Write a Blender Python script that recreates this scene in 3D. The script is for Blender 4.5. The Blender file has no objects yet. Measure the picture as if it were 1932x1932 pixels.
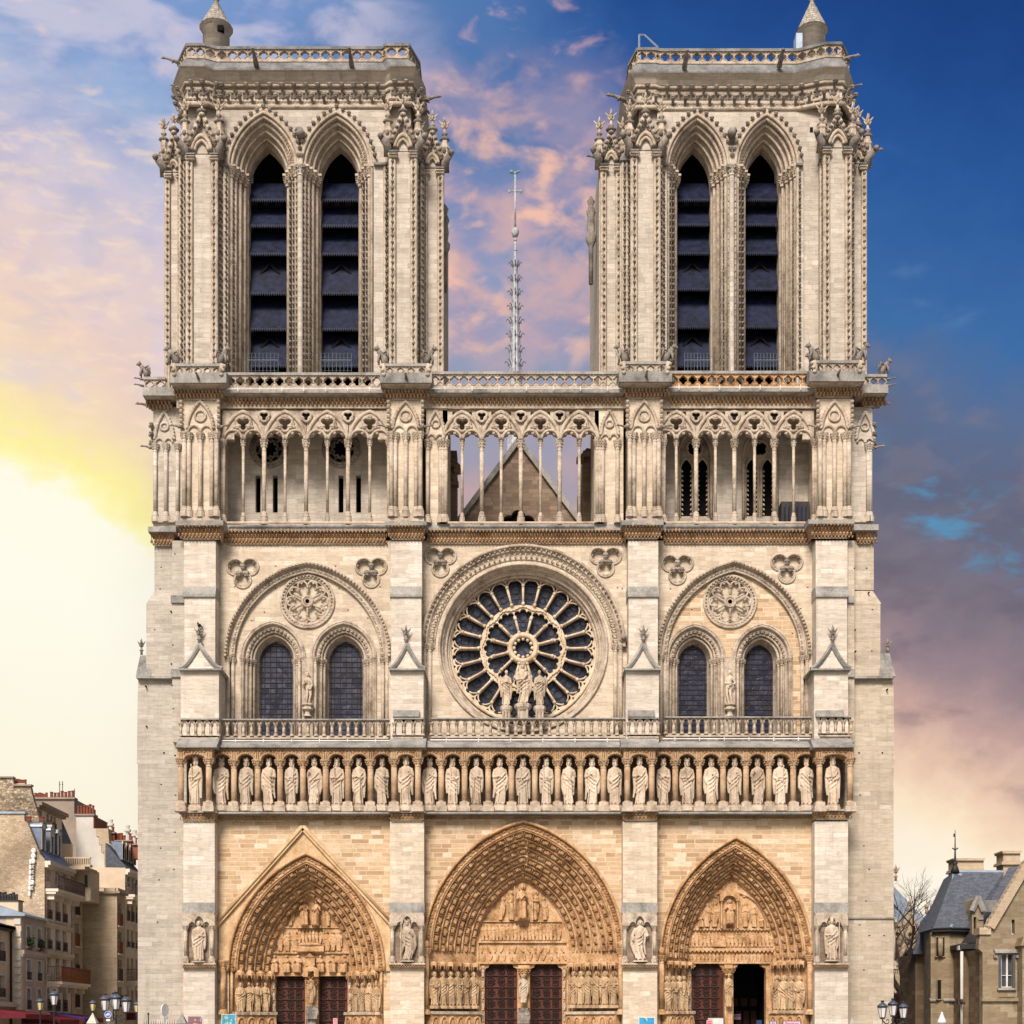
import bpy, math, random
from mathutils import Vector, Matrix
from mathutils.geometry import tessellate_polygon
PI = math.pi
R = math.radians
SC = bpy.context.scene
COL = SC.collection
# ---------------------------------------------------------------- survey: facade plane units -> metres
S = 60.0 / 1932.0          # metres per survey unit on the main facade plane (Y = 0)
D = 85.0                   # distance of the photographer from that plane
EYE = 1.9
HOR = 1940.0
def k_(d): return S * (D + d) / D
def WX(px, d=0.0): return (px - 966.0) * k_(d)
def WZ(py, d=0.0): return EYE + (HOR - py) * k_(d)
def W(px, py, d=0.0): return Vector((WX(px, d), d, WZ(py, d)))

# ---------------------------------------------------------------- mesh builder
class MB:
    def __init__(self):
        self.v = []; self.f = []; self.m = []; self.s = []; self.cur = 0; self.sm = False
    def mat(self, i): self.cur = i; return self
    def smooth(self, b=True): self.sm = b; return self
    def add(self, vs, fs):
        o = len(self.v)
        self.v.extend(tuple(p) for p in vs)
        for f in fs:
            self.f.append(tuple(i + o for i in f)); self.m.append(self.cur); self.s.append(self.sm)
    def box(self, x0, x1, y0, y1, z0, z1):
        if x0 > x1: x0, x1 = x1, x0
        if y0 > y1: y0, y1 = y1, y0
        if z0 > z1: z0, z1 = z1, z0
        vs = [(x0,y0,z0),(x1,y0,z0),(x1,y1,z0),(x0,y1,z0),(x0,y0,z1),(x1,y0,z1),(x1,y1,z1),(x0,y1,z1)]
        self.add(vs, [(0,3,2,1),(4,5,6,7),(0,1,5,4),(1,2,6,5),(2,3,7,6),(3,0,4,7)])
    def ubox(self, a, b, c, e, d0, d1):          # survey rect (x0,y0)-(x1,y1) measured at its front face d0
        self.box(WX(a,d0), WX(c,d0), d0, d1, WZ(b,d0), WZ(e,d0))
    def loft(self, rows, close=False, caps=False):
        n = len(rows[0]); vs = [p for r in rows for p in r]; fs = []
        for i in range(len(rows)-1):
            for j in range(n if close else n-1):
                a = i*n+j; b = i*n+(j+1) % n
                fs.append((a, b, b+n, a+n))
        if caps:
            fs.append(tuple(range(n-1,-1,-1))); fs.append(tuple(range((len(rows)-1)*n, len(rows)*n)))
        self.add(vs, fs)
    def lathe(self, c, prof, n=10, sx=1.0, sy=1.0, a0=0.0, caps=True):   # prof: [(r, z)]
        rows = []
        for r, z in prof:
            rows.append([(c[0]+r*sx*math.cos(a0+2*PI*i/n), c[1]+r*sy*math.sin(a0+2*PI*i/n), c[2]+z) for i in range(n)])
        self.loft(rows, True, caps)
    def tube(self, pts, r, n=6, caps=True):      # r: number or list
        pts = [Vector(p) for p in pts]; rows = []
        up = None
        for i, p in enumerate(pts):
            t = (pts[min(i+1, len(pts)-1)] - pts[max(i-1, 0)])
            if t.length < 1e-9: t = Vector((0,0,1))
            t.normalize()
            if up is None:
                up = Vector((0,-1,0)) if abs(t.y) < .9 else Vector((0,0,1))
            a = (up - t*up.dot(t))
            if a.length < 1e-4: a = t.orthogonal()
            a.normalize(); up = a
            b = t.cross(a)
            rr = r[i] if isinstance(r, (list, tuple)) else r
            rows.append([p + a*rr*math.cos(2*PI*j/n) + b*rr*math.sin(2*PI*j/n) for j in range(n)])
        self.loft(rows, True, caps)
    def ell(self, c, rx, ry, rz, n=6, m=4, rot=None):
        vs = []; fs = []
        for i in range(m+1):
            t = PI*i/m
            for j in range(n):
                a = 2*PI*(j + .5*(i % 2))/n
                p = Vector((rx*math.sin(t)*math.cos(a), ry*math.sin(t)*math.sin(a), rz*math.cos(t)))
                if rot: p = rot @ p
                vs.append((c[0]+p[0], c[1]+p[1], c[2]+p[2]))
        for i in range(m):
            for j in range(n):
                a = i*n+j; b = i*n+(j+1) % n
                fs.append((a, a+n, b+n, b))
        self.add(vs, fs)
    def bar(self, p, q, w, h):                   # rectangular bar from p to q, w across, h deep (along Y)
        p = Vector(p); q = Vector(q); t = (q-p).normalized()
        b = Vector((0,1,0)); a = t.cross(b)
        if a.length < .01: b = Vector((0,0,1)); a = t.cross(b)
        a.normalize(); b = a.cross(t).normalized()
        rows = [[c + a*w/2 + b*h/2, c - a*w/2 + b*h/2, c - a*w/2 - b*h/2, c + a*w/2 - b*h/2] for c in (p, q)]
        self.loft(rows, True, True)
    def plate(self, outer, holes=(), y0=0.0, y1=0.3, back=True):   # XZ polygons in metres, extruded y0..y1
        loops = [[Vector((p[0], 0, p[1])) for p in l] for l in [outer]+list(holes)]
        tris = tessellate_polygon([[Vector((p.x, p.z, 0)) for p in l] for l in loops])
        flat = [p for l in loops for p in l]
        self.add([(p.x, y0, p.z) for p in flat], [self._o(flat, t) for t in tris])
        if back: self.add([(p.x, y1, p.z) for p in flat], [self._o(flat, t)[::-1] for t in tris])
        for l in loops:
            n = len(l)
            self.add([(p.x, y0, p.z) for p in l] + [(p.x, y1, p.z) for p in l],
                     [(i, (i+1) % n, (i+1) % n+n, i+n) for i in range(n)])
    def _o(self, flat, t):
        a, b, c = (flat[i] for i in t)
        cr = (b.x-a.x)*(c.z-a.z) - (b.z-a.z)*(c.x-a.x)
        return tuple(t) if cr > 0 else tuple(t)[::-1]
    def uplate(self, outer, holes, d0, d1, back=True):
        f = lambda l: [(WX(p[0], d0), WZ(p[1], d0)) for p in l]
        self.plate(f(outer), [f(h) for h in holes], d0, d1, back)
    def build(self, name, mats, parent=None, loc=None):
        me = bpy.data.meshes.new(name)
        me.from_pydata(self.v, [], self.f)
        if not isinstance(mats, (list, tuple)): mats = [mats]
        for m in mats: me.materials.append(m)
        me.polygons.foreach_set('material_index', self.m)
        me.polygons.foreach_set('use_smooth', self.s)
        me.update()
        o = bpy.data.objects.new(name, me); COL.objects.link(o)
        if parent is not None: o.parent = parent; o.matrix_parent_inverse = Matrix.Translation(-pw(parent))
        if loc is not None: o.location = loc
        return o
def pw(o):
    v = Vector((0,0,0))
    while o is not None:
        v = v + o.location; o = o.parent if o.parent else None
        break
    return v
def tag(o, label=None, cat=None, group=None, kind=None):
    if label: o['label'] = label
    if cat: o['category'] = cat
    if group: o['group'] = group
    if kind: o['kind'] = kind
    return o
def empty(name, loc, label, cat, group=None):
    o = bpy.data.objects.new(name, None); COL.objects.link(o); o.location = loc
    o.empty_display_size = .3
    return tag(o, label, cat, group)
def clone(o, parent=None, loc=None, scale=None, rz=None):
    c = o.copy(); COL.objects.link(c)
    if parent is not None: c.parent = parent
    if loc is not None: c.location = loc
    if scale is not None: c.scale = scale
    if rz is not None: c.rotation_euler = (0,0,rz)
    for ch in list(o.children): clone(ch, c)
    return c

# ---------------------------------------------------------------- 2D outlines (survey units, y down)
def foil(cx, cy, n, a, r, rot=0.0, seg=48, rmin=0.0):
    pts = []
    for i in range(seg):
        t = 2*PI*i/seg; best = rmin
        for k in range(n):
            q = rot + 2*PI*k/n; dlt = t-q
            s = a*math.sin(dlt)
            if abs(s) <= r:
                v = a*math.cos(dlt) + math.sqrt(r*r-s*s)
                best = max(best, v)
        pts.append((cx + best*math.cos(t), cy - best*math.sin(t)))
    return pts
def circ(cx, cy, r, seg=24): return [(cx+r*math.cos(2*PI*i/seg), cy-r*math.sin(2*PI*i/seg)) for i in range(seg)]
def arch_pts(cx, ys, w, h, t=0.0, n=12, leg=None):
    """pointed arch left springing -> apex -> right springing; inset t; optional straight legs down to y=leg"""
    Rr = (w*w + h*h)/(2*w); r = Rr - t; c = Rr - w         # centre offset to the right for the left arc
    ca = max(-1.0, min(1.0, -c/r)); phi = math.acos(ca)    # angle at apex
    L = []
    for i in range(n+1):
        a = PI + (phi-PI)*i/n
        L.append((cx + c + r*math.cos(a), ys - r*math.sin(a)))
    Rt = [(2*cx-p[0], p[1]) for p in L[::-1]][1:]
    out = L+Rt
    if leg is not None: out = [(out[0][0], leg)] + out + [(out[-1][0], leg)]
    return out
def arch_loft(mb, cx, ys, w, h, prof, d_ref, n=14, leg=None):
    """stepped moulding swept along a pointed arch; prof: (inset survey units, depth metres relative to d_ref)"""
    rows = []
    for t, dd in prof:
        P2 = arch_pts(cx, ys, w, h, t, n, leg)
        rows.append([(WX(p[0], d_ref), d_ref+dd, WZ(p[1], d_ref)) for p in P2])
    mb.loft(rows[::-1])
def arch_tube(mb, cx, ys, w, h, t, dd, r, d_ref, n=14, leg=None, sides=6):
    P2 = arch_pts(cx, ys, w, h, t, n, leg)
    mb.tube([(WX(p[0], d_ref), d_ref+dd, WZ(p[1], d_ref)) for p in P2], r, sides)
def arch_walk(cx, ys, w, h, t, step, leg=None):
    """evenly spaced points (x, y, tangent angle) along the arch, survey units"""
    P2 = arch_pts(cx, ys, w, h, t, 24, leg); out = []
    seg = [math.dist(P2[i], P2[i+1]) for i in range(len(P2)-1)]; tot = sum(seg)
    n = max(2, round(tot/step)); i = 0; acc = 0
    for k in range(n):
        s = (k+.5)*tot/n
        while acc+seg[i] < s: acc += seg[i]; i += 1
        f = (s-acc)/seg[i]; a, b = P2[i], P2[i+1]
        out.append((a[0]+(b[0]-a[0])*f, a[1]+(b[1]-a[1])*f, math.atan2(-(b[1]-a[1]), b[0]-a[0])))
    return out

# ---------------------------------------------------------------- small carved pieces
def hook(mb, p, s, up=1):                 # a crocket: stalk with a curled bud
    x, y, z = p
    mb.tube([(x, y+s*.5, z-s*.7*up), (x, y-s*.15, z-s*.25*up), (x, y-s*.55, z+s*.1*up)], [s*.22, s*.25, s*.3], 5, False)
    mb.ell((x, y-s*.62, z+s*.22*up), s*.42, s*.36, s*.34, 6, 4)
def knob(mb, p, s): mb.ell(p, s, s, s*.9, 6, 4)
def capital(mb, x, y, ztop, r, h, n=8, sq=True):
    mb.smooth()
    mb.lathe((x, y, ztop-h), [(r*1.02,0),(r*1.22,h*.04),(r*1.0,h*.08),(r*1.08,h*.3),(r*1.5,h*.62),(r*1.62,h*.7)], n)
    for k in range(8):
        a = 2*PI*(k+.5)/8
        for zz, rr in ((.42, 1.35), (.66, 1.72)):
            mb.ell((x+r*rr*math.cos(a), y+r*rr*math.sin(a), ztop-h+h*zz), r*.3, r*.3, h*.09, 5, 3)
    mb.smooth(False)
    b = r*1.85
    mb.lathe((x, y, ztop-h*.26), [(b*.92,0),(b*1.04,h*.07),(b*1.04,h*.14),(b*1.12,h*.17),(b*1.12,h*.26)], 8, a0=PI/8)
def colbase(mb, x, y, z0, r, h):
    mb.lathe((x, y, z0), [(r*1.9,0),(r*1.9,h*.5),(r*1.75,h*.55)], 8, a0=PI/8)
    mb.smooth(); mb.lathe((x, y, z0+h*.55), [(r*1.7,0),(r*1.75,h*.1),(r*1.35,h*.2),(r*1.3,h*.28),(r*1.4,h*.34),(r*1.02,h*.45)], 10); mb.smooth(False)
def column(mb, x, y, z0, z1, r, hb=.5, hc=.6, n=10):
    colbase(mb, x, y, z0, r, hb)
    mb.smooth(); mb.lathe((x, y, 0), [(r, z0+hb*.9), (r, z1-hc*.97)], n); mb.smooth(False)
    capital(mb, x, y, z1, r, hc)
def ucolumn(mb, px, y0, y1, d, r, hb=.5, hc=.6, n=10):
    column(mb, WX(px,d), d, WZ(y1,d), WZ(y0,d), r, hb, hc, n)
def frieze(mb, px0, px1, py0, py1, d, step=9.0, kind=0, out=.22, rnd=None):
    """a carved band between y=py0 (top) and py1: curled leaves on a cavetto; d is the face it sits on"""
    n = max(1, int(round((px1-px0)/step))); h = (py1-py0)*k_(d)
    for i in range(n):
        px = px0 + (i+.5)*(px1-px0)/n; x = WX(px, d); zt = WZ(py0, d); w = (px1-px0)/n*k_(d)
        j = random.uniform(.88, 1.12)
        if kind == 0:      # hooks above, leaves below
            mb.tube([(x, d, zt-h*.62), (x, d-out*.4, zt-h*.35), (x, d-out*.9, zt-h*.12)], [w*.1, w*.13, w*.2], 5, False)
            mb.ell((x, d-out*j, zt-h*.14), w*.3*j, w*.26, h*.16, 6, 4)
            mb.ell((x+w*.5, d-out*.25, zt-h*.42), w*.24, out*.5, h*.14, 6, 4)
            mb.ell((x, d-out*.2, zt-h*.72), w*.4, out*.42, h*.14, 6, 4)
            mb.ell((x+w*.5, d-out*.12, zt-h*.9), w*.3, out*.4, h*.1, 5, 3)
        elif kind == 1:    # rolling leaves
            mb.ell((x, d-out*.5, zt-h*.3), w*.4*j, out*.6, h*.28, 6, 4)
            mb.ell((x+w*.5, d-out*.3, zt-h*.68), w*.36*j, out*.6, h*.26, 6, 4)
            mb.ell((x+w*.25, d-out*.7, zt-h*.5), w*.14, out*.4, h*.12, 5, 3)
        elif kind == 2:    # guilloche: rings
            mb.ell((x, d-out*.2, zt-h*.25), w*.42, out*.4, h*.2, 6, 3)
            pts = [(x+w*.46*math.cos(a), d-out*.3, zt-h*.72+h*.2*math.sin(a)) for a in [2*PI*q/8 for q in range(9)]]
            mb.tube(pts, h*.05, 4, False)
# ---------------------------------------------------------------- materials
def newmat(name):
    m = bpy.data.materials.new(name); m.use_nodes = True; nt = m.node_tree
    b = nt.nodes['Principled BSDF']; return m, nt, b
def N(nt, t, **kw):
    n = nt.nodes.new(t)
    for k, v in kw.items():
        if k.startswith('i_'): n.inputs[k[2:].replace('_', ' ')].default_value = v
        else: setattr(n, k, v)
    return n
def ramp(nt, stops, interp='LINEAR'):
    r = nt.nodes.new('ShaderNodeValToRGB'); e = r.color_ramp; e.interpolation = interp
    while len(e.elements) > 1: e.elements.remove(e.elements[-1])
    e.elements[0].position = stops[0][0]; e.elements[0].color = (*stops[0][1], 1)
    for p, c in stops[1:]:
        q = e.elements.new(p); q.color = (*c, 1)
    return r
def mth(nt, op, a, b=None, c=None):
    n = nt.nodes.new('ShaderNodeMath'); n.operation = op
    for i, v in enumerate((a, b, c)):
        if v is None: continue
        if isinstance(v, (int, float)): n.inputs[i].default_value = v
        else: nt.links.new(v, n.inputs[i])
    return n.outputs[0]
def mixc(nt, fac, a, b, blend='MIX'):
    n = nt.nodes.new('ShaderNodeMix'); n.data_type = 'RGBA'; n.blend_type = blend
    for s, v in ((n.inputs[0], fac), (n.inputs[6], a), (n.inputs[7], b)):
        if isinstance(v, (int, float)): s.default_value = v
        elif isinstance(v, tuple): s.default_value = (*v, 1)
        else: nt.links.new(v, s)
    return n.outputs[2]
def wallcoords(nt):
    g = N(nt, 'ShaderNodeNewGeometry'); sp = N(nt, 'ShaderNodeSeparateXYZ'); sn = N(nt, 'ShaderNodeSeparateXYZ')
    nt.links.new(g.outputs['Position'], sp.inputs[0]); nt.links.new(g.outputs['Normal'], sn.inputs[0])
    side = mth(nt, 'GREATER_THAN', mth(nt, 'ABSOLUTE', sn.outputs[0]), .72)
    u = mth(nt, 'ADD', mth(nt, 'MULTIPLY', sp.outputs[0], mth(nt, 'SUBTRACT', 1.0, side)), mth(nt, 'MULTIPLY', mth(nt, 'ADD', sp.outputs[1], 3.37), side))
    return g, u, sp.outputs[2]
def ashlar(name, stops, bw=.8, bh=.27, mortar=(.5,.43,.33), msz=.018, stain=.25, stain_col=(.16,.13,.1), bump=.25, streak=.35, mfac=.75, flat=.32):
    """coursed limestone: every block its own tone, joints, weather stains and streaks"""
    m, nt, b = newmat(name); L = nt.links.new
    g, u, v = wallcoords(nt)
    row = mth(nt, 'FLOOR', mth(nt, 'DIVIDE', v, bh))
    wn = N(nt, 'ShaderNodeTexWhiteNoise', noise_dimensions='1D'); L(row, wn.inputs['W'])
    wl = mth(nt, 'ADD', .75, mth(nt, 'MULTIPLY', mth(nt, 'FRACT', mth(nt, 'MULTIPLY', wn.outputs[0], 7.31)), .6))
    u2 = mth(nt, 'MULTIPLY', mth(nt, 'ADD', u, mth(nt, 'MULTIPLY', wn.outputs[0], 9.0)), wl)
    nz = N(nt, 'ShaderNodeTexNoise', noise_dimensions='2D', i_Scale=.9, i_Detail=1.0)
    cb = N(nt, 'ShaderNodeCombineXYZ'); L(u2, cb.inputs[0]); L(mth(nt, 'MULTIPLY', row, 3.7), cb.inputs[1]); L(cb.outputs[0], nz.inputs['Vector'])
    u3 = mth(nt, 'ADD', u2, mth(nt, 'MULTIPLY', nz.outputs[0], bw*1.1))
    c2 = N(nt, 'ShaderNodeCombineXYZ'); L(u3, c2.inputs[0]); L(v, c2.inputs[1])
    br = N(nt, 'ShaderNodeTexBrick', offset=0.0, squash=1.0)
    br.inputs['Color1'].default_value = (0,0,0,1); br.inputs['Color2'].default_value = (1,1,1,1); br.inputs['Mortar'].default_value = (.5,.5,.5,1)
    br.inputs['Scale'].default_value = 1.0; br.inputs['Mortar Size'].default_value = msz; br.inputs['Mortar Smooth'].default_value = .3
    br.inputs['Brick Width'].default_value = bw; br.inputs['Row Height'].default_value = bh
    L(c2.outputs[0], br.inputs['Vector'])
    cell = N(nt, 'ShaderNodeCombineXYZ'); L(mth(nt, 'FLOOR', mth(nt, 'DIVIDE', u3, bw)), cell.inputs[0]); L(row, cell.inputs[1])
    w2 = N(nt, 'ShaderNodeTexWhiteNoise', noise_dimensions='2D'); L(cell.outputs[0], w2.inputs['Vector'])
    mid_ = stops[len(stops)//2][1]; stops = [(p_, tuple(c_*(1-flat)+m_*flat for c_, m_ in zip(cc, mid_))) for p_, cc in stops]
    rp = ramp(nt, stops); L(w2.outputs[0], rp.inputs[0])
    # grain and bedding inside the blocks
    mp = N(nt, 'ShaderNodeMapping'); mp.inputs['Scale'].default_value = (1.4, 1.4, 7.0); L(g.outputs['Position'], mp.inputs[0])
    gr = N(nt, 'ShaderNodeTexNoise', i_Scale=1.6, i_Detail=6.0, i_Roughness=.65); L(mp.outputs[0], gr.inputs['Vector'])
    grr = ramp(nt, [(.28, (.72,.69,.66)), (.5, (1,1,1)), (.75, (1.12,1.11,1.08))]); L(gr.outputs[0], grr.inputs[0])
    c = mixc(nt, 1.0, rp.outputs[0], grr.outputs[0], 'MULTIPLY')
    c = mixc(nt, mth(nt, 'MULTIPLY', br.outputs['Fac'], mfac), c, mortar)
    # soot and lichen patches, rain streaks
    s1 = N(nt, 'ShaderNodeTexNoise', i_Scale=.16, i_Detail=7.0, i_Roughness=.62); L(g.outputs['Position'], s1.inputs['Vector'])
    sr = ramp(nt, [(.48, (0,0,0)), (.72, (1,1,1))]); L(s1.outputs[0], sr.inputs[0])
    c = mixc(nt, mth(nt, 'MULTIPLY', sr.outputs[0], stain), c, mixc(nt, .5, stain_col, c))
    m3 = N(nt, 'ShaderNodeMapping'); m3.inputs['Scale'].default_value = (2.6, 2.6, .13); L(g.outputs['Position'], m3.inputs[0])
    s3 = N(nt, 'ShaderNodeTexNoise', i_Scale=1.0, i_Detail=5.0, i_Roughness=.7); L(m3.outputs[0], s3.inputs['Vector'])
    sr3 = ramp(nt, [(.48, (0,0,0)), (.74, (1,1,1))]); L(s3.outputs[0], sr3.inputs[0])
    c = mixc(nt, mth(nt, 'MULTIPLY', sr3.outputs[0], streak), c, mixc(nt, .6, stain_col, c))
    L(c, b.inputs['Base Color']); b.inputs['Roughness'].default_value = .93; b.inputs['Specular IOR Level'].default_value = .2
    bp = N(nt, 'ShaderNodeBump', i_Strength=bump, i_Distance=.03)
    hgt = mth(nt, 'ADD', mth(nt, 'MULTIPLY', gr.outputs[0], .8), mth(nt, 'MULTIPLY', br.outputs['Fac'], -.6))
    L(hgt, bp.inputs['Height']); L(bp.outputs[0], b.inputs['Normal'])
    return m
def carved(name, base, dark, light, sc=1.2, amount=.5, bump=.4):
    """stone worked into mouldings and figures: patina patches, pale rubbed areas, fine grain"""
    m, nt, b = newmat(name); L = nt.links.new
    g = N(nt, 'ShaderNodeNewGeometry')
    a = N(nt, 'ShaderNodeTexNoise', i_Scale=sc, i_Detail=8.0, i_Roughness=.68); L(g.outputs['Position'], a.inputs['Vector'])
    r1 = ramp(nt, [(.3, dark), (.5, base), (.72, light)]); L(a.outputs[0], r1.inputs[0])
    f = N(nt, 'ShaderNodeTexNoise', i_Scale=9.0, i_Detail=4.0, i_Roughness=.6); L(g.outputs['Position'], f.inputs['Vector'])
    r2 = ramp(nt, [(.35, (.66,.62,.58)), (.6, (1.06,1.05,1.03))]); L(f.outputs[0], r2.inputs[0])
    c = mixc(nt, amount, r1.outputs[0], mixc(nt, 1.0, r1.outputs[0], r2.outputs[0], 'MULTIPLY'))
    mp = N(nt, 'ShaderNodeMapping'); mp.inputs['Scale'].default_value = (3.1, 3.1, .2); L(g.outputs['Position'], mp.inputs[0])
    s3 = N(nt, 'ShaderNodeTexNoise', i_Scale=1.0, i_Detail=4.0); L(mp.outputs[0], s3.inputs['Vector'])
    r3 = ramp(nt, [(.5, (0,0,0)), (.74, (1,1,1))]); L(s3.outputs[0], r3.inputs[0])
    c = mixc(nt, mth(nt, 'MULTIPLY', r3.outputs[0], .45), c, dark)
    if name.startswith('statue'):
        oi = N(nt, 'ShaderNodeObjectInfo'); r4 = ramp(nt, [(0, (.78,.76,.74)), (.5, (1,.98,.95)), (1, (1.1,1.08,1.06))]); L(oi.outputs['Random'], r4.inputs[0]); c = mixc(nt, 1.0, c, r4.outputs[0], 'MULTIPLY')
    L(c, b.inputs['Base Color']); b.inputs['Roughness'].default_value = .9; b.inputs['Specular IOR Level'].default_value = .2
    bp = N(nt, 'ShaderNodeBump', i_Strength=bump, i_Distance=.04); L(f.outputs[0], bp.inputs['Height']); L(bp.outputs[0], b.inputs['Normal'])
    return m
def plain(name, col, rough=.7, metal=0.0, var=.15, sc=2.0, emis=None, spec=.3):
    m, nt, b = newmat(name); L = nt.links.new
    g = N(nt, 'ShaderNodeNewGeometry')
    a = N(nt, 'ShaderNodeTexNoise', i_Scale=sc, i_Detail=6.0, i_Roughness=.65); L(g.outputs['Position'], a.inputs['Vector'])
    lo = tuple(x*(1-var*1.6) for x in col); hi = tuple(min(1, x*(1+var)) for x in col)
    r = ramp(nt, [(.3, lo), (.7, hi)]); L(a.outputs[0], r.inputs[0]); L(r.outputs[0], b.inputs['Base Color'])
    b.inputs['Roughness'].default_value = rough; b.inputs['Metallic'].default_value = metal; b.inputs['Specular IOR Level'].default_value = spec
    if emis: b.inputs['Emission Color'].default_value = (*emis[0], 1); b.inputs['Emission Strength'].default_value = emis[1]
    return m
M = {}
M['warm'] = ashlar('warm_limestone', [(0,(.36,.235,.135)),(.25,(.48,.335,.2)),(.5,(.56,.42,.27)),(.72,(.51,.365,.225)),(.9,(.61,.49,.34)),(1,(.7,.6,.46))], .78, .265, (.64,.53,.39), .022, .3, (.2,.14,.09), .25, .4, .75, .12)
M['cream'] = ashlar('cream_limestone', [(0,(.43,.35,.255)),(.3,(.53,.445,.335)),(.6,(.58,.49,.37)),(.85,(.62,.53,.41)),(1,(.7,.62,.51))], .8, .27, (.47,.39,.3), .013, .35, (.17,.13,.1), .25, .5)
M['pale'] = ashlar('pale_limestone', [(0,(.46,.4,.33)),(.3,(.55,.485,.4)),(.6,(.59,.525,.44)),(.85,(.63,.565,.48)),(1,(.72,.67,.6))], .85, .27, (.48,.42,.34), .013, .4, (.19,.15,.12), .25, .5)
M['grey'] = ashlar('grey_limestone', [(0,(.33,.295,.25)),(.3,(.42,.38,.325)),(.6,(.47,.425,.36)),(.85,(.44,.39,.32)),(1,(.55,.51,.455))], .95, .27, (.32,.28,.23), .012, .5, (.14,.12,.1), .25, .55)
M['tan'] = ashlar('tan_limestone', [(0,(.36,.3,.225)),(.3,(.46,.39,.3)),(.6,(.5,.43,.335)),(.85,(.48,.4,.3)),(1,(.58,.52,.43))], .95, .27, (.36,.3,.23), .012, .5, (.15,.12,.09), .25, .55)
M['tower'] = ashlar('tower_limestone', [(0,(.36,.315,.265)),(.3,(.46,.405,.34)),(.6,(.51,.45,.375)),(.85,(.53,.475,.4)),(1,(.61,.555,.485))], .8, .3, (.34,.295,.245), .012, .5, (.15,.125,.1), .25, .6)
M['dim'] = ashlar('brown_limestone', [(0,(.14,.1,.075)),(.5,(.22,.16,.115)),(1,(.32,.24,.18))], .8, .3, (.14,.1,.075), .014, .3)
M['carve'] = carved('carved_cream_stone', (.49,.41,.32), (.22,.17,.13), (.6,.53,.44), 1.5, .7)
M['tracery'] = carved('pale_tracery_stone', (.62,.5,.36), (.4,.29,.18), (.72,.62,.48), 1.3, .5)
M['galcol'] = carved('brown_shaft_stone', (.42,.29,.18), (.22,.13,.075), (.54,.41,.28), 1.3, .5)
M['tracery'] = carved('pale_tracery_stone', (.62,.5,.36), (.4,.29,.18), (.72,.62,.48), 1.3, .5)
M['galcol'] = carved('brown_shaft_stone', (.46,.32,.2), (.25,.15,.085), (.58,.44,.3), 1.3, .5)
M['carvew'] = carved('carved_ochre_stone', (.54,.335,.175), (.22,.115,.05), (.68,.49,.31), 1.3, .8)
M['gable'] = carved('gable_stone', (.55,.4,.245), (.34,.22,.12), (.66,.52,.36), 1.0, .5)
M['gable'] = carved('gable_stone', (.6,.42,.24), (.38,.25,.13), (.7,.53,.34), 1.0, .5)
M['carveo'] = carved('carved_brown_stone_figures', (.4,.23,.11), (.13,.065,.03), (.58,.39,.21), 1.3, .8)
M['carveg'] = carved('carved_grey_stone', (.25,.22,.19), (.1,.088,.078), (.42,.375,.32), 1.4, .7)
M['statue'] = carved('statue_stone', (.57,.475,.37), (.33,.25,.18), (.67,.59,.49), 1.1, .5)
M['statuew'] = carved('statue_ochre_stone', (.5,.36,.22), (.24,.15,.085), (.6,.47,.31), 1.1, .6)
M['ledged'] = carved('dark_weathered_stone', (.2,.2,.2), (.085,.087,.09), (.34,.33,.31), .7, .6)
M['ledge'] = carved('weathered_ledge_stone', (.31,.3,.275), (.13,.125,.12), (.44,.42,.38), .7, .6)
M['frz'] = carved('carved_brown_stone', (.43,.28,.16), (.2,.12,.065), (.55,.41,.27), 1.1, .7)
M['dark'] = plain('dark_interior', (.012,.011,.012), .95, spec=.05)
M['louver'] = plain('slate_louvre', (.008,.012,.036), .6, var=.6, sc=2.5, spec=.2)
M['glass'] = plain('leaded_glass', (.016,.022,.045), .35, var=.5, sc=1.5, spec=.3)
def leaded(name):
    m, nt, b = newmat(name); L = nt.links.new; g = N(nt, 'ShaderNodeNewGeometry')
    v = N(nt, 'ShaderNodeTexVoronoi', i_Scale=3.2); L(g.outputs['Position'], v.inputs['Vector']); sp = N(nt, 'ShaderNodeSeparateColor'); L(v.outputs['Color'], sp.inputs[0])
    r = ramp(nt, [(0, (.006,.009,.02)), (.5, (.012,.017,.038)), (.85, (.02,.026,.05)), (1, (.045,.052,.08))]); L(sp.outputs[0], r.inputs[0])
    n = N(nt, 'ShaderNodeTexNoise', i_Scale=1.2, i_Detail=4.0); L(g.outputs['Position'], n.inputs['Vector']); r2 = ramp(nt, [(.35, (.5,.5,.55)), (.65, (1.2,1.2,1.25))]); L(n.outputs[0], r2.inputs[0])
    L(mixc(nt, 1.0, r.outputs[0], r2.outputs[0], 'MULTIPLY'), b.inputs['Base Color']); L(mth(nt, 'ADD', .15, mth(nt, 'MULTIPLY', sp.outputs[1], .35)), b.inputs['Roughness'])
    bp = N(nt, 'ShaderNodeBump', i_Strength=.35, i_Distance=.05); L(sp.outputs[2], bp.inputs['Height']); L(bp.outputs[0], b.inputs['Normal']); b.inputs['Specular IOR Level'].default_value = .4; return m
M['glass'] = leaded('leaded_glass')
M['rust'] = plain('rusty_iron_bars', (.035,.018,.018), .8)
M['iron'] = plain('wrought_iron', (.03,.027,.028), .6)
M['ironm'] = plain('door_ironwork', (.03,.016,.013), .65)
M['door'] = plain('red_painted_wood', (.085,.02,.01), .6, var=.35, sc=1.2)
M['slate'] = ashlar('slate_roofing', [(0,(.075,.085,.105)),(.5,(.1,.112,.14)),(1,(.14,.155,.19))], .24, .11, (.05,.055,.07), .014, .35, (.22,.21,.2), .3, .5)
M['zinc'] = plain('zinc_sheet', (.3,.36,.44), .45, .3, .15)
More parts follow.
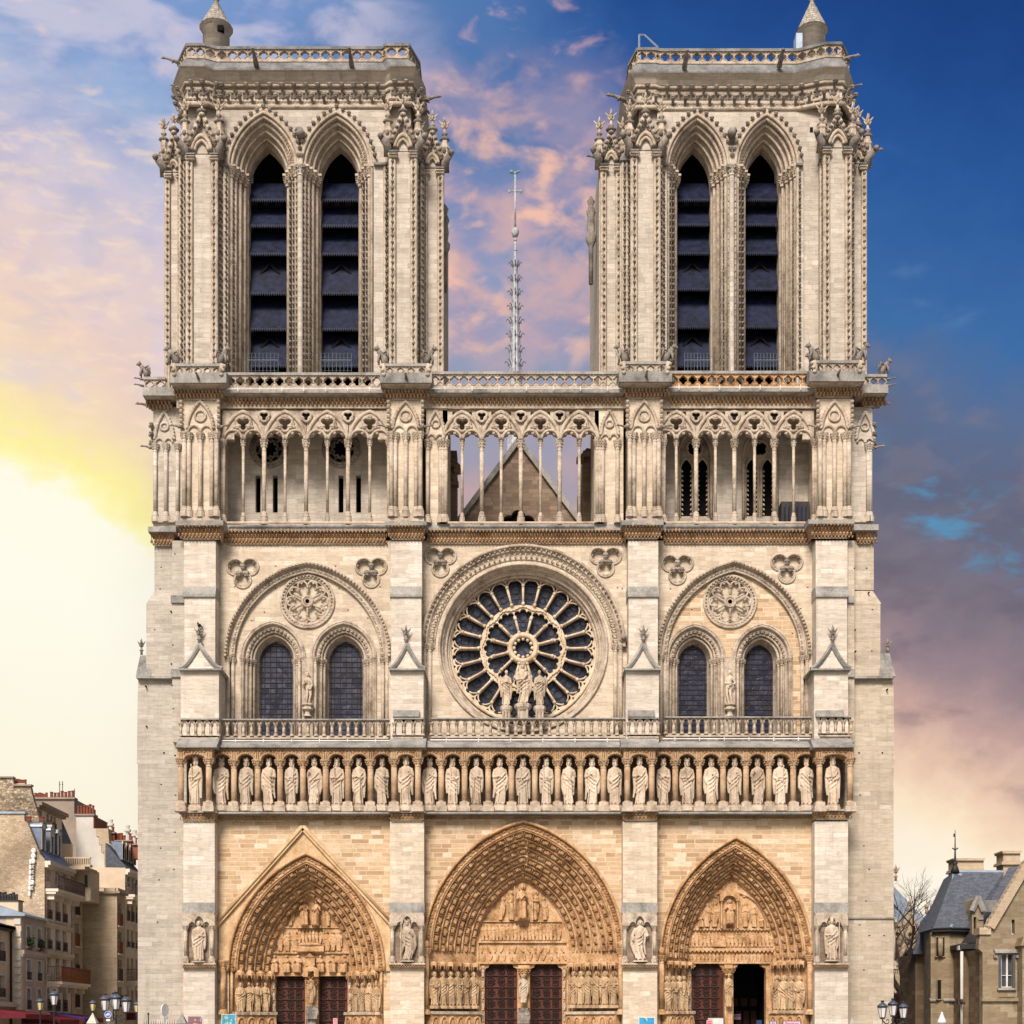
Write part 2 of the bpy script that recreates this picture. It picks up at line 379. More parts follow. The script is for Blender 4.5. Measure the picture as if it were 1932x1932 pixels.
M['lead'] = plain('spire_lead', (.4,.41,.43), .6, .1, .35, 3.0)
M['verd'] = plain('verdigris_copper', (.2,.3,.27), .8)
M['white'] = plain('white_paint', (.75,.73,.7), .6)
# ================================================================ ground
g = MB(); g.box(-1500, 1500, -400, 3000, -.5, 0.0)
def paving(name):
    m, nt, b = newmat(name); L = nt.links.new
    ge = N(nt, 'ShaderNodeNewGeometry')
    br = N(nt, 'ShaderNodeTexBrick'); br.inputs['Color1'].default_value = (.36,.33,.29,1); br.inputs['Color2'].default_value = (.28,.26,.23,1); br.inputs['Mortar'].default_value = (.16,.15,.13,1)
    br.inputs['Scale'].default_value = 1.6; L(ge.outputs['Position'], br.inputs['Vector'])
    a = N(nt, 'ShaderNodeTexNoise', i_Scale=.3, i_Detail=6.0); L(ge.outputs['Position'], a.inputs['Vector'])
    r = ramp(nt, [(.3, (.8,.78,.75)), (.7, (1.1,1.1,1.08))]); L(a.outputs[0], r.inputs[0])
    L(mixc(nt, 1.0, br.outputs[0], r.outputs[0], 'MULTIPLY'), b.inputs['Base Color']); b.inputs['Roughness'].default_value = .85
    return m
tag(g.build('ground', paving('stone_paving')), kind='structure')
random.seed(7)
# ================================================================ CATHEDRAL
G0 = 0.0
cath = empty('cathedral', (0, 8, 0), 'pale limestone gothic cathedral front with two square towers, rose window and three carved portals', 'cathedral')
def part(name, mb, mats, parent=None, label=None):
    o = mb.build(name, mats, parent if parent is not None else cath)
    if label: o['label'] = label
    return o
BAY = [(405, 737), (800, 1178), (1242, 1536)]          # clear bays between buttresses at the lower storeys
DW = 0.0
# ---------------------------------------------------------------- lower wall with the portal openings
PORT = [dict(cx=578, ys=1832, w=146, h=220, t=68, dep=2.2, door=1842, no=4, x0=415, x1=738),
        dict(cx=987.5, ys=1794, w=187, h=243, t=95, dep=2.5, door=1819, no=6, x0=802, x1=1177),
        dict(cx=1388, ys=1807, w=142, h=225, t=58, dep=1.9, door=1818, no=4, x0=1243, x1=1536)]
def hood_pts(p, t=0, leg=None): return arch_pts(p['cx'], p['ys'], p['w'], p['h'], t, 22, leg)
def arch_to(p, yb): return hood_pts(p, 0, yb)
YG = HOR + EYE/k_(0)      # ground line on the facade plane
mb = MB()
for (x0, x1), p in zip([(345, 765), (765, 1210), (1210, 1600)], PORT):
    outer = [(x0, 1536)] + [(x1, 1536), (x1, YG+6)] + arch_to(p, YG+6)[::-1] + [(x0, YG+6)]
    mb.uplate(outer, [], 0.0, 1.2)
part('portal_wall', mb, M['warm'])
# ---------------------------------------------------------------- buttresses
BX = [(346, 405), (736, 800), (1175, 1240), (1537, 1600)]
def gablet(mb, x0, x1, yb, ya, d0, d1):
    """steep stone gablet on the face of a buttress"""
    cx = (x0+x1)/2
    mb.mat(1)
    mb.uplate([(x0, yb), (x0, yb-3), (x1, yb-3), (x1, yb)], [], d0-.3, d1)
    a = W(x0, yb-3, d0-.3); b = W(x1, yb-3, d0-.3); c = W(cx, ya, d0+.35)
    a2 = W(x0, yb-3, d0-.3); 
    mb.mat(0)
    z0 = a.z; y1 = d1
    pts = [(WX(x0+5,d0-.05), d0-.05, z0), (WX(x1-5,d0-.05), d0-.05, z0), (c.x, d0+.2, c.z)]
    mb.add(pts+[(p[0], y1, p[2]) for p in pts], [(0,1,2), (1,4,5,2), (0,2,5,3)])
    mb.mat(1)
    n = 8
    for sgn, e in ((-1, a), (1, b)):
        pr = []
        for i in range(n+1):
            t = i/n; x = e.x + (c.x-e.x)*(t**.8); z = e.z + (c.z-e.z)*(t**1.25)
            pr.append((x, d0-.18+.3*t, z))
        mb.tube(pr, .13, 5)
        mb.loft([pr, [(q[0], d1, q[2]+.03) for q in pr]])
def finial(mb, x, y, z, s):
    mb.smooth(); mb.lathe((x, y, z), [(s*.2,0),(s*.15,s*.45),(s*.3,s*.55),(s*.3,s*.63),(s*.14,s*.72),(s*.13,s*1.2),(s*.2,s*1.6),(s*.03,s*2.3)], 7)
    for zz, rr in ((1.15, .3), (1.5, .46)):
        for k in range(4):
            a = k*PI/2
            mb.tube([(x, y, z+s*(zz-.1)), (x+s*rr*.8*math.cos(a), y+s*rr*.8*math.sin(a), z+s*(zz+.12)), (x+s*rr*1.25*math.cos(a), y+s*rr*1.25*math.sin(a), z+s*(zz+.42))], [s*.12, s*.11, s*.03], 5)
    mb.smooth(False)
for i, (x0, x1) in enumerate(BX):
    b = MB(); dF = -0.95
    b.ubox(x0, 1550, x1, YG+8, dF, 1.0)                       # lower shaft
    part('buttress', b, M['pale' if i in (0, 3) else 'cream'])
    # niche tabernacle with its roof
    c = MB(); cx = (x0+x1)/2
    c.mat(1)
    a0, a1 = x0-2, x1+1
    for j, (ya, yb, o) in enumerate(((1703, 1709, .05), (1709, 1722, .12))):
        c.ubox(a0, ya, a1, yb, dF-.1-o, dF)
    c.mat(0)
    c.ubox(a0+2, 1722, a1-2, 1727, dF-.28, dF)
    y0 = 1727
    pts = [(a0+1, y0), (a1-1, y0), (a1-1, 1746), (a1-9, 1746)]
    q = arch_pts(cx+13.5, 1746, 6, 7, 0, 4)[::-1] + arch_pts(cx, 1741, 8, 13, 0, 6)[::-1] + arch_pts(cx-13.5, 1746, 6, 7, 0, 4)[::-1]
    c.uplate(pts + q + [(a0+9, 1746), (a0+1, 1746)], [], dF-.3, dF-.06)
    for sx in (a0+6, a1-6): ucolumn(c, sx, 1746, 1815, dF-.2, .11, .35, .3, 8)
    for sx in (a0+6, a1-6): c.ubox(sx-5, 1811, sx+5, 1817, dF-.34, dF)
    c.ubox(a0-1, 1817, a1+1, 1820, dF-.4, dF); c.mat(2); c.ubox(a0, 1820, a1, 1826, dF-.25, dF-.003)
    frieze(c, a0, a1, 1820, 1826, dF-.25, 5, 1, .12)
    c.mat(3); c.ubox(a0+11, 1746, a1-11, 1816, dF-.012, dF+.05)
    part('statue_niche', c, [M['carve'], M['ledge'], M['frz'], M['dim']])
    # middle shaft (rose storey)
    g = MB(); x0b, x1b = [(347, 407), (737, 796), (1185, 1242), (1539, 1599)][i]
    d2 = 0.2
    g.ubox(x0b, 1020, x1b, 1107, d2, 2.2)
    g.mat(1)
    za, zb = WZ(1107, d2), WZ(1124, d2-.22)
    xa, xb = WX(x0b, d2), WX(x1b, d2)
    g.add([(xa-.03, d2, za+.02), (xb+.03, d2, za+.02), (xb+.03, d2-.25, zb+.08), (xa-.03, d2-.25, zb+.08), (xa-.03, d2-.25, zb-.06), (xb+.03, d2-.25, zb-.06), (xb+.03, 2.2, zb-.06), (xa-.03, 2.2, zb-.06), (xb+.03, 2.2, za+.02), (xa-.03, 2.2, za+.02)],
          [(0,3,2,1), (3,4,5,2), (4,7,6,5), (1,2,5,6,8), (0,9,7,4,3)])
    g.mat(0); g.ubox(x0b+1, 1124, x1b-1, 1264, d2-.12, 2.2)
    part('buttress', g, [M['pale'], M['ledge']])
    h = MB(); gx0, gx1 = [(337, 418), (734, 802), (1178, 1247), (1530, 1606)][i]
    gcx = [376, 766, 1214, 1571][i]
    gablet(h, gx0, gx1, 1264, 1217, d2-.75, 2.0)
    h.mat(2); finial(h, WX(gcx, d2-.4), d2-.4, WZ(1216, d2-.4), .5)
    part('gablet', h, [M['pale'], M['ledge'], M['carveg']])
    l = MB(); lx0, lx1 = [(341, 413), (737, 799), (1181, 1243), (1536, 1600)][i]
    l.ubox(lx0, 1264, lx1, 1400, d2-.75, 2.0)
    if i != 0: l.mat(1); l.ubox(lx0+4, 1340, lx1-8, 1352, d2-1.0, d2-.7)
    part('buttress', l, [M['pale'], M['ledge']])
# outer side buttress masses, grey, north and south
def slope_block(mb, x0, x1, yt, yb, d0, d1, dx0=0, dx1=0):
    a, b = WX(x0, d0), WX(x1, d0); zt, zb = WZ(yt, d0), WZ(yb, d0)
    a2, b2 = WX(x0+dx0, d0), WX(x1+dx1, d0)
    mb.add([(a, d0, zb), (b, d0, zb), (b, d1, zb), (a, d1, zb), (a2, d0+.3, zt), (b2, d0+.3, zt), (b2, d1, zt), (a2, d1, zt)],
           [(0,1,5,4), (1,2,6,5), (2,3,7,6), (3,0,4,7), (4,5,6,7), (0,3,2,1)])
for side, xs in (('n', dict(low=(260, 352), l2=(276, 350), up=(291.5, 350), cap=(256, 285), fx=267, seg=(325, 350))),
                 ('s', dict(low=(1594, 1686), l2=(1594, 1661), up=(1594, 1648.5), cap=(1661, 1690), fx=1675, seg=(1596, 1612)))):
    b = MB(); dS = .9
    b.ubox(xs['low'][0], 1440, xs['low'][1], YG+10, dS, 14)
    lo = xs['low']; sh = 3 if side == 'n' else -3
    slope_block(b, lo[0]-(2 if side == 'n' else 0), lo[1]+(0 if side == 'n' else 2), 1278, 1440, dS, 14)
    b.ubox(xs['l2'][0], 1139, xs['l2'][1], 1279, dS+.2, 13.6)
    # the set-off where the buttress narrows
    if side == 'n': slope_block(b, 276, 350, 1110, 1139, dS+.2, 13.5, 15.5, 0)
    else: slope_block(b, 1594, 1663, 1112, 1139, dS+.2, 13.5, 0, -14)
    b.ubox(xs['up'][0], 1020, xs['up'][1], 1113, dS+.5, 13.3)
    b.mat(1)
    b.ubox(lo[0]-3, 1275, lo[1], 1279.5, dS-.12, 14.1)
    if side == 's':
        b.ubox(1594, 1730, 1692, 1733, dS-.12, 14.05)
    b.mat(2)
    c0, c1 = xs['cap']
    if side == 'n': slope_block(b, c0, 284, 1234, 1276, dS+.1, 6, 6, 0)
    else: slope_block(b, 1660, c1, 1230, 1276, dS+.1, 6, 0, -9)
    s0, s1 = xs['seg']
    b.mat(0)
    b.ubox(s0, 1020, s1, 1400, dS-.35, 2.0)
    b.mat(1); b.ubox(s0-3, 1262, s1, 1277, dS-.5, 2.0); b.ubox(s0-3, 1123, s1, 1137, dS-.5, 2.0)
    b.mat(3); finial(b, WX(xs['fx'], 2.), 2., WZ(1235, 2.), .42)
    part('side_buttress', b, [M['grey' if side == 'n' else 'tan'], M['ledge'], M['ledge'], M['carveg']])
if True:   # engaged shaft in the right-hand angle
    b = MB(); b.ubox(1675, 1732, 1692, 1740, 1.4, 3); column(b, WX(1684, 1.8), 1.8, WZ(1822, 1.8), WZ(1740, 1.8), .17, .3, .4)
    b.ubox(1677, 1822, 1691, 1828, 1.5, 3); part('corner_shaft', b, M['carve'])
# putlog holes: small square sockets left in the masonry
for (x, y) in [(309,1420),(304,1480),(299,1545),(303,1600),(330,1425),(331,1500),(330,1570),(328,1640),(300,1660),(297,1740),(1621,1420),(1665,1420),(1623,1500),(1630,1596),(1640,1640),(1634,1700),(1622,1745),(1640,1765),(1668,1765),(1630,1830)]:
    b = MB(); b.ubox(x-1.4, y-1, x+1.4, y+1, .885, 1.0); part('putlog_hole', b, M['dark'])
for (x, y) in [(304,1070),(330,1045),(302,1111),(322,1153),(292,1188),(326,1217),(323,1252),(325,1293),(327,1337),(274,1294),(276,1370),(1635,1072),(1640,1117),(1612,1072),(1646,1150),(1614,1188),(1615,1228),(1645,1228),(1675,1300)]:
    d_ = .535 if (321 < x < 336 or 1609 < x < 1617) else (1.385 if y < 1113 else (1.085 if y < 1277 else .885))
    b = MB(); b.ubox(x-1.2, y-.9, x+1.2, y+.9, d_, 1.5); part('putlog_hole', b, M['dark'])
for (x, y) in [(520,1068),(633,1068),(499,1155),(657,1151),(475,1171),(694,1166),(520,1110),(640,1110),(443,1107),(717,1107),(1165,1109),(1174,1111),(1265,1111),(1305,1150),(1495,1195),(1524,1108),(1511,1148)]:
    d_ = 1.6 if (y > 1105 and min(abs(x-580), abs(x-1385)) < 118) else 1.29
    b = MB(); b.ubox(x-1.2, y-1, x+1.2, y+1, d_, d_+.2); part('putlog_hole', b, M['dark'])
# ---------------------------------------------------------------- string courses
def cornice(name, runs, frz_kind=0, step=9, fy=None):
    for (x0, x1, yt, ym, yb, d, out) in runs:      # top, bottom of slab, bottom of frieze
        b = MB()
        f0 = ym if fy is None else ym+fy
        za, zb = WZ(yt, d), WZ(ym, d-out)
        xa, xb = WX(x0, d-out), WX(x1, d-out)
        zl = za - (za-zb)*.35
        b.add([(xa, d+.15, za), (xb, d+.15, za), (xb, d-out, zl), (xa, d-out, zl), (xa, d-out, zb), (xb, d-out, zb), (xb, d+1.2, zb-.003), (xa, d+1.2, zb-.003), (xa, d+1.2, za), (xb, d+1.2, za)],
              [(0,3,2,1), (3,4,5,2), (4,7,6,5), (1,2,5,6,9), (0,8,7,4,3), (0,1,9,8)])
        b.mat(1)
        xc, xd = WX(x0, d-.1), WX(x1, d-.1)
        zc = WZ(yb, d); e = min(.1, out*.2)
        if fy is not None:
            b.mat(2); zf = WZ(f0, d-.2); pr = [(out*.85, zb), (out*.5, zb-(zb-zf)*.3), (.25, zf)]
        else: pr = [(out*.45, zb)]
        pr.append((.04, zc))
        F = lambda t: (xa+(out-t)*1.0*1 if False else xa+(out-t)*.6, xb-(out-t)*.6)
        rows = [[(F(t)[0], d+1, z), (F(t)[0], d-t, z), (F(t)[1], d-t, z), (F(t)[1], d+1, z)] for t, z in pr]
        b.loft(rows)
        b.mat(1)
        frieze(b, x0+1+out*6, x1-1-out*6, f0, yb, d-.1, step, frz_kind, min(.4, out*.75))
        b.mat(2)
        b.tube([(xa+out*.6, d-.08, zc), (xb-out*.6, d-.08, zc)], .05, 5)
        part(name, b, [M['ledge'], M['frz'], M['carve']])
# under the statue gallery
cornice('cornice', [(405, 738, 1531, 1535, 1549, -.02, .3), (800, 1178, 1529, 1533, 1547, -.02, .3), (1240, 1538, 1528, 1532, 1546, -.02, .3)], 2, 7)
cornice('cornice', [(337, 409, 1530, 1533, 1549, -.95, .35), (733, 803, 1530, 1533, 1549, -.95, .35), (1172, 1243, 1529, 1532, 1548, -.95, .35), (1534, 1610, 1526, 1530, 1546, -.95, .35)], 2, 7)
# under the open colonnade
cornice('cornice', [(419, 733, 989, 1001, 1027, 1.3, .45), (800, 1183, 988, 1000, 1026, 1.3, .45), (1247, 1534, 987, 1000, 1026, 1.3, .45)], 0, 6.6)
cornice('cornice', [(331, 421, 983, 991, 1018, .2, .55), (727, 805, 985, 991, 1018, .2, .55), (1173, 1252, 983, 990, 1017, .2, .55), (1525, 1612, 982, 988, 1016, .2, .55)], 0, 6.6)
cornice('cornice', [(279, 332, 995, 1003, 1030, 1.35, .6), (1611, 1658, 990, 1000, 1026, 1.35, .6)], 0, 6.6)
# ---------------------------------------------------------------- statue gallery
KX = [369,418,465,507,550,593,636,677,721,766,811,854,899,943,987,1031,1073,1117,1160,1207,1252,1296,1342,1386,1429,1472,1521,1571]
CXs = [341.5, 394] + [(KX[i]+KX[i+1])/2 for i in range(1, 27)]
CXs = [341.5] + [ (KX[i]+KX[i+1])/2 for i in range(27)] + [1604]
CXs[1] = 394
def prow(x): return any(a-8 <= x <= b2+8 for a, b2 in BX)
gal = MB()
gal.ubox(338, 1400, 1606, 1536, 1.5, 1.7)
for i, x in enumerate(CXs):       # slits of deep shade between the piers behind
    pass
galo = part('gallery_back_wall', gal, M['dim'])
def yb_(d): return 0
for i, x in enumerate(CXs):
    c = MB(); d = -1.25 if prow(x) and i not in (2,) else -.45
    if i in (8, 9, 18, 19, 10, 20, 26, 27, 28, 0, 1): d = -1.25 if i in (0, 1, 9, 10, 19, 20, 27, 28) else -.45
    yt = 1431 if d < -1 else 1434
    column(c, WX(x, d), d, WZ(1531.5, d), WZ(yt, d), .17, .62, .5, 10)
    x_, z_ = WX(x, d), WZ(1532, d); c.mat(1)
    c.box(x_-.34, x_+.34, d-.34, d+.34, z_, z_+.3); c.box(x_-.28, x_+.28, d-.28, d+.28, z_+.3, z_+.55)
    part('gallery_column', c, [M['galcol'], M['carve']])
def arcade(xs, d, y0, y1, back, r=13.5, ya=1424):
    c = MB(); L = [(xs[0]-7, y0), (xs[-1]+7, y0), (xs[-1]+7, y1)]
    for a, b2 in reversed(list(zip(xs[:-1], xs[1:]))):
        m = (a+b2)/2; rr = (b2-a)/2-7.5
        pts = []
        for k in range(5):                      # lobed round arch
            t0 = PI*k/5; t1 = PI*(k+1)/5
            for q in range(5):
                t = t0+(t1-t0)*q/5; bul = 1+.09*math.sin(PI*q/5)
                pts.append((m+rr*bul*math.cos(t), y1-2-(y1-ya-2)*bul*math.sin(t)))
        pts.append((m-rr, y1-2)); L += [(m+rr, y1)] + pts + [(m-rr, y1)]
    L += [(xs[0]-7, y1)]
    c.uplate(L, [], d, back)
    for a, b2 in zip(xs[:-1], xs[1:]):           # billet moulding round the arch head
        m = (a+b2)/2; rr = (b2-a)/2-6.5
        for k in range(13):
            t = PI*k/12; c.ell((WX(m+rr*1.08*math.cos(t), d), d-.04, WZ(y1-2-(y1-ya-1)*1.12*math.sin(t), d)), .085, .1, .085, 5, 3)
    n = int((xs[-1]-xs[0])/3.6)
    for k in range(n):                           # little castle and dentil band
        x = xs[0]+(k+.5)*(xs[-1]-xs[0])/n
        c.ubox(x-1.1, y0+1.5, x+1.1, y0+5.5, d-.1, d)
        if k % 2: c.ubox(x-1.5, y0+7, x+1.5, y0+9.5, d-.07, d)
    for x in xs:
        for dx in (-4, 0, 4): c.ubox(x+dx-1.4, y0+9, x+dx+1.4, y1-2-abs(dx)*.3, d-.1-.06*(dx == 0), d)
    return part('gallery_arcade', c, M['frz'])
bays = [(1, 9), (10, 19), (20, 27)]
for a, b2 in bays: arcade(CXs[a:b2+1], -.62, 1410.5, 1437, -.1)
for a, b2 in ((0, 1), (9, 10), (19, 20), (27, 28)): arcade(CXs[a:b2+1], -1.42, 1409.5, 1434, -.5)
# gallery roof, walkway slab
s = MB()
for (x0, x1, d) in ((404, 738, -.62), (800, 1180, -.62), (1241, 1540, -.62), (331, 409, -1.42), (733, 803, -1.42), (1172, 1243, -1.42), (1534, 1612, -1.42)):
    a, b2 = WX(x0, d-.3), WX(x1, d-.3); zt, zm, zb = WZ(1397, d+.5), WZ(1406.5, d-.3), WZ(1410, d-.3)
    if d < -1: zt = WZ(1393, d+.5)
    s.add([(a, d+.55, zt), (b2, d+.55, zt), (b2, d-.3, zm), (a, d-.3, zm), (a, d-.3, zb), (b2, d-.3, zb), (b2, 1.6, zb-.004*(d<-1)), (a, 1.6, zb-.004*(d<-1)), (b2, 1.6, zt), (a, 1.6, zt)],
          [(0,3,2,1), (3,4,5,2), (4,7,6,5), (1,2,5,6,8), (0,9,7,4,3), (0,1,8,9)])
s.ubox(337, 1531.5, 1609, 1535, -.9, 1.2)
part('gallery_roof', s, M['ledge'])
# ---------------------------------------------------------------- gallery balustrade of colonnettes
def balus(x0, x1, d, yt, yb, n, blind=False):
    c = MB(); holes = []; w = (x1-x0)/n
    for k in range(n):
        m = x0+(k+.5)*w
        holes.append(arch_pts(m, yt+11, w*.31, w*.42, 0, 5, yb-3))
    if not blind:
        c.uplate([(x0, yt+2), (x1, yt+2), (x1, yb), (x0, yb)], holes, d, d+.16)
    else:
        c.uplate([(x0, yt+2), (x1, yt+2), (x1, yb), (x0, yb)], holes, d, d+.1, False); c.mat(2); c.ubox(x0, yt+2, x1, yb, d+.1, d+.3); c.mat(0)
    for k in range(n+1):
        x = x0+k*w
        column(c, WX(x, d-.04), d-.04, WZ(yb-2, d-.04), WZ(yt+10, d-.04), .07, .14, .2, 6)
        if k < n:
            m = x+w/2
            arch_tube(c, m, yt+11, w*.36, w*.5, 0, -.04, .045, d, 5)
    c.mat(1); c.ubox(x0-1, yt, x1+1, yt+2.6, d-.2, d+.32)
    c.mat(0); c.ubox(x0, yb, x1, yb+3, d-.12, d+.3)
    return part('balustrade', c, [M['carvew'] if False else M['carve'], M['ledge'], M['statuew']])
balus(414, 733, .15, 1356, 1391, 21); balus(814, 1180, .15, 1354, 1389, 23); balus(1256, 1530, .15, 1351.5, 1387, 18)
for x0, x1, n, d, y in ((341, 412, 5, -.55, 1355), (744, 798, 3, -.55, 1354), (1186, 1242, 4, -.55, 1353), (1547, 1606, 4, -.55, 1350.5)): balus(x0, x1, d, y, y+36, n, True)
c = MB()
for x0, x1, y in ((418, 735, 1397.5), (812, 1176, 1396), (1250, 1530, 1394)):
    c.tube([W(x0, y, -.3), W(x1, y, -.3)], .04, 5)
    n = 6
    for k in range(n): 
        x = x0+(k+.5)*(x1-x0)/n; c.tube([W(x, y+4, -.3), W(x, y-3, -.3)], .03, 4)
part('lighting_rail', c, M['white'])
# ---------------------------------------------------------------- rose storey walls
dR = 1.3
def trefoil_blind(parent_mb, cx, cy, a=16.0, r=15.5):
    f = lambda rr, dd=0: foil(cx, cy, 3, a, rr, PI/6, 60, 4)
    return f(r)
def trefoil_orn(cx, cy, a=16.0, r=15.5):
    c = MB(); P = foil(cx, cy, 3, a, r, PI/6, 60, 4); 
    for rr, off, rad in ((r, -.03, .065), (r-2.6, .06, .045)):
        Q = foil(cx, cy, 3, a, rr, PI/6, 60, 4); c.smooth(); c.tube([W(x, y, dR+off) for x, y in Q+[Q[0]]], rad, 5, False); c.smooth(False)
    Q = foil(cx, cy, 3, a, r-3.4, PI/6, 36, 3)
    for i, (x, y) in enumerate(Q):
        if i % 2 == 0: c.ell(W(x, y, dR+.08), .09, .1, .08, 5, 3)
    for k in range(3):
        t = PI/6+PI/3+2*PI*k/3; c.mat(2)
        for rr, s in ((9, .2), (6, .14), (11, .14)): c.ell(W(cx+rr*math.cos(t), cy-rr*math.sin(t), dR+.05), s, s, s, 6, 4)
    c.mat(1); c.uplate(foil(cx, cy, 3, a, r+.6, PI/6, 60, 4), [], dR+.3, dR+.36)
    part('trefoil_panel', c, [M['carve'], M['cream'], M['carveg']])
OC = [(580, 1134.5, 50), None, (1377.5, 1135.4, 49)]
BA = [dict(cx=580, ys=1240, w=153, h=176), None, dict(cx=1385, ys=1236, w=141, h=174)]
WN = [[(515, 61, 519), (648.5, 61, 650)], None, [(1311.5, 56, 1313), (1438, 56, 1436)]]
TF = [[(458, 1078), (700, 1077)], [(831, 1057), (1142.6, 1057)], [(1278, 1071), (1484.6, 1069)]]
wallx = [(400, 745), (790, 1190), (1236, 1545)]
for i in (0, 2):
    B = BA[i]; x0, x1 = wallx[i]; mb = MB()
    holes = [foil(cx, cy, 3, 16, 15.5, PI/6, 60, 4) for cx, cy in TF[i]]
    big = arch_pts(B['cx'], B['ys'], B['w'], B['h'], 0, 24, 1398)
    mb.uplate([(x0, 1020), (x1, 1020), (x1, 1398)] + big[::-1] + [(x0, 1398)], holes, dR, dR+.3)
    part('wall', mb, M['cream'])
    mb = MB(); wh = []
    for (cx, w, _) in WN[i]: wh.append(arch_pts(cx, 1241, w, w*1.14, 0, 16, 1397))
    mb.uplate([(x0, 1050), (x1, 1050), (x1, 1398), (x0, 1398)], wh+[circ(OC[i][0], OC[i][1], OC[i][2]-4, 40)], dR+.31, dR+.8)
    part('wall', mb, M['warm' if i == 2 else 'cream'])
    # hood of the great arch
    h = MB()
    arch_loft(h, B['cx'], B['ys'], B['w']+3, B['h']+3.4, [(0, .0), (0, -.22), (3.5, -.26), (5, -.12), (5.6, .0), (9, .02), (11, .14), (12.5, .3)], dR, 24)
    h.smooth(); arch_tube(h, B['cx'], B['ys'], B['w'], B['h'], 8.2, .08, .1, dR, 24); h.smooth(False)
    for (x, y, a) in arch_walk(B['cx'], B['ys'], B['w'], B['h'], -2.2, 7.2): h.ell(W(x, y, dR-.25), .11, .14, .1, 5, 3)
    for (x, y, a) in arch_walk(B['cx'], B['ys'], B['w'], B['h'], 11, 10.5):
        h.ell(W(x, y, dR+.12), .16, .16, .14, 6, 4); h.ell(W(x+2.2*math.cos(a), y-2.2*math.sin(a), dR+.14), .11, .12, .1, 5, 3)
    h.smooth()
    for t_, r_ in ((13.5, .07), (1.2, .08)): arch_tube(h, B['cx'], B['ys'], B['w'], B['h'], t_, .1 if t_ > 5 else -.12, r_, dR, 24)
    h.smooth(False)
    part('blind_arch', h, M['carve'])
    for sg in (-1, 1):
        for t_ in (3, 11):
            q_ = MB(); x_ = B['cx']+sg*(B['w']-t_); column(q_, WX(x_, dR), dR+(.02 if t_ < 5 else .22), WZ(1397, dR), WZ(B['ys'], dR), .11, .25, .42, 8); part('hood_shaft', q_, M['carve'])
    # blind oculus
    cx, cy, r = OC[i]; o = MB(); dd = dR+.31
    def ring(mb, r_, off, rad, seg=40): mb.smooth(); mb.tube([W(cx+r_*math.cos(2*PI*q/seg), cy-r_*math.sin(2*PI*q/seg), dd+off) for q in range(seg+1)], rad, 6, False); mb.smooth(False)
    ring(o, r, -.06, .08); ring(o, r-5.5, .02, .065); ring(o, 9.5, .02, .09, 18); ring(o, 5.5, .02, .05, 14)
    for q in range(44):
        a = 2*PI*q/44; o.ell(W(cx+(r-2.6)*math.cos(a), cy-(r-2.6)*math.sin(a), dd-.06), .08, .1, .08, 5, 3)
    for k in range(10):
        a = 2*PI*(k+.5)/10 + PI/2; ca, sa = math.cos(a), math.sin(a)
        lx, ly, lr = cx+30.5*ca, cy-30.5*sa, 8.6
        arc = [W(lx+lr*math.cos(a-1.9+3.8*q/10), ly-lr*math.sin(a-1.9+3.8*q/10), dd+.06) for q in range(11)]
        o.smooth(); o.tube(arc, .06, 6); o.smooth(False)
        a2 = a+PI/10
        o.ell(W(cx+27*math.cos(a2), cy-27*math.sin(a2), dd+.02), .1, .1, .1, 6, 4)
    for k in range(6):
        a = 2*PI*k/6+PI/2
        o.smooth(); o.tube([W(cx+10*math.cos(a), cy-10*math.sin(a), dd+.05), W(cx+29*math.cos(a), cy-29*math.sin(a), dd+.05)], .065, 6); o.smooth(False)
    o.uplate(circ(cx, cy, r-4, 40), [foil(cx, cy, 10, 30, 10.6, PI/10, 80, 10), ], dd+.03, dd+.2, False)
    o.mat(1); o.uplate(circ(cx, cy, r-3, 40), [], dd+.3, dd+.4)
    o.mat(2); o.uplate(foil(cx, cy, 6, 2.4, 2.2, 0, 24, 1), [], dd+.28, dd+.29, False)
    o.mat(0)
    part('blind_oculus', o, [M['carve'], M['cream'], M['dark']])
    # arched windows
    for (wx, w, gx) in WN[i]:
        f = MB(); d0 = dR+.31; h_ = w*1.14
        arch_loft(f, wx, 1241, w, h_, [(-1, -.1), (2, -.14), (3.5, 0), (7, .03), (9, .2), (12, .25), (14, .32), (18, .4), (19, .55), (24, .62), (26, .95), (29, 1.2)], d0, 18, 1397)
        for t, dd_, r_ in ((4, -.02, .1), (10, .2, .1), (17, .38, .09), (22, .56, .09)):
            f.smooth(); arch_tube(f, wx, 1241, w, h_, t, dd_, r_, d0, 18, 1397); f.smooth(False)
            for sg in (-1, 1):
                x = wx+sg*(w-t); k = k_(d0)
                capital(f, WX(x, d0), d0+dd_, WZ(1241, d0), .1, .38, 7)
        for (x, y, a) in arch_walk(wx, 1241, w, h_, 13.5, 8.6):
            f.ell(W(x, y, d0+.22), .14, .14, .14, 6, 4); f.ell(W(x-2*math.sin(a), y-2*math.cos(a), d0+.2), .1, .12, .1, 5, 3)
        fo = part('window_arch', f, M['carve' if i == 0 else 'carve'])
        g = MB(); gd = d0+1.22; P = arch_pts(wx, 1241, w, h_, 28, 18, 1399)
        P = [(WX(x, d0), WZ(y, d0)) for x, y in P]
        g.plate(P, [], gd, gd+.06)
        g.mat(1)
        xs = [p[0] for p in P]; xl, xr = min(xs), max(xs); zb = P[0][1]; zt = max(p[1] for p in P)
        def top(x):      # height of the arch at x
            best = zb
            for a, b2 in zip(P[:-1], P[1:]):
                if min(a[0], b2[0]) <= x <= max(a[0], b2[0]) and abs(a[0]-b2[0]) > 1e-6: best = max(best, a[1]+(b2[1]-a[1])*(x-a[0])/(b2[0]-a[0]))
            return best
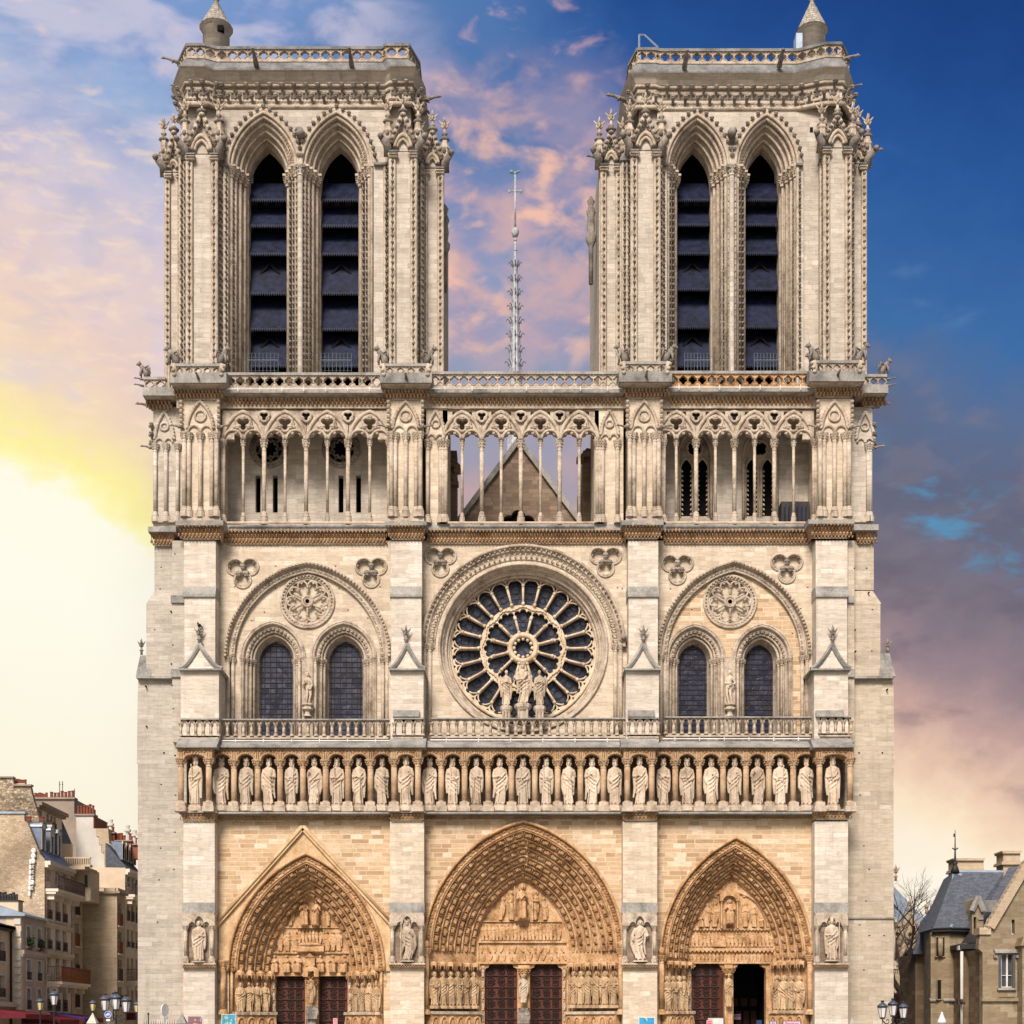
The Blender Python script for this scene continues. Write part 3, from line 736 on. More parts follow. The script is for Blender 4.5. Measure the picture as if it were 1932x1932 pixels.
        for kx in range(1, 6):
            x = xl+(xr-xl)*kx/6; g.box(x-.012, x+.012, gd-.05, gd-.01, zb, top(x))
        nz = 20
        for kz in range(1, nz):
            z = zb+(zt-zb)*kz/nz; zz = z
            hw = [x for x in [xl+(xr-xl)*q/80 for q in range(81)] if top(x) >= z]
            if hw: g.box(min(hw), max(hw), gd-.045, gd-.012, z-.014, z+.014)
        Q = arch_pts(wx, 1241, w, h_, 33, 14, 1399); g.tube([(WX(x, d0), gd-.03, WZ(y, d0)) for x, y in Q], .02, 4)
        part('window', g, [M['glass'], M['rust']], fo)
    for cx, cy in TF[i]: trefoil_orn(cx, cy)
# pedestal niches between the window pairs
for i, cx in ((0, 580), (2, 1377)):
    c = MB(); c.ubox(cx-10, 1241, cx+10, 1398, dR+.1, dR+.4)
    c.smooth()
    for dx in (-15, -8, 8, 15): column(c, WX(cx+dx, dR+.25), dR+.25, WZ(1397, dR+.25), WZ(1241, dR+.25), .09, .2, .35, 7)
    c.smooth(False)
    c.lathe((WX(cx, dR-.1), dR-.1, WZ(1352, dR-.1)), [(.28, 0), (.18, .12), (.16, .28), (.34, .4), (.34, .5), (.22, .58), (.38, .66), (.38, .74)], 8)
    part('statue_pedestal', c, M['carve'])
# ---------------------------------------------------------------- rose window
RX, RY = 987, 1223
mb = MB(); x0, x1 = wallx[1]
holes = [foil(cx, cy, 3, 16, 15.5, PI/6, 60, 4) for cx, cy in TF[1]] + [circ(RX, RY, 157, 96)]
mb.uplate([(x0, 1020), (x1, 1020), (x1, 1398), (x0, 1398)], holes, dR, dR+.3)
part('wall', mb, M['cream'])
for cx, cy in TF[1]: trefoil_orn(cx, cy)
rose = MB()
def rring(mb, prof, d_ref, a0=0.0, a1=2*PI, seg=96):
    rows = []
    for r_, dd in prof:
        rows.append([(WX(RX+r_*math.cos(a0+(a1-a0)*q/seg), d_ref), d_ref+dd, WZ(RY-r_*math.sin(a0+(a1-a0)*q/seg), d_ref)) for q in range(seg+1)])
    mb.loft(rows)
rring(rose, [(160, -.02), (159, -.1), (157, -.1), (156, .02), (154, .1), (152.5, .3), (149, .34), (148, .5), (145, .52), (144, .7), (141.5, .74), (140.5, 1.0), (139, 1.25)], dR)
for r_, dd, rad in ((158, -.08, .08), (153.5, .22, .09), (147, .52, .1), (142.6, .76, .1)):
    rose.smooth(); rose.tube([(WX(RX+r_*math.cos(2*PI*q/96), dR), dR+dd, WZ(RY-r_*math.sin(2*PI*q/96), dR)) for q in range(97)], rad, 6, False); rose.smooth(False)
# great hood over the upper half, resting on shafts
rring(rose, [(193, 0), (192.5, -.3), (188, -.34), (186, -.2), (184, -.1), (180, -.12), (176, .02), (170, .0), (166, .03), (160, .06), (158, 0)], dR, 0, PI, 80)
for r_, dd, rad in ((190.5, -.3, .1), (183.5, -.12, .1), (168, 0, .08)):
    rose.smooth(); rose.tube([(WX(RX+r_*math.cos(PI*q/80), dR), dR+dd, WZ(RY-r_*math.sin(PI*q/80), dR)) for q in range(81)], rad, 6, False); rose.smooth(False)
for q in range(60):
    a = PI*(q+.5)/60; rose.ell(W(RX+188*math.cos(a), RY-188*math.sin(a), dR-.3), .07, .12, .07, 5, 3)
for q in range(54):
    a = PI*(q+.5)/54; ca, sa = math.cos(a), math.sin(a)
    p, e = W(RX+169*ca, RY-169*sa, dR-.02), W(RX+176.5*ca, RY-176.5*sa, dR-.22)
    rose.tube([p, ((p+e)/2)+Vector((0, -.1, 0)), e], [.04, .055, .06], 5); rose.ell(e, .08, .09, .08, 5, 4)
roseo = part('rose_window', rose, M['carve'])
for x in (801, 811, 1161, 1171): s_ = MB(); column(s_, WX(x, dR-.08), dR-.08, WZ(1398, dR-.08), WZ(1216, dR-.08), .12, .3, .45, 8); part('hood_shaft', s_, M['carve'])
for x in (796, 1177): s_ = MB(); s_.smooth(); s_.ell(W(x, 1206, dR-.2), .28, .3, .3, 7, 5); s_.ell(W(x, 1203, dR-.5), .16, .2, .16, 7, 5); s_.smooth(False); part('grotesque', s_, M['carveg'])
tr = MB(); dT = dR+1.0; kk = k_(dT)
def rp(r_, a): return (RX+r_*math.cos(a), RY-r_*math.sin(a))
cxT, cyT = RX, RY
def petal(a, r0, r1, hw0, hw1, lr, tr_):
    """opening between two spokes: straight sides, three lobed head; local (s across, r along)"""
    P = [(-hw0, r0), (hw0, r0), (hw1, r1-2.05*lr)]
    for q in range(7):
        t = -1.25+2.5*q/6+.45; P.append((hw1-lr*.55+lr*math.cos(t), r1-1.55*lr+lr*.95*math.sin(t)))
    for q in range(9):
        t = .05+(PI-.1)*q/8; P.append((tr_*math.cos(t), r1-tr_+tr_*math.sin(t)))
    for q in range(7):
        t = 1.25-2.5*q/6+.45; P.append((-(hw1-lr*.55+lr*math.cos(t)), r1-1.55*lr+lr*.95*math.sin(t)))
    P.append((-hw1, r1-2.05*lr))
    ca, sa = math.cos(a), math.sin(a)
    return [(cxT+r*ca+s*sa, cyT-(r*sa-s*ca)) for s, r in P]
def sector(r0, r1, a, ha, n=5):
    return [rp(r1, a-ha+2*ha*q/n) for q in range(n+1)] + [rp(r0, a+ha-2*ha*q/n) for q in range(n+1)]
for k in range(24):
    a = PI/2+(k+.5)*PI/12
    tr.uplate(sector(78, 141, a, PI/24), [petal(a, 81.5, 134.5, 9.3, 13.0, 5.9, 5.9)], dT, dT+.28)
for k in range(12):
    a = PI/2+k*PI/6
    tr.uplate(sector(26, 78, a, PI/12), [petal(a, 29.5, 74.5, 5.9, 13.6, 6.3, 6.2)], dT, dT+.28)
tr.uplate(circ(cxT, cyT, 26.05, 48), [foil(cxT, cyT, 12, 17.5, 4.2, PI/12, 96, 15)], dT-.003, dT+.283)
tr.mat(1)
for k in range(24):
    a = PI/2+k*PI/12
    tr.uplate([rp(131, a), rp(137, a-.036), rp(137, a+.036)][::-1], [], dT-.006, dT+.05, False)
tr.mat(0)
tr.smooth()
for k in range(24):
    a = PI/2+k*PI/12
    p, q = rp(83, a), rp(119, a)
    tr.tube([W(*p, dT-.06), W(*q, dT-.06)], .07, 7)
    for rr in (84, 118): tr.ell(W(*rp(rr, a), dT-.06), .12, .13, .12, 7, 4)
    for sg in (-1, 1):
        ar = [W(*rp(121+9*math.sin(q*.5*PI/6), a+sg*(.012+.095*q/6)), dT-.03) for q in range(7)]
        tr.tube(ar, .045, 5)
for k in range(12):
    a = PI/2+(k+.5)*PI/6
    p, q = rp(28, a), rp(59, a)
    tr.tube([W(*p, dT-.06), W(*q, dT-.06)], .07, 7)
    for rr in (30, 57): tr.ell(W(*rp(rr, a), dT-.06), .12, .13, .12, 7, 4)
pts = []
for q in range(145):      # scalloped ring between the two rows of lights
    a = PI/2+2*PI*q/144; ph = (q % 12)/12
    pts.append(W(*rp(77+2.4*math.cos(2*PI*ph)-1.6*abs(math.sin(6*PI*ph*1.0)), a), dT-.04))
tr.tube(pts, .055, 6, False)
for r_, rad in ((24.5, .16), (27, .1), (21.5, .07), (138.5, .12)):
    tr.tube([W(*rp(r_, 2*PI*q/64), dT-.05) for q in range(65)], rad, 6, False)
for k in range(12):
    a = PI/2+(k+.0)*PI/6; tr.ell(W(*rp(17.3, a), dT), .12, .12, .12, 6, 4)
tr.smooth(False)
part('rose_tracery', tr, [M['tracery'], M['dark']], roseo)
gl = MB(); gl.uplate(circ(cxT, cyT, 141, 64), [], dT+.42, dT+.5, False)
gl.mat(1); gl.smooth()
for k in range(24):
    a = PI/2+(k+.5)*PI/12
    for rr, s in ((96, 6), (110, 8), (123, 6)):
        c0 = rp(rr, a); gl.tube([W(c0[0]+s*math.cos(2*PI*q/12), c0[1]+s*math.sin(2*PI*q/12), dT+.4) for q in range(13)], .014, 3, False)
for k in range(12):
    a = PI/2+k*PI/6
    for rr, s in ((44, 5), (60, 8)):
        c0 = rp(rr, a); gl.tube([W(c0[0]+s*math.cos(2*PI*q/12), c0[1]+s*math.sin(2*PI*q/12), dT+.4) for q in range(13)], .014, 3, False)
for r_ in (50, 67, 93, 104, 117):
    gl.tube([W(*rp(r_, 2*PI*q/64), dT+.4) for q in range(65)], .014, 3, False)
part('rose_glass', gl, [M['glass'], M['rust']], roseo)
# ================================================================ statues
def solidify(mb, vox=.0085, name='statue', it=2):
    """fuse the pieces of a figure into one continuous surface"""
    o = mb.build('tmp', [M['statue']])
    r = o.modifiers.new('r', 'REMESH'); r.mode = 'VOXEL'; r.voxel_size = vox; r.use_smooth_shade = True
    s = o.modifiers.new('s', 'SMOOTH'); s.factor = .45; s.iterations = it
    dg = bpy.context.evaluated_depsgraph_get(); dg.update()
    me = bpy.data.meshes.new_from_object(o.evaluated_get(dg), depsgraph=dg); me.name = name
    bpy.data.objects.remove(o, do_unlink=True)
    me.materials.clear()
    for p in me.polygons: p.use_smooth = True
    return me
def figure(seed, pose='hold', hair='long', beard=True, veil=False, sway=0.0, slim=1.0, nude=False, wings=0, turn=0.0, cape=True, child=False, mitre=False):
    """robed figure, one unit tall, feet at the origin, looking towards -Y"""
    rnd = random.Random(seed); m = MB()
    sw = lambda t: sway*math.sin(PI*min(1, t/.8))*.06
    if not nude:
        prof = [(.02, .108, .085), (.1, .104, .08), (.25, .098, .075), (.42, .108, .08), (.52, .108, .078), (.6, .088, .066), (.68, .098, .07), (.75, .112, .068), (.795, .112, .06), (.825, .075, .05), (.85, .034, .034), (.88, .03, .032)]
        rows = []; ph = rnd.uniform(0, 6); nf = rnd.choice((7, 8, 9))
        for t, rx, ry in prof:
            amp = .13*max(0, min(1, (.64-t)/.4)); row = []
            for q in range(40):
                a = 2*PI*q/40; w = 1+amp*(.6*math.sin(nf*a+ph+t*1.5)+.4*math.sin((nf*2+1)*a+ph*2))
                row.append((rx*slim*w*math.cos(a)+sw(t), ry*w*math.sin(a), t))
            rows.append(row)
        m.loft(rows, True, True)
        # mantle folds drawn across the body
        for q in range(rnd.choice((3, 4))):
            z0 = .72-.09*q; s1 = rnd.choice((-1, 1)) if q == 0 else s1
            pts = [(s1*.1*slim+sw(z0), -.035, z0), (s1*.04, -.085, z0-.1), (-s1*.04, -.09, z0-.17), (-s1*.1*slim, -.06, z0-.2)]
            m.tube(pts, [.02, .017, .017, .014], 6)
        for q in range(6):
            x = -.085+.034*q+rnd.uniform(-.01, .01); zt = rnd.uniform(.38, .52)
            m.tube([(x*.9+sw(.5), -.078, zt), (x+sw(.3), -.086, zt*.55), (x*1.1, -.088, .04)], [.008, .012, .014], 5)
        if cape:
            for sg in (-1, 1):
                m.tube([(sg*.1+sw(.78), .0, .79), (sg*.135+sw(.6), .005, .6), (sg*.13+sw(.4), -.0, .38), (sg*rnd.uniform(.11, .14), 0, rnd.uniform(.12, .3))], [.03, .04, .034, .018], 8)
        for sg in (-1, 1): m.ell((sg*.05, -.1, .018), .026, .05, .02, 8, 5)
    else:
        for sg in (-1, 1):
            m.tube([(sg*.045+sw(.5), 0, .52), (sg*.05+sw(.3), -.01, .3), (sg*.04, .01, .06), (sg*.04, 0, .02)], [.05, .037, .022, .024], 8)
            m.ell((sg*.045, -.035, .015), .022, .05, .017, 8, 5)
        m.loft([[(rx*math.cos(2*PI*q/20)+sw(t), ry*math.sin(2*PI*q/20), t) for q in range(20)] for t, rx, ry in ((.46, .08, .06), (.54, .088, .062), (.62, .066, .05), (.72, .085, .06), (.79, .095, .05), (.825, .06, .042), (.85, .03, .03), (.89, .028, .03))], True, True)
        m.ell((sw(.5), -.06, .5), .05, .03, .05)
    hx = sw(.9)+turn*.01; hz = .925
    c, s = math.cos(turn*.5), math.sin(turn*.5)
    def H(x, y, z): return (hx+x*c-y*s, y*c+x*s-.012, hz+z)
    m.ell(H(0, 0, 0), .042, .05, .062, 14, 10)
    m.ell(H(0, -.052, -.008), .009, .014, .017, 6, 5)                # nose
    m.tube([H(-.026, -.044, .017), H(0, -.05, .02), H(.026, -.044, .017)], .006, 5)   # brow
    for sg in (-1, 1): m.ell(H(sg*.016, -.044, .007), .007, .006, .005, 6, 4); m.ell(H(sg*.043, 0, 0), .007, .012, .017, 6, 4)
    m.ell(H(0, -.044, -.032), .014, .008, .006, 6, 4)
    if beard: m.ell(H(0, -.036, -.05), .028, .026, .036, 10, 6); m.tube([H(0, -.045, -.05), H(0, -.05, -.095)], [.02, .006], 6)
    else: m.ell(H(0, -.035, -.047), .017, .014, .012, 8, 5)
    if hair == 'long':
        m.ell(H(0, .012, .018), .05, .052, .055, 12, 8)
        for sg in (-1, 1): m.tube([H(sg*.043, 0, .03), H(sg*.052, .005, -.02), H(sg*.044, .005, -.065)], [.016, .018, .01], 6)
    elif hair == 'short': m.ell(H(0, .01, .02), .046, .051, .052, 12, 8)
    if veil:
        m.tube([H(0, .015, .05), H(0, .045, 0), H(0, .06, -.1)], [.045, .055, .06], 10)
        for sg in (-1, 1): m.tube([H(sg*.03, -.01, .045), H(sg*.055, .0, 0), H(sg*.07, .01, -.1)], [.018, .02, .028], 7)
    if mitre: m.loft([[(p[0], p[1], p[2]) for p in [H(.045*k*math.cos(2*PI*q/10), .045*k2*math.sin(2*PI*q/10), z) for q in range(10)]] for k, k2, z in ((1, 1, .035), (1.12, 1, .07), (.75, .6, .12), (.1, .1, .165))], True, True)
    def hand(p, dx=0, dz=.0, curl=1):
        x, y, z = p; m.ell(p, .02, .017, .022, 8, 6)
        for f in range(4): m.tube([(x+dx*.012-.012+f*.008, y-.012, z-.004+dz), (x+dx*.02-.012+f*.008, y-.024, z-.012+dz*1.5), (x+dx*.02-.011+f*.007, y-.02, z-.028+dz*2)], [.0055, .005, .004], 5)
        m.tube([(x+(.016 if dx <= 0 else -.016), y-.01, z+.004), (x+(.02 if dx <= 0 else -.02), y-.026, z+.008)], [.006, .004], 5)
    def arm(sg, elbow, hnd):
        sh_ = (sg*.105*slim+sw(.78), 0, .785)
        m.tube([sh_, ((sh_[0]+elbow[0])/2+sg*.006, elbow[1]*.5, (sh_[2]+elbow[2])/2), elbow], [.036, .034, .03], 8)
        m.tube([elbow, ((elbow[0]+hnd[0])/2, (elbow[1]+hnd[1])/2-.004, (elbow[2]+hnd[2])/2-.008), hnd], [.032, .027, .018], 8)
        if not nude: m.tube([((elbow[0]+hnd[0])/2, (elbow[1]+hnd[1])/2, (elbow[2]+hnd[2])/2), ((elbow[0]+hnd[0])/2+sg*.004, (elbow[1]+hnd[1])/2+.01, (elbow[2]+hnd[2])/2-.1)], [.022, .006], 6)
        hand(hnd, -sg)
    P = {'hold': ((-.14, -.01, .6), (-.04, -.105, .6), (.14, -.01, .6), (.03, -.1, .53)),
         'chest': ((-.14, -.01, .61), (-.02, -.1, .68), (.145, -.01, .6), (.1, -.06, .47)),
         'down': ((-.145, 0, .6), (-.12, -.05, .44), (.14, -.01, .61), (.03, -.105, .63)),
         'cross': ((-.14, -.01, .61), (.03, -.11, .6), (.14, -.01, .61), (-.03, -.1, .54)),
         'raise': ((-.15, -.01, .62), (-.09, -.09, .74), (.14, -.01, .6), (.04, -.1, .55)),
         'mantle': ((-.145, 0, .6), (-.11, -.06, .5), (.14, -.01, .62), (.06, -.09, .72)),
         'pray': ((-.13, -.02, .62), (-.012, -.11, .66), (.13, -.02, .62), (.012, -.11, .66)),
         'wide': ((-.16, 0, .62), (-.16, -.07, .5), (.16, 0, .62), (.15, -.07, .6))}[pose]
    arm(-1, P[0], P[1]); arm(1, P[2], P[3])
    if child:
        m.ell((.06, -.11, .7), .04, .035, .07, 10, 6); m.ell((.06, -.125, .8), .026, .028, .035, 10, 6); m.tube([(.05, -.13, .66), (.03, -.15, .6)], [.02, .015], 6)
    if wings:
        for sg in (wings,) if abs(wings) == 1 else (-1, 1):
            for k in range(5): m.tube([(sg*.07, .05, .72), (sg*(.15+.012*k), .07, .84-.03*k), (sg*(.2-.008*k), .07, .66-.05*k), (sg*(.15-.01*k), .06, .4+.03*k)], [.03, .034, .028, .01], 6)
    return m

COARSE = {}
def coarse(key, vox=.02, mbx=None, **kw):
    me = solidify(mbx or figure(sum(ord(c) for c in key)*7, **kw), vox, 'tmp', 1)
    COARSE[key] = ([tuple(v.co) for v in me.vertices], [tuple(p.vertices) for p in me.polygons]); bpy.data.meshes.remove(me)
def seated_mb(seed=1):
    m = MB(); rnd = random.Random(seed)
    m.loft([[(rx*1.25*math.cos(2*PI*q/24)*(1+.08*math.sin(7*q*2*PI/24)), y0+ry*math.sin(2*PI*q/24), t) for q in range(24)] for t, rx, ry, y0 in ((.0, .15, .1, -.14), (.2, .14, .1, -.15), (.42, .15, .12, -.13), (.47, .14, .13, -.1))], True, True)
    m.loft([[(rx*1.1*math.cos(2*PI*q/20), ry*math.sin(2*PI*q/20), t) for q in range(20)] for t, rx, ry in ((.0, .16, .09), (.42, .15, .1), (.55, .11, .09), (.68, .13, .085), (.76, .14, .075), (.81, .07, .05), (.85, .045, .045))], True, True)
    m.ell((0, -.03, .91), .062, .068, .085, 12, 8); m.ell((0, -.09, .87), .03, .02, .045)
    for s in (-1, 1):
        m.tube([(s*.14, 0, .74), (s*.19, -.04, .57), (s*.09, -.17, .6 if s > 0 else .68)], [.05, .045, .03], 7)
        m.ell((s*.09, -.19, .46), .07, .07, .06); m.tube([(s*.09, -.24, .44), (s*.1, -.26, .04)], [.045, .03], 7)
    for q in range(4): m.tube([(-.12+q*.08, -.26, .38), (-.11+q*.075, -.28, .03)], [.012, .018], 5)
    m.tube([(-.1, -.07, .7), (.0, -.12, .6), (.1, -.14, .52)], [.02, .02, .02], 6)
    return m
def stamp(mb, key, p, h, wide=1.0, flat=1.0, lean=0.0, turn=0.0, mirror=False):
    vs, fs = COARSE[key]; c, s = math.cos(turn), math.sin(turn); cl, sl = math.cos(lean), math.sin(lean); mx = -1 if mirror else 1
    out = []
    for x, y, z in vs:
        x *= wide*mx; x, y = x*c-y*s, x*s+y*c; y *= flat
        x, z = x*cl+(z-.5)*sl, .5+(z-.5)*cl-x*sl
        out.append((p[0]+x*h, p[1]+y*h, p[2]+z*h))
    o = mb.sm; mb.sm = True; mb.add(out, [f[::-1] if mirror else f for f in fs]); mb.sm = o
coarse('c_a', pose='hold'); coarse('c_b', pose='chest', turn=.5, sway=.4); coarse('c_c', pose='down', beard=False, turn=-.5, sway=-.4); coarse('c_d', pose='pray', beard=False, veil=True); coarse('c_e', pose='raise', turn=.6)
coarse('seat', .022, seated_mb()); coarse('seat_lo', .034, seated_mb()); coarse('lo_a', .032, pose='hold'); coarse('lo_b', .032, pose='pray', turn=.6, sway=.5)
# ================================================================ portals
STK = ('c_a', 'c_b', 'c_c', 'c_d', 'c_e')
def relief_fig(mb, px, yt, yb, d, wid=1.0, seat=False, halo=False, lean=0.0, arms=True):
    """figure carved in high relief from a panel"""
    a, b = W(px, yt, d), W(px, yb, d); h = a.z-b.z
    key = 'seat' if seat else random.choice(STK)
    stamp(mb, key, (b.x, d-h*(.1 if seat else .06), b.z), h, wid*(1.0 if seat else 1.15), 1.15, lean, random.uniform(-.4, .4), random.random() < .5)
    if halo: mb.smooth(); mb.ell((b.x+lean*h*.42, d-h*.02, b.z+h*.92), h*.12, h*.04, h*.12, 14, 4); mb.smooth(False)
def arch_fig(mb, x, y, ang, L_, wd, d):
    """voussoir figure: runs along the arch, standing or seated, under a tiny canopy"""
    p = W(x, y, 0); k = k_(0); Lw = L_*k; ww = wd*k
    t = Vector((math.cos(ang), 0, math.sin(ang)))
    if t.z < 0 or (abs(t.z) < 1e-3): t = -t
    key = random.choice(('seat_lo', 'lo_a', 'lo_b', 'seat_lo'))
    vs, fs = COARSE[key]; n = Vector((t.z, 0, -t.x)); yv = Vector((0, 1, 0)); c = Vector((p.x, d, p.z)); hh = Lw*.84
    wx = ww/hh*(2.2 if key == 'seat_lo' else 3.1); wx = min(wx, 1.9); mx = random.choice((-1, 1)); tl = random.uniform(-.12, .12)
    out = [tuple(c + n*(vx*wx*mx*hh*.9+tl*(vz-.5)*hh) + yv*(vy*hh*1.35) + t*((vz-.54)*hh)) for vx, vy, vz in vs]
    mb.smooth(); mb.add(out, [f if mx > 0 else f[::-1] for f in fs]); mb.smooth(False)
    e = c + t*Lw*.43 - yv*ww*.05
    q = [(-.3, -.42), (0, -.56), (.3, -.42), (.26, .3), (-.26, .3)]
    vs = [e + n*ww*a + yv*ww*b + t*Lw*s for s in (-.02, .04) for a, b in q]
    mb.add(vs, [(0,1,2,3,4), (9,8,7,6,5)] + [(i, i+5, (i+1) % 5+5, (i+1) % 5) for i in range(5)])
def spiral(mb, x, z, y, r, turns=1.6, cw=1, a0=0.0, rad=.022):
    pts = []
    for i in range(16):
        t = i/15; a = a0+cw*turns*2*PI*t; rr = r*(1-.82*t)
        pts.append((x+rr*math.cos(a), y, z+rr*math.sin(a)))
    mb.tube(pts, rad, 4, False)
def door_leaf(pxa, pxb, pyt, d, parent, frame_side=0):
    m = MB(); xa, xb = WX(pxa, d), WX(pxb, d); zt = WZ(pyt, d); y = d
    m.box(xa, xb, y, y+.15, 0.02, zt)
    n = 6
    for k in range(n+1): x = xa+(xb-xa)*k/n; m.box(x-.012, x+.012, y-.02, y-.002, .02, zt)
    m.mat(1); w_ = xb-xa; a0, a1 = xa+.06*w_, xb-.06*w_
    if frame_side > 0: a1 = xb-.16*w_
    if frame_side < 0: a0 = xa+.16*w_
    bands = [(zt-.25, 0), (zt-.75, 1), (zt-1.45, 2), (zt-2.1, 0), (zt-2.75, 1), (zt-3.4, 2), (zt-4.0, 0), (zt-4.6, 1)]
    for zc, kind in bands:
        if zc < .3: continue
        m.tube([(a0, y-.04, zc), (a1, y-.04, zc)], .045, 5)
        nn = 3
        for q in range(nn):
            cx = a0+(q+.5)*(a1-a0)/nn; rr = (a1-a0)/nn*.44
            for sg in (-1, 1):
                spiral(m, cx, zc+sg*rr*.95, y-.035, rr*.9, 1.7, sg*(1 if q % 2 else -1), -sg*PI/2, .03)
                for f in range(4):
                    a = f*1.7+q; m.ell((cx+rr*.8*math.cos(a), y-.04, zc+sg*rr*.95+rr*.8*math.sin(a)), .05, .03, .05, 5, 3)
            m.ell((cx, y-.04, zc), .07, .04, .07, 6, 3)
    return part('door', m, [M['door'], M['ironm']], parent)
for pi, p in enumerate(PORT):
    cx, ys, w_, h_, T, dep, no = p['cx'], p['ys'], p['w'], p['h'], p['t'], p['dep'], p['no']
    MATP = [M['carvew'], M['carveo'], M['carve'], M['warm']]
    # root part: moulded surround
    a = MB()
    arch_loft(a, cx, ys, w_, h_, [(-3, 0), (-3, -.2), (.5, -.24), (1.5, -.1), (3, 0), (9.5, .1), (11, .06), (13, .1)], 0, 26)
    a.smooth(); arch_tube(a, cx, ys, w_, h_, -1.2, -.2, .1, 0, 26); arch_tube(a, cx, ys, w_, h_, 11, .02, .09, 0, 26); a.smooth(False)
    a.mat(1)
    for q, (x, y, g_) in enumerate(arch_walk(cx, ys, w_, h_, 6.2, 5.4)):
        a.ell(W(x, y, .02), .15, .12, .13, 6, 4)
        a.ell(W(x+2*math.sin(q*1.9), y+2*math.cos(q*1.9), -.04), .09, .1, .09, 5, 3)
    po = part('portal', a, MATP)
    # orders of figures
    bw = (T-13)/no; dd = (dep-.2)/no
    for k in range(no):
        t0 = 13+k*bw; y0 = .1+k*dd; o = MB()
        arch_loft(o, cx, ys, w_, h_, [(t0, y0), (t0+.6, y0-.05), (t0+2.4, y0-.04), (t0+3.0, y0+.07), (t0+bw*.5, y0+dd*.5), (t0+bw-.6, y0+dd*.95), (t0+bw, y0+dd)], 0, 26)
        o.smooth(); arch_tube(o, cx, ys, w_, h_, t0+1.4, y0-.03, .065, 0, 26); o.smooth(False)
        o.mat(1 if k < no else 0)
        st = 17.5 if pi == 1 else (19 if pi == 0 else 16.5)
        for (x, y, g_) in arch_walk(cx, ys, w_, h_, t0+bw*.6, st-1.6*(k % 2)):
            arch_fig(o, x, y, g_, st*random.uniform(.9, 1.02), bw*.8, y0+dd*.34)
        part('archivolt', o, MATP, po)
    # back wall of the portal: tympanum, lintels and door openings
    tymp = MB(); P = [(WX(x, 0), WZ(y, 0)) for x, y in arch_pts(cx, ys, w_, h_, T-.5, 22)]
    DP = [((520.7, 575.8), (601.4, 656)), ((915, 976), (1000.7, 1060.7)), ((1304.6, 1365.6), (1383.8, 1445))][pi]
    yd = p['door']; zl, zr = P[0], P[-1]
    xl, xr = P[0][0], P[-1][0]
    outer = [(xl, -.1)] + P + [(xr, -.1)]
    hl = []
    for (u0, u1) in DP:
        xa, xb, zt = WX(u0, dep), WX(u1, dep), WZ(yd, dep)
        if pi == 0: hl.append([(xa, -.05), (xb, -.05), (xb, zt), (xa, zt)])
        else:
            c_ = .22
            hl.append([(xa, -.05), (xb, -.05), (xb, zt-c_*1.6), (xb-c_*.3, zt-c_*1.1), (xb-c_, zt-c_*.9), (xb-c_*1.2, zt-c_*.4), (xb-c_*1.5, zt), (xa+c_*1.5, zt), (xa+c_*1.2, zt-c_*.4), (xa+c_, zt-c_*.9), (xa+c_*.3, zt-c_*1.1), (xa, zt-c_*1.6)])
    tymp.plate(outer, hl, dep, dep+.6)
    tymp.smooth()
    tymp.tube([(x, dep-.05, z) for x, z in P], .09, 6); tymp.smooth(False)
    def strip(y0, y1, x0, x1, o_=.12, mat=0): tymp.mat(mat); tymp.ubox(x0, y0, x1, y1, dep-o_, dep+.01); tymp.mat(0)
    F = lambda x, yt, yb, **kw: relief_fig(tymp, x, yt, yb, dep-.02, **kw)
    if pi == 1:
        strip(1737, 1739.5, 908, 1060); strip(1775, 1779, 900, 1071, .16); strip(1814, 1818.5, 898, 1074, .2)
        strip(1779, 1814, 898, 903, .14); strip(1779, 1814, 1069, 1074, .14)
        F(985, 1668, 1737, seat=True, halo=True, wid=.72); F(964, 1680, 1737, halo=True, wid=.7); F(1010, 1680, 1737, halo=True, wid=.7)
        F(947, 1693, 1737, halo=True, wid=.8, lean=.1); F(1027, 1693, 1737, halo=True, wid=.8, lean=-.1)
        tymp.tube([W(971, 1672, dep-.4), W(972, 1738, dep-.3)], .035, 5)
        tymp.bar(W(1004.5, 1688, dep-.4), W(1004.5, 1736, dep-.4), .09, .08); tymp.bar(W(996, 1699, dep-.42), W(1017, 1699, dep-.42), .09, .08)
        tymp.smooth(); tymp.lathe(W(985, 1738, dep-.15), [(.5, 0), (.48, .15), (.3, .3), (.1, .36)], 10, 1, .5); tymp.smooth(False)
        for q in range(22):
            x = 911+q*6.8
            F(x, 1742+random.uniform(-1, 2), 1775, wid=.75, arms=(q % 2 == 0))
        for row in range(2):
            for q in range(13):
                x = 909+q*12.6+row*5; y = 1783+row*15
                ln = random.uniform(-.5, .5)
                F(min(x, 1064), y, y+14.5, wid=.9, lean=ln)
    if pi == 0:
        strip(1748, 1751, 527, 646, .1); strip(1795, 1799, 510, 664, .16); strip(1836, 1841.5, 508, 666, .18)
        F(574, 1695, 1748, seat=True, halo=False, wid=.8); F(598, 1697, 1748, seat=True, wid=.8)
        F(551, 1713, 1748, wid=.8, lean=.15); F(618, 1713, 1748, wid=.8, lean=-.15)
        tymp.ubox(560, 1746, 606, 1751, dep-.3, dep)
        for q, x in enumerate((530, 543, 557, 617, 628, 640)): F(x, 1757, 1795, wid=1.0, halo=True, lean=.05 if q < 3 else -.05)
        for q in range(8): F(566+q*6.5, 1753, 1780, wid=.7, halo=True, arms=False)
        tymp.ubox(559, 1785, 611, 1795, dep-.4, dep)
        tymp.smooth(); tymp.ell(W(585, 1782, dep-.3), .75, .22, .13, 12, 6); tymp.smooth(False)
        for x in (518, 541, 563, 605, 628, 650): F(x, 1802, 1836, seat=True, wid=1.15, halo=True)
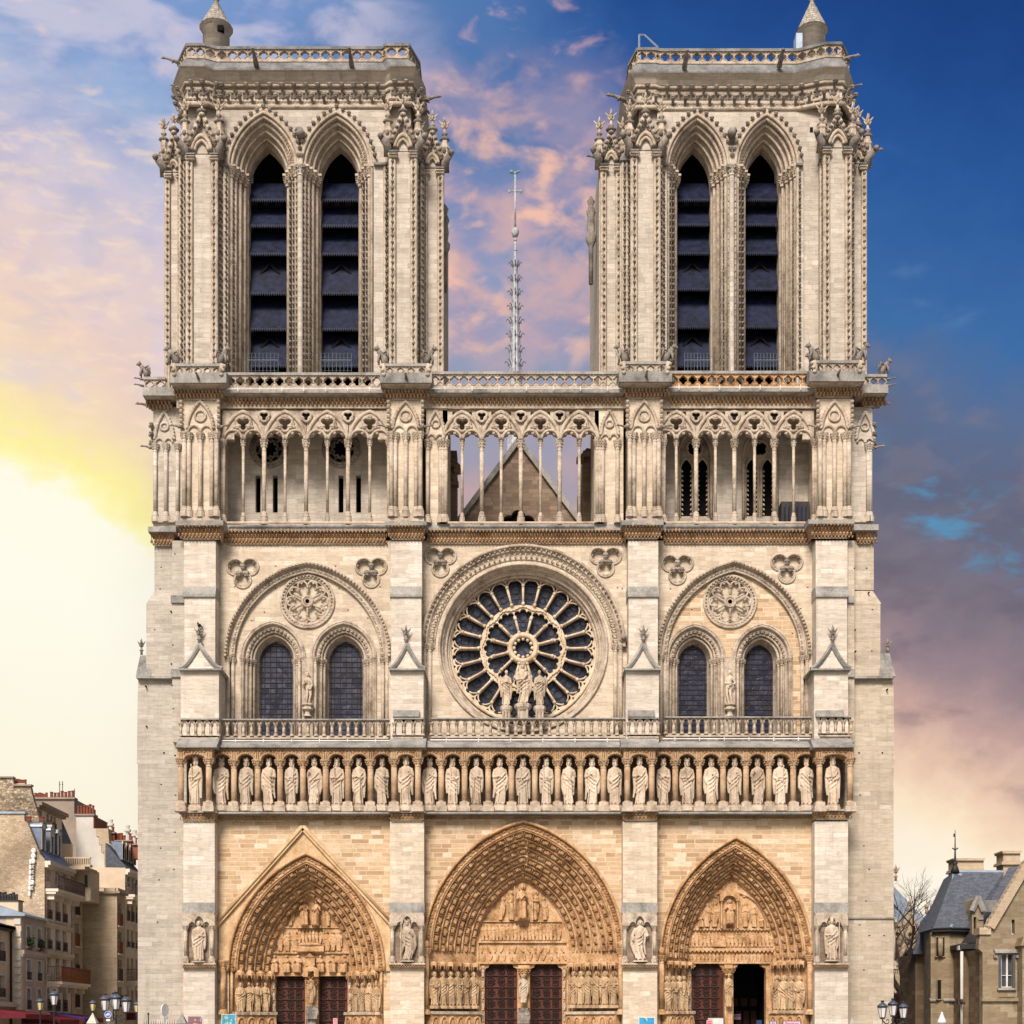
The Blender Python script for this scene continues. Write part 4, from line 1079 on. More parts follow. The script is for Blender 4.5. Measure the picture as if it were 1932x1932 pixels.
        tymp.ubox(576, 1806, 594, 1822, dep-.35, dep)
        tymp.uplate([(574, 1806), (594, 1806), (584, 1798)], [], dep-.4, dep)
        # quatrefoil canopy over the trumeau figure
        tymp.uplate([(572, 1843), (572, 1829), (586, 1820), (601, 1829), (601, 1843)], [foil(586.5, 1838, 4, 4, 3.4, PI/4, 32, 3)], dep-.65, dep-.3)
    if pi == 2:
        # round inner arch from the older tympanum, with angels above
        for rr, rad in ((72, .1), (76, .06)):
            tymp.smooth(); tymp.tube([W(1376.8+rr*math.cos(PI*q/30), 1751-rr*.96*math.sin(PI*q/30), dep-.06) for q in range(31)], rad, 6); tymp.smooth(False)
        strip(1751, 1754, 1296, 1458, .14); strip(1788, 1793, 1292, 1461, .18); strip(1815, 1818, 1292, 1462, .16)
        for q in range(26): tymp.ell(W(1296+q*6.4, 1754.5, dep-.12), .09, .1, .07, 5, 3)
        for q in range(22):
            x = 1295+q*7.7; tymp.uplate([(x-3.8, 1793), (x+3.8, 1793), (x, 1797.5)], [], dep-.2, dep-.02)
        F(1376.5, 1697, 1745, seat=True, wid=1.0, halo=True)
        for sg in (-1, 1):
            tymp.ubox(1376.5+sg*15-1.4, 1700, 1376.5+sg*15+1.4, 1751, dep-.3, dep)
        tymp.uplate([(1358, 1700), (1358, 1687), (1366, 1683), (1387, 1683), (1395, 1687), (1395, 1700), (1390, 1700)] + arch_pts(1376.5, 1700, 12, 10, 0, 6)[::-1] + [(1363, 1700)], [], dep-.35, dep-.02)
        for x, yt in ((1334, 1704), (1348, 1701), (1406, 1703), (1422, 1710)): F(x, yt, 1750, wid=.85, halo=True)
        F(1321, 1725, 1750, wid=1.1, seat=True); F(1437, 1730, 1750, wid=1.1, seat=True)
        for x, y in ((1366, 1668), (1388, 1668), (1352, 1682), (1402, 1682)): F(x, y-5, y+11, wid=1.3, lean=.3 if x < 1377 else -.3)
        for q in range(22): F(1300+q*7.4, 1760+random.uniform(-1, 2), 1787, wid=.85, arms=q % 2 == 0)
        tymp.ubox(1347, 1776, 1370, 1786, dep-.3, dep)
        for q in range(23):
            if q == 11: continue
            F(1297+q*7.1, 1798, 1815, wid=1.0, arms=False)
    part('tympanum', tymp, [M['carvew'], M['carveo'], M['statue'], M['dark']], po)
    # trumeau
    tx0, tx1 = DP[0][1]+1.5, DP[1][0]-1.5
    t_ = MB(); t_.ubox(tx0, yd+2, tx1, YG+8, dep-.35, dep+.5)
    tcx = (tx0+tx1)/2
    capital(t_, WX(tcx, dep-.5), dep-.5, WZ(yd+8, dep-.5), .22, .45)
    t_.mat(1)
    if pi != 2:
        yb = [1893, 0, 0][pi] if pi == 0 else 1902
        t_.lathe((WX(tcx, dep-.55), dep-.55, WZ(yb+(9 if pi else 16), dep-.55)), [(.36, -2.2), (.36, -.1), (.4, 0), (.3, .05), (.34, .3)], 8)
        for q in range(5): relief_fig(t_, tcx-8+q*4, yb+4, yb+30, dep-.95, wid=.9, arms=False)
    part('trumeau', t_, [M['carvew'], M['carveg']], po)
    # doors
    if pi == 0: door_leaf(DP[0][0]-1, DP[0][1]+1, yd-1, dep+.3, po); door_leaf(DP[1][0]-1, DP[1][1]+1, yd-1, dep+.3, po)
    if pi == 1: door_leaf(DP[0][0]-1, DP[0][1]+1, yd-1, dep+.3, po); door_leaf(DP[1][0]-1, DP[1][1]+1, yd-1, dep+.3, po)
    if pi == 2:
        door_leaf(DP[0][0]-1, DP[0][1]+1, yd-1, dep+.3, po, 1)
        v = MB(); xa, xb = WX(DP[1][0]-6, dep+.7), WX(DP[1][1]+6, dep+.7); y0, y1 = dep+.62, dep+5
        v.box(xa-.3, xa, y0, y1, 0, 6); v.box(xb, xb+.3, y0, y1, 0, 6); v.box(xa, xb, y0, y1, 5.95, 6.2); v.box(xa, xb, y1, y1+.2, 0, 6)
        v.mat(1)
        for q in range(5):
            x = xa+(q+.5)*(xb-xa)/5; v.box(x-.17, x+.17, y1-.1, y1-.02, .1, 3.0)
        for q in range(4): v.box(xa+.1+q*.6, xa+.5+q*.6, y1-.1, y1-.02, 3.3, 3.8)
        part('vestibule', v, [M['dark'], plain('dark_oak', (.06, .02, .012), .7)], po)
    # splayed jambs
    for sg in (-1, 1):
        j = MB()
        xo = WX(cx, 0)+sg*(w_-3)*S; xi = WX(cx, 0)+sg*(T and (w_-T)*1.0)*S
        yo, yi = .12, dep
        zs = WZ(ys, 0)
        nrm = Vector((-(yi-yo)*1.0, (xi-xo)*1.0, 0)) if sg < 0 else Vector(((yi-yo), -(xi-xo), 0))
        nrm = Vector((yi-yo, -(xi-xo), 0)).normalized()
        if nrm.y > 0: nrm = -nrm
        a3, b3 = Vector((xo, yo, 0)), Vector((xi, yi, 0))
        def quadw(z0, z1, off, a3=a3, b3=b3, nrm=nrm):
            p, q = a3+nrm*off, b3+nrm*off
            return [(p.x, p.y, z0), (q.x, q.y, z0), (q.x, q.y, z1), (p.x, p.y, z1)]
        def slab(z0, z1, off, mb_):
            f = quadw(z0, z1, off); b_ = quadw(z0, z1, -.2); mb_.add(f+b_, [(0,1,2,3), (3,2,6,7), (0,4,5,1), (0,3,7,4), (1,5,6,2)])
        j.mat(0); slab(-.1, zs+.05, 0.0, j)
        zc0, zc1 = WZ([1850, 1832, 1830][pi], .8), WZ([1831, 1815, 1815][pi], .8)
        zp = WZ([1913, 1912, 1911][pi], .8)
        slab(zc1-.12, zs+.12, .16, j)
        j.mat(2); slab(zp-.05, zp+.12, .62, j); j.mat(0); slab(-.1, zp-.05, .5, j); slab(-.1, .9, .62, j)
        n = [4, 6, 4][pi]
        for q in range(n+1):
            c3 = a3.lerp(b3, (q+.0)/n) + nrm*.08
            j.smooth(); j.lathe((c3.x, c3.y, 0), [(.085, zp+.1), (.085, zc1)], 7); j.smooth(False)
        for q in range(n):      # canopies and lower arcade
            c3 = a3.lerp(b3, (q+.5)/n) + nrm*.38
            j.mat(0)
            j.lathe((c3.x, c3.y, zc0), [(.2, .25), (.27, .3), (.27, .45), (.2, .5), (.22, (zc1-zc0)*.8), (.1, zc1-zc0)], 6)
            for e in range(6):
                aa = 2*PI*e/6; j.lathe((c3.x+.24*math.cos(aa), c3.y+.24*math.sin(aa), zc0+.08), [(.01, 0), (.05, .2), (.05, .3)], 4)
            j.mat(1)
            c4 = a3.lerp(b3, (q+.5)/n) + nrm*.5
            tdir = (b3-a3).normalized(); hw = (b3-a3).length/n*.42
            pts = [c4 + tdir*(hw*math.cos(PI*e/8)) + Vector((0, 0, zp-.75+.55*math.sin(PI*e/8))) + nrm*.04 for e in range(9)]
            pts = [pts[0]-Vector((0,0,.8))]+pts+[pts[-1]-Vector((0,0,.8))]
            j.mat(0); j.tube(pts, .06, 5)
            j.mat(1); j.ell(c4+Vector((0, 0, zp-.65))+nrm*.02, .16, .12, .3, 6, 4)
            j.mat(0)
        part('jamb', j, [M['carvew'], M['carveo'], M['carve']], po)
    # narrow carved pilasters beside the doors
    k_m = MB()
    for u in ((DP[0][0]-7, DP[0][0]-1), (DP[1][1]+1, DP[1][1]+7)) if pi < 2 else ((DP[0][0]-6, DP[0][0]-1),):
        k_m.mat(0); k_m.ubox(u[0], yd+3, u[1], YG+8, dep-.12, dep)
        for q in range(5):
            k_m.mat(1); relief_fig(k_m, (u[0]+u[1])/2, yd+8+q*21, yd+24+q*21, dep-.14, wid=.9)
            k_m.mat(0); k_m.tube([W((u[0]+u[1])/2+2.6*math.cos(PI*e/6), yd+10+q*21-3.5*math.sin(PI*e/6), dep-.14) for e in range(7)], .03, 4)
    part('door_pilaster', k_m, [M['carvew'], M['carve']], po)
    # tall shafts framing the recess
    for x in {0: (421,), 1: (804, 1172), 2: (1248, 1528)}[pi]:
        f = MB()
        ucolumn(f, x, ys-5 if pi else 1812, 1914, -.25, .16, .3, .5, 8)
        if pi: f.ubox(x-3.5, ys-12, x+3.5, ys-3, -.42, 0); f.smooth(); f.ell(W(x, ys-12, -.4), .2, .22, .26, 7, 5); f.smooth(False)
        part('framing_shaft', f, M['carvew'], po)
# flat gable over the north portal
p = PORT[0]; g = MB()
poly = [(415, 1740), (571.6, 1566), (737, 1740), (737, 1832)]
g.uplate([(413, 1832), (413, 1741), (571.6, 1566), (738, 1741), (738, 1832)] + arch_pts(p['cx'], p['ys'], p['w'], p['h'], -3.5, 22)[::-1], [], -.14, 0.0)
g.mat(0)
for a, b in (((408, 1744), (571.6, 1561)), ((571.6, 1561), (741, 1744))):
    g.bar(W(*a, -.2), W(*b, -.2), .34, .26)
    g.smooth(); g.tube([W(a[0], a[1]-2.2, -.34), W(b[0], b[1]-2.2, -.34)], .09, 6); g.tube([W(a[0], a[1]+6.5, -.2), W(b[0], b[1]+6.5, -.2)], .07, 6); g.smooth(False)
part('portal_gable', g, [M['gable'], M['carve']])
# ================================================================ open colonnade storey
dC = 0.9
def xform(mb, i0, Mx):
    for i in range(i0, len(mb.v)): mb.v[i] = tuple(Mx @ Vector(mb.v[i]))
def quatre_panel(mb, A, B, z0, z1, th, step=.56, rail=.16, foot=.1):
    """pierced parapet between two plan points; A, B are (x, y)"""
    A = Vector((A[0], A[1], 0)); B = Vector((B[0], B[1], 0)); Lg = (B-A).length
    n = max(1, int(round(Lg/step))); w = Lg/n; i0 = len(mb.v)
    zc = (z0+foot+z1-rail)/2; hh = (z1-rail-z0-foot)
    for k in range(n):
        m = (k+.5)*w; r = min(w, hh)*.235
        hole = foil(m, -zc, 4, r*1.0, r*.98, 0, 28, r*.6); hole = [(x, -y) for x, y in hole]
        mb.plate([(k*w, z0+foot), (k*w+w, z0+foot), (k*w+w, z1-rail), (k*w, z1-rail)], [hole], 0, th)
        hole2 = [(m+(x-m)*1.12, zc+(z-zc)*1.12) for x, z in hole]
        mb.tube([(x, -.02, z) for x, z in hole2+[hole2[0]]], .028, 4, False)
        for sg in (-1, 1): mb.ell((k*w, -.01, zc+sg*hh*.42), .05, .05, .05, 5, 3)
    old = mb.cur; mb.mat(1); mb.box(-.03, Lg+.03, -.1, th+.1, z1-rail, z1); mb.mat(old); mb.box(0, Lg, -.05, th+.05, z0, z0+foot)
    t = (B-A).normalized(); nrm = Vector((-t.y, t.x, 0))
    Mx = Matrix(((t.x, nrm.x, 0, A.x), (t.y, nrm.y, 0, A.y), (0, 0, 1, 0), (0, 0, 0, 1)))
    xform(mb, i0, Mx)
def chimera(px, py, d, s, face=1, kind=0):
    """crouching stone beast; s height in metres, face -1 left / 1 right / 0 forward"""
    c = MB(); p = W(px, py, d); x, y, z = p; c.smooth(); f = face; g = -0.5 if face else -1
    if kind == 0:       # sitting beast
        c.tube([(x-f*s*.2, y+.1, z), (x-f*s*.12, y+.05, z+s*.35), (x+f*s*.08, y+g*s*.1, z+s*.62), (x+f*s*.22, y+g*s*.25, z+s*.78)], [s*.24, s*.22, s*.17, s*.13], 7)
        c.ell((x+f*s*.3, y+g*s*.3, z+s*.86), s*.17, s*.15, s*.14, 7, 5)
        c.tube([(x+f*s*.3, y+g*s*.3, z+s*.84), (x+f*s*.5, y+g*s*.42, z+s*.78)], [s*.1, s*.05], 5)
        for q in (-1, 1):
            c.tube([(x+f*s*.12, y+g*s*.1+q*s*.12, z+s*.55), (x+f*s*.2, y+g*s*.2+q*s*.14, z+s*.25), (x+f*s*.2, y+g*s*.25+q*s*.14, z)], [s*.09, s*.07, s*.06], 5)
            c.tube([(x-f*s*.1, y+q*s*.14, z+s*.6), (x-f*s*.32, y+q*s*.2, z+s*.72), (x-f*s*.38, y+q*s*.2, z+s*.3)], [s*.06, s*.1, s*.03], 5)
            c.ell((x+f*s*.26, y+g*s*.28+q*s*.09, z+s*1.0), s*.04, s*.04, s*.09, 5, 3)
    else:               # outstretched water spout
        L_ = s*1.6; dx = f*L_*.94 if f else 0; dy = -L_*(.35 if f else 1)
        c.tube([(x-dx*.15, y-dy*.15, z-s*.1), (x+dx*.3, y+dy*.3, z+s*.02), (x+dx*.7, y+dy*.7, z+s*.1), (x+dx, y+dy, z+s*.05)], [s*.24, s*.2, s*.13, s*.12], 7)
        c.ell((x+dx*1.02, y+dy*1.02, z+s*.07), s*.17, s*.17, s*.15, 7, 5)
        c.ell((x+dx*1.14, y+dy*1.14, z-s*.01), s*.1, s*.1, s*.07, 6, 4)
        for q in (-1, 1):
            c.ell((x+dx*.98, y+dy*.98+q*s*.1, z+s*.2), s*.04, s*.04, s*.07, 5, 3)
            c.tube([(x+dx*.2, y+dy*.2+q*s*.16, z), (x+dx*.42, y+dy*.42+q*s*.2, z-s*.22)], [s*.09, s*.05], 5)
    return part('gargoyle', c, M['carveg'])
# back walls
colb = [(395, 745), None, (1236, 1548)]
ROOFZ = WZ(768, dC)
for i in (0, 2):
    b = MB(); x0, x1 = colb[i]; d = 3.5; h = []
    if i == 0:
        for cx in (507.5, 643.5): h.append(circ(cx, 847, 26.5, 36))
        for x in (482, 514.5, 638.5, 671.7): h.append([(x, 897), (x+9.5, 897), (x+9.5, 967), (x, 967)])
    else:
        for cx in (1310.5, 1434): h.append(arch_pts(cx, 862, 30, 52, 0, 12, 977))
    b.uplate([(x0, 762), (x1, 762), (x1, 1012), (x0, 1012)], h, d, d+.5)
    b.mat(1); b.ubox(x0, 762, x1, 1012, d+.85, d+1.0)
    if i == 0:
        b.mat(2)
        for cx in (507.5, 643.5):
            for r_, dd_ in ((27.5, -.1), (33.5, -.04)): b.smooth(); b.tube([W(cx+r_*math.cos(2*PI*q/36), 847-r_*math.sin(2*PI*q/36), d+dd_) for q in range(37)], .1, 5, False); b.smooth(False)
            for q in range(26):
                a = 2*PI*q/26; b.ell(W(cx+30.5*math.cos(a), 847-30.5*math.sin(a), d-.08), .13, .12, .13, 5, 3)
            for q in range(9):
                a = 2*PI*q/9; 
                b.tube([W(cx+26*math.cos(a), 847-26*math.sin(a), d+.2), W(cx+19*math.cos(a), 847-19*math.sin(a), d+.2)], [.12, .07], 5)
                for e in (-.22, 0, .22): b.ell(W(cx+(17-3*(e == 0))*math.cos(a+e), 847-(17-3*(e == 0))*math.sin(a+e), d+.2), .1, .07, .1, 5, 3)
    part('wall', b, [M['tower'], M['dark'], M['carveg']])
    if i == 2:      # two-light traceried openings
        for cx in (1310.5, 1434):
            t_ = MB(); hh = [arch_pts(cx-15, 885, 10.5, 20, 0, 8, 974), arch_pts(cx+15, 885, 10.5, 20, 0, 8, 974), foil(cx, 846, 4, 7.5, 7.2, PI/4, 40, 4)]
            t_.uplate(arch_pts(cx, 862, 30.5, 52.5, 0, 12, 979), hh, d+.15, d+.38)
            t_.smooth()
            for q in (-15, 15): arch_tube(t_, cx+q, 885, 12, 22, 0, .12, .08, d, 8, 976)
            arch_tube(t_, cx, 862, 31.5, 53, 0, -.05, .11, d, 12, 978)
            t_.tube([W(cx+15*math.cos(2*PI*q/24), 846-15*math.sin(2*PI*q/24), d+.12) for q in range(25)], .08, 5, False)
            t_.smooth(False)
            for q in range(10):
                for sg in (-26.5, -3.5, 3.5, 26.5):
                    y = 890+q*9; x = cx+sg; s1 = 1 if sg in (-26.5, 3.5) else -1
                    t_.tube([W(x, y, d+.15), W(x+s1*3, y-1.5, d+.1), W(x+s1*4.2, y+1, d+.1)], [.05, .07, .05], 4)
            part('window_tracery', t_, M['carve'])
# shed tucked behind the right-hand columns
sh = MB(); sh.ubox(1474, 946, 1527, 986, 2.6, 3.4); sh.mat(1)
for q in range(6): x = 1478+q*8; sh.uplate(arch_pts(x+3.4, 960, 2.6, 5, 0, 4, 981), [], 2.56, 2.59)
sh.mat(2)
for q in range(7): sh.ubox(1474.5+q*8, 950, 1476+q*8, 984, 2.52, 2.6)
part('lead_cabin', sh, [M['iron'], M['louver'], M['iron']])
# floor and ceiling slabs, inner tower flanks
f = MB(); z0 = WZ(989, dC)
f.box(WX(345, 1), WX(1600, 1), 1.15, 8, z0-.35, z0-.02)
part('gallery_floor', f, M['ledge'])
f = MB(); z1 = WZ(772, dC); f.box(WX(335, 1), WX(1608, 1), .75, 4.6, z1, WZ(741, dC)+.0)
f.mat(1); f.box(WX(845, 1), WX(1121, 1), .76, 4.4, z1-.05, z1-.004)
part('entablature', f, [M['carve'], M['dim']])
f = MB()
f.ubox(804, 772, 844.5, 1000, dC, 5.2); part('wall', f, M['cream'])
f = MB(); f.ubox(1122, 772, 1176, 1000, dC, 5.2); part('wall', f, M['cream'])
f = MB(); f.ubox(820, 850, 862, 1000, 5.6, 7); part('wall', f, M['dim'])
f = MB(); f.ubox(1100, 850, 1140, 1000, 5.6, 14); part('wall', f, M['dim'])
for px, py, fc in ((866, 880, 1), (1098, 860, -1), (861, 905, 1)):
    g_ = MB()
    g_.smooth(); x, y, z = W(px, py, 5.4); g_.tube([(x-fc*1.0, y, z), (x-fc*.3, y, z+.2), (x, y-.2, z-.1)], [.3, .28, .15], 6); g_.smooth(False)
    g_.ubox(px-10, py+2, px+4, py+9, 5.2, 5.8); part('corbel', g_, M['dim'])
# blind arch dressing on the solid wall pieces beside the centre
def blind_unit(mb, x0, x1, yt, ycap, d, tref=True):
    cx = (x0+x1)/2; w = (x1-x0)/2
    mb.smooth(); arch_tube(mb, cx, ycap-8, w, (ycap-8-yt)*1.0, 0, -.06, .1, d, 10)
    mb.tube([W(cx+w*.42*math.cos(2*PI*q/16), (yt+ycap)/2-3-w*.42*math.sin(2*PI*q/16), d-.05) for q in range(17)], .07, 5, False)
    for sg in (-.5, .5): arch_tube(mb, cx+sg*w, ycap-2, w*.46, w*.5, 0, -.06, .07, d, 6)
    mb.smooth(False)
    for (x, y, a) in arch_walk(cx, ycap-8, w, ycap-8-yt, -1.5, 6.5): mb.ell(W(x, y, d-.08), .1, .1, .1, 5, 3)
    mb.mat(1); mb.uplate(foil(cx, (yt+ycap)/2-3, 3, w*.16, w*.17, PI/6, 24, 1), [], d-.012, d, False); mb.mat(0)
for bx, xs_ in ((806, (807, 831, 836, 841)), (1134, (1127, 1132, 1137, 1165))):
    c = MB(); blind_unit(c, bx, bx+32, 776, 830, dC)
    for x in xs_: ucolumn(c, x, 831, 987, dC-.12, .12, .5, .6, 8)
    part('blind_arcade', c, [M['carve'], M['cream']])
# buttress faces on this storey
BC = [(342, 414), (733, 798), (1183, 1248), (1542, 1607)]
for i, (x0, x1) in enumerate(BC):
    b = MB(); d = .45; cx = (x0+x1)/2
    b.ubox(x0+2, 752, x1-2, 992, d, 4.2)
    b.mat(1); b.ubox(x0-2, 976, x1+2, 983, d-.25, d+.5); b.ubox(x0, 962+6, x1, 976, d-.13, d+.5)
    blind_unit(b, cx-24, cx+24, 758, 818, d)
    b.mat(1)
    for sg in (-1, 1):        # flared corners with crockets and a beast
        xx = cx+sg*(x1-x0)*.47
        for q in range(6): hook(b, W(xx+sg*1.5, 762+q*9, d), .3)
    part('buttress', b, [M['cream'], M['carve']])
    for dx, r in ((-.42, .13), (-.3, .13), (0, .13), (.3, .13), (.42, .13)):
        c = MB(); column(c, WX(cx+dx*(x1-x0), d-.12-.1*(abs(dx) == .42)), d-.12-.1*(abs(dx) == .42), WZ(978, d), WZ(818, d-.1), r, .62, .55, 9); part('wall_shaft', c, M['carve'])
    for sg in (-1, 1): chimera(cx+sg*(x1-x0)*.48, 806, d-.1, .38, sg, 1)
for side, (x0, x1) in enumerate(((289, 345), (1604, 1646))):
    b = MB(); d = 1.5
    b.ubox(x0, 768, x1, 1000, d, 13); 
    o = [x0+8, x0+28] if side == 0 else [x1-8, x1-26]
    blind_unit(b, min(o)-4, max(o)+10, 778, 838, d)
    for x in ([x0+4, x0+24, x0+46] if side == 0 else [x1-4, x1-8]): ucolumn(b, x, 838, 985, d-.1, .12, .6, .5, 8)
    b.mat(1); b.ubox(x0-3, 975, x1+2, 985, d-.2, 13)
    part('side_buttress', b, [M['tower'], M['carve']])
    xe = x0 if side == 0 else x1; sg = -1 if side == 0 else 1
    for y in (805, 822, 838): 
        h = MB(); hook(h, W(xe+sg*2, y, d), .34); h.smooth(); h.tube([W(xe, y, d), W(xe+sg*5, y-2, d), W(xe+sg*8, y+1, d)], [.12, .1, .08], 5); part('crocket', h, M['carveg'])
    chimera(xe+sg*3, 766, d, .5, sg, 1)
    chimera(xe, 845, d, .4, sg, 1)
# tracery screens and columns
def screen(thick, thin, mats, name='tracery_screen', openb=False):
    s0 = (thick[-1]-thick[0])/(len(thick)-1)/4 if len(thick) > 1 else 18.5
    s0 = abs(thick[0]-thin[0])
    allx = sorted(thick+thin); xa, xb = allx[0]-s0, allx[-1]+s0
    cols = [xa]+allx+[xb]; yb = 832
    # one panel per column pair keeps the outline simple
    for k in range(len(thin)):
        c = thin[k]; mb = MB(); L0, R0 = c-s0, c+s0
        low = []
        for m in (c+s0/2, c-s0/2):
            hw = s0/2-3.2
            low += [(m+hw+3.2, yb), (m+hw, yb)]
            for q in range(5):  t = -.2+(1.5)*q/4; low.append((m+hw-4.2+4.0*math.cos(t), 826-4.6*math.sin(t)))
            for q in range(7):  t = .15+(PI-.3)*q/6; low.append((m+5.6*math.cos(t), 820-6.5*math.sin(t)))
            for q in range(5):  t = 1.85+1.5*q/4; low.append((m-hw+4.2+4.0*math.cos(t), 826-4.6*math.sin(t)))
            low += [(m-hw, yb), (m-hw-3.2, yb)]
        low = [p for j, p in enumerate(low) if j == 0 or math.dist(p, low[j-1]) > .2]
        holes = [foil(c, 799.5, 3, 6.6, 6.6, PI/6, 36, 3), circ(c, 780.2, 1.9, 10)]
        if openb:
            holes += [[(c+sg*18.6, 785.5), (c+sg*10, 776.2), (c+sg*18.6, 776.2)][::sg] for sg in (-1, 1)]
            holes += [[(c+sg*12, 818-3), (c+sg*9, 811), (c+sg*13.5, 807)][::-sg] for sg in (-1, 1)]
        mb.uplate([(L0, 774), (R0, 774)] + low, holes, dC, dC+.36)
        mb.smooth()
        arch_tube(mb, c, 831, s0-.5, 55, 1, -.03, .12, dC, 12)
        Q = foil(c, 799.5, 3, 7.2, 7.4, PI/6, 36, 3); mb.tube([W(x, y, dC-.05) for x, y in Q+[Q[0]]], .09, 5, False)
        Q = circ(c, 799.5, 15.5, 24); mb.tube([W(x, y, dC-.03) for x, y in Q+[Q[0]]], .07, 5, False)
        for m in (c-s0/2, c+s0/2):
            mb.tube([W(m+(s0/2-2.4)*math.cos(PI*q/12), 829-17.5*math.sin(PI*q/12)*(1-.0*q), dC-.04) for q in range(13)], .085, 5)
        mb.smooth(False)
        for q in range(3):
            a = PI/2+2*PI*q/3; mb.ell(W(c+11.5*math.cos(a), 799.5-11.5*math.sin(a), dC-.08), .17, .14, .15, 6, 4)
        for sg in (-1, 1):
            for (dx, dy) in ((13, 792), (17, 806), (14, 818)): mb.ell(W(c+sg*dx, dy, dC-.05), .11, .12, .1, 5, 3)
        part(name, mb, mats)
    for x in thick:                  # little trefoil over every stout column
        mb = MB(); mb.smooth()
        Q = foil(x, 785.5, 3, 5.0, 5.4, PI/6, 30, 2); mb.tube([W(a, b_, dC-.1) for a, b_ in Q+[Q[0]]], .08, 5, False)
        Q = circ(x, 785.5, 9.6, 20); mb.tube([W(a, b_, dC-.08) for a, b_ in Q+[Q[0]]], .07, 5, False)
        mb.smooth(False)
        mb.mat(1); mb.uplate(foil(x, 785.5, 3, 4.4, 4.7, PI/6, 24, 1), [], dC-.02, dC-.012, False)
        part('trefoil', mb, [M['carve'], M['dark']])
    for x in allx:
        c = MB(); st = x in thick; d = dC+.12
        column(c, WX(x, d), d, WZ(987+4*st, d), WZ(830, d), .125 if st else .085, .78 if st else .6, .7 if st else .58, 10)
        part('colonnade_column', c, M['carve'])
screen([498.3, 577.6, 656.7], [459, 538, 617.7, 697.7], M['carve'])
screen([909, 982.6, 1055.8], [872, 945.6, 1019.6, 1092.9], M['carve'], openb=True)
screen([1313.3, 1385.5, 1462.8-2], [1276, 1349.7, 1423.6, 1497.2], M['carve'], openb=True)
for x0, x1 in ((419, 442), (713, 734), (1250, 1258), (1514, 1536)):
    c = MB(); c.ubox(x0, 774, x1, 829, dC+.02, dC+.4); blind = (x0+x1)/2
    for q in range(2): ucolumn(c, (x0 if x0 < 900 and x0 < 500 or 1200 < x0 < 1300 else x1)+(-1+q*4 if True else 0), 830, 987, dC, .1, .5, .5, 7)
    part('respond', c, M['carve'])
# rail, plinth line of the colonnade
c = MB()
for x0, x1 in ((428, 726), (845, 1121), (1256, 1527)): c.tube([W(x0, 986.5, dC-.3), W(x1, 986.5, dC-.3)], .07, 5)
part('lighting_rail', c, M['statue'])
# main entablature and parapets above the colonnade
cornice('cornice', [(418, 733, 733, 741, 770, 1.0, .8), (808, 1178, 733, 741, 768, 1.0, .8), (1254, 1536, 731, 739, 768, 1.0, .8)], 1, 7.5, 12)
cornice('cornice', [(321, 427, 707, 722, 754, .45, 1.0), (717, 815, 707, 722, 754, .45, 1.0), (1168, 1268, 704, 720, 752, .45, 1.0), (1527, 1632, 703, 719, 750, .45, 1.0)], 1, 6.5, 16)
cornice('cornice', [(269, 332, 736, 746, 775, 1.5, 1.0), (1618, 1676, 731, 741, 768, 1.5, 1.0)], 1, 7, 12)
def para(x0, x1, y0, y1, d, mat=None):
    m = MB(); quatre_panel(m, (WX(x0, d), d), (WX(x1, d), d), WZ(y1, d), WZ(y0, d), .22)
    part('parapet', m, [mat or M['carve'], M['ledge']])
para(426, 720, 704, 733, .2); para(812, 1174, 702, 732, .2); para(1262, 1532, 701, 731, .2, M['carvew'])
para(330, 417, 687, 708, -.35); para(725, 806, 687, 708, -.35); para(1178, 1258, 683, 706, -.35); para(1538, 1621, 681, 704, -.35)
para(272, 312, 712, 736, .7); para(1625, 1672, 707, 731, .7)
for x0, x1, ya in ((330, 417, 687), (725, 806, 687), (1178, 1258, 683), (1538, 1621, 681)):
    for sg, xe in ((-1, x0), (1, x1)):
        m = MB(); m.smooth(); m.tube([W(xe-sg*2, ya+24, -.4), W(xe, ya+12, -.45), W(xe+sg*5, ya+1, -.5)], [.16, .14, .2], 6)
        for q in range(3): m.ell(W(xe+sg*(1+q*2.3), ya+20-q*8, -.55), .14, .14, .12, 6, 4)
        part('flared_corner', m, M['carve'])
        chimera(xe+sg*4, ya+1, .3, 1.0, sg, 0)
    chimera((x0+x1)/2+1, ya+27, -.5, .4, 0, 1)
chimera(272, 712, .9, .85, -1, 0); chimera(1669, 706, .9, .85, 1, 0)
for xe, sg in ((268, -1), (1676, 1)):
    chimera(xe-sg*3, 716, .8, .3, sg, 1); chimera(xe-sg*3, 728, 1.0, .3, sg, 1)
chimera(424, 702, .9, .8, -1, 0); chimera(1534, 700, .6, 1.0, -1, 0)
c = MB()
for x0, x1, y in ((428, 718, 734), (814, 1172, 733), (1262, 1530, 731)):
    c.tube([W(x0, y, -.02), W(x1, y, -.02)], .035, 5)
    n = 7
    for k in range(n): x = x0+(k+.5)*(x1-x0)/n; c.tube([W(x, y+4, -.02), W(x, y-5, -.02)], .03, 4)
part('lighting_rail', c, M['white'])
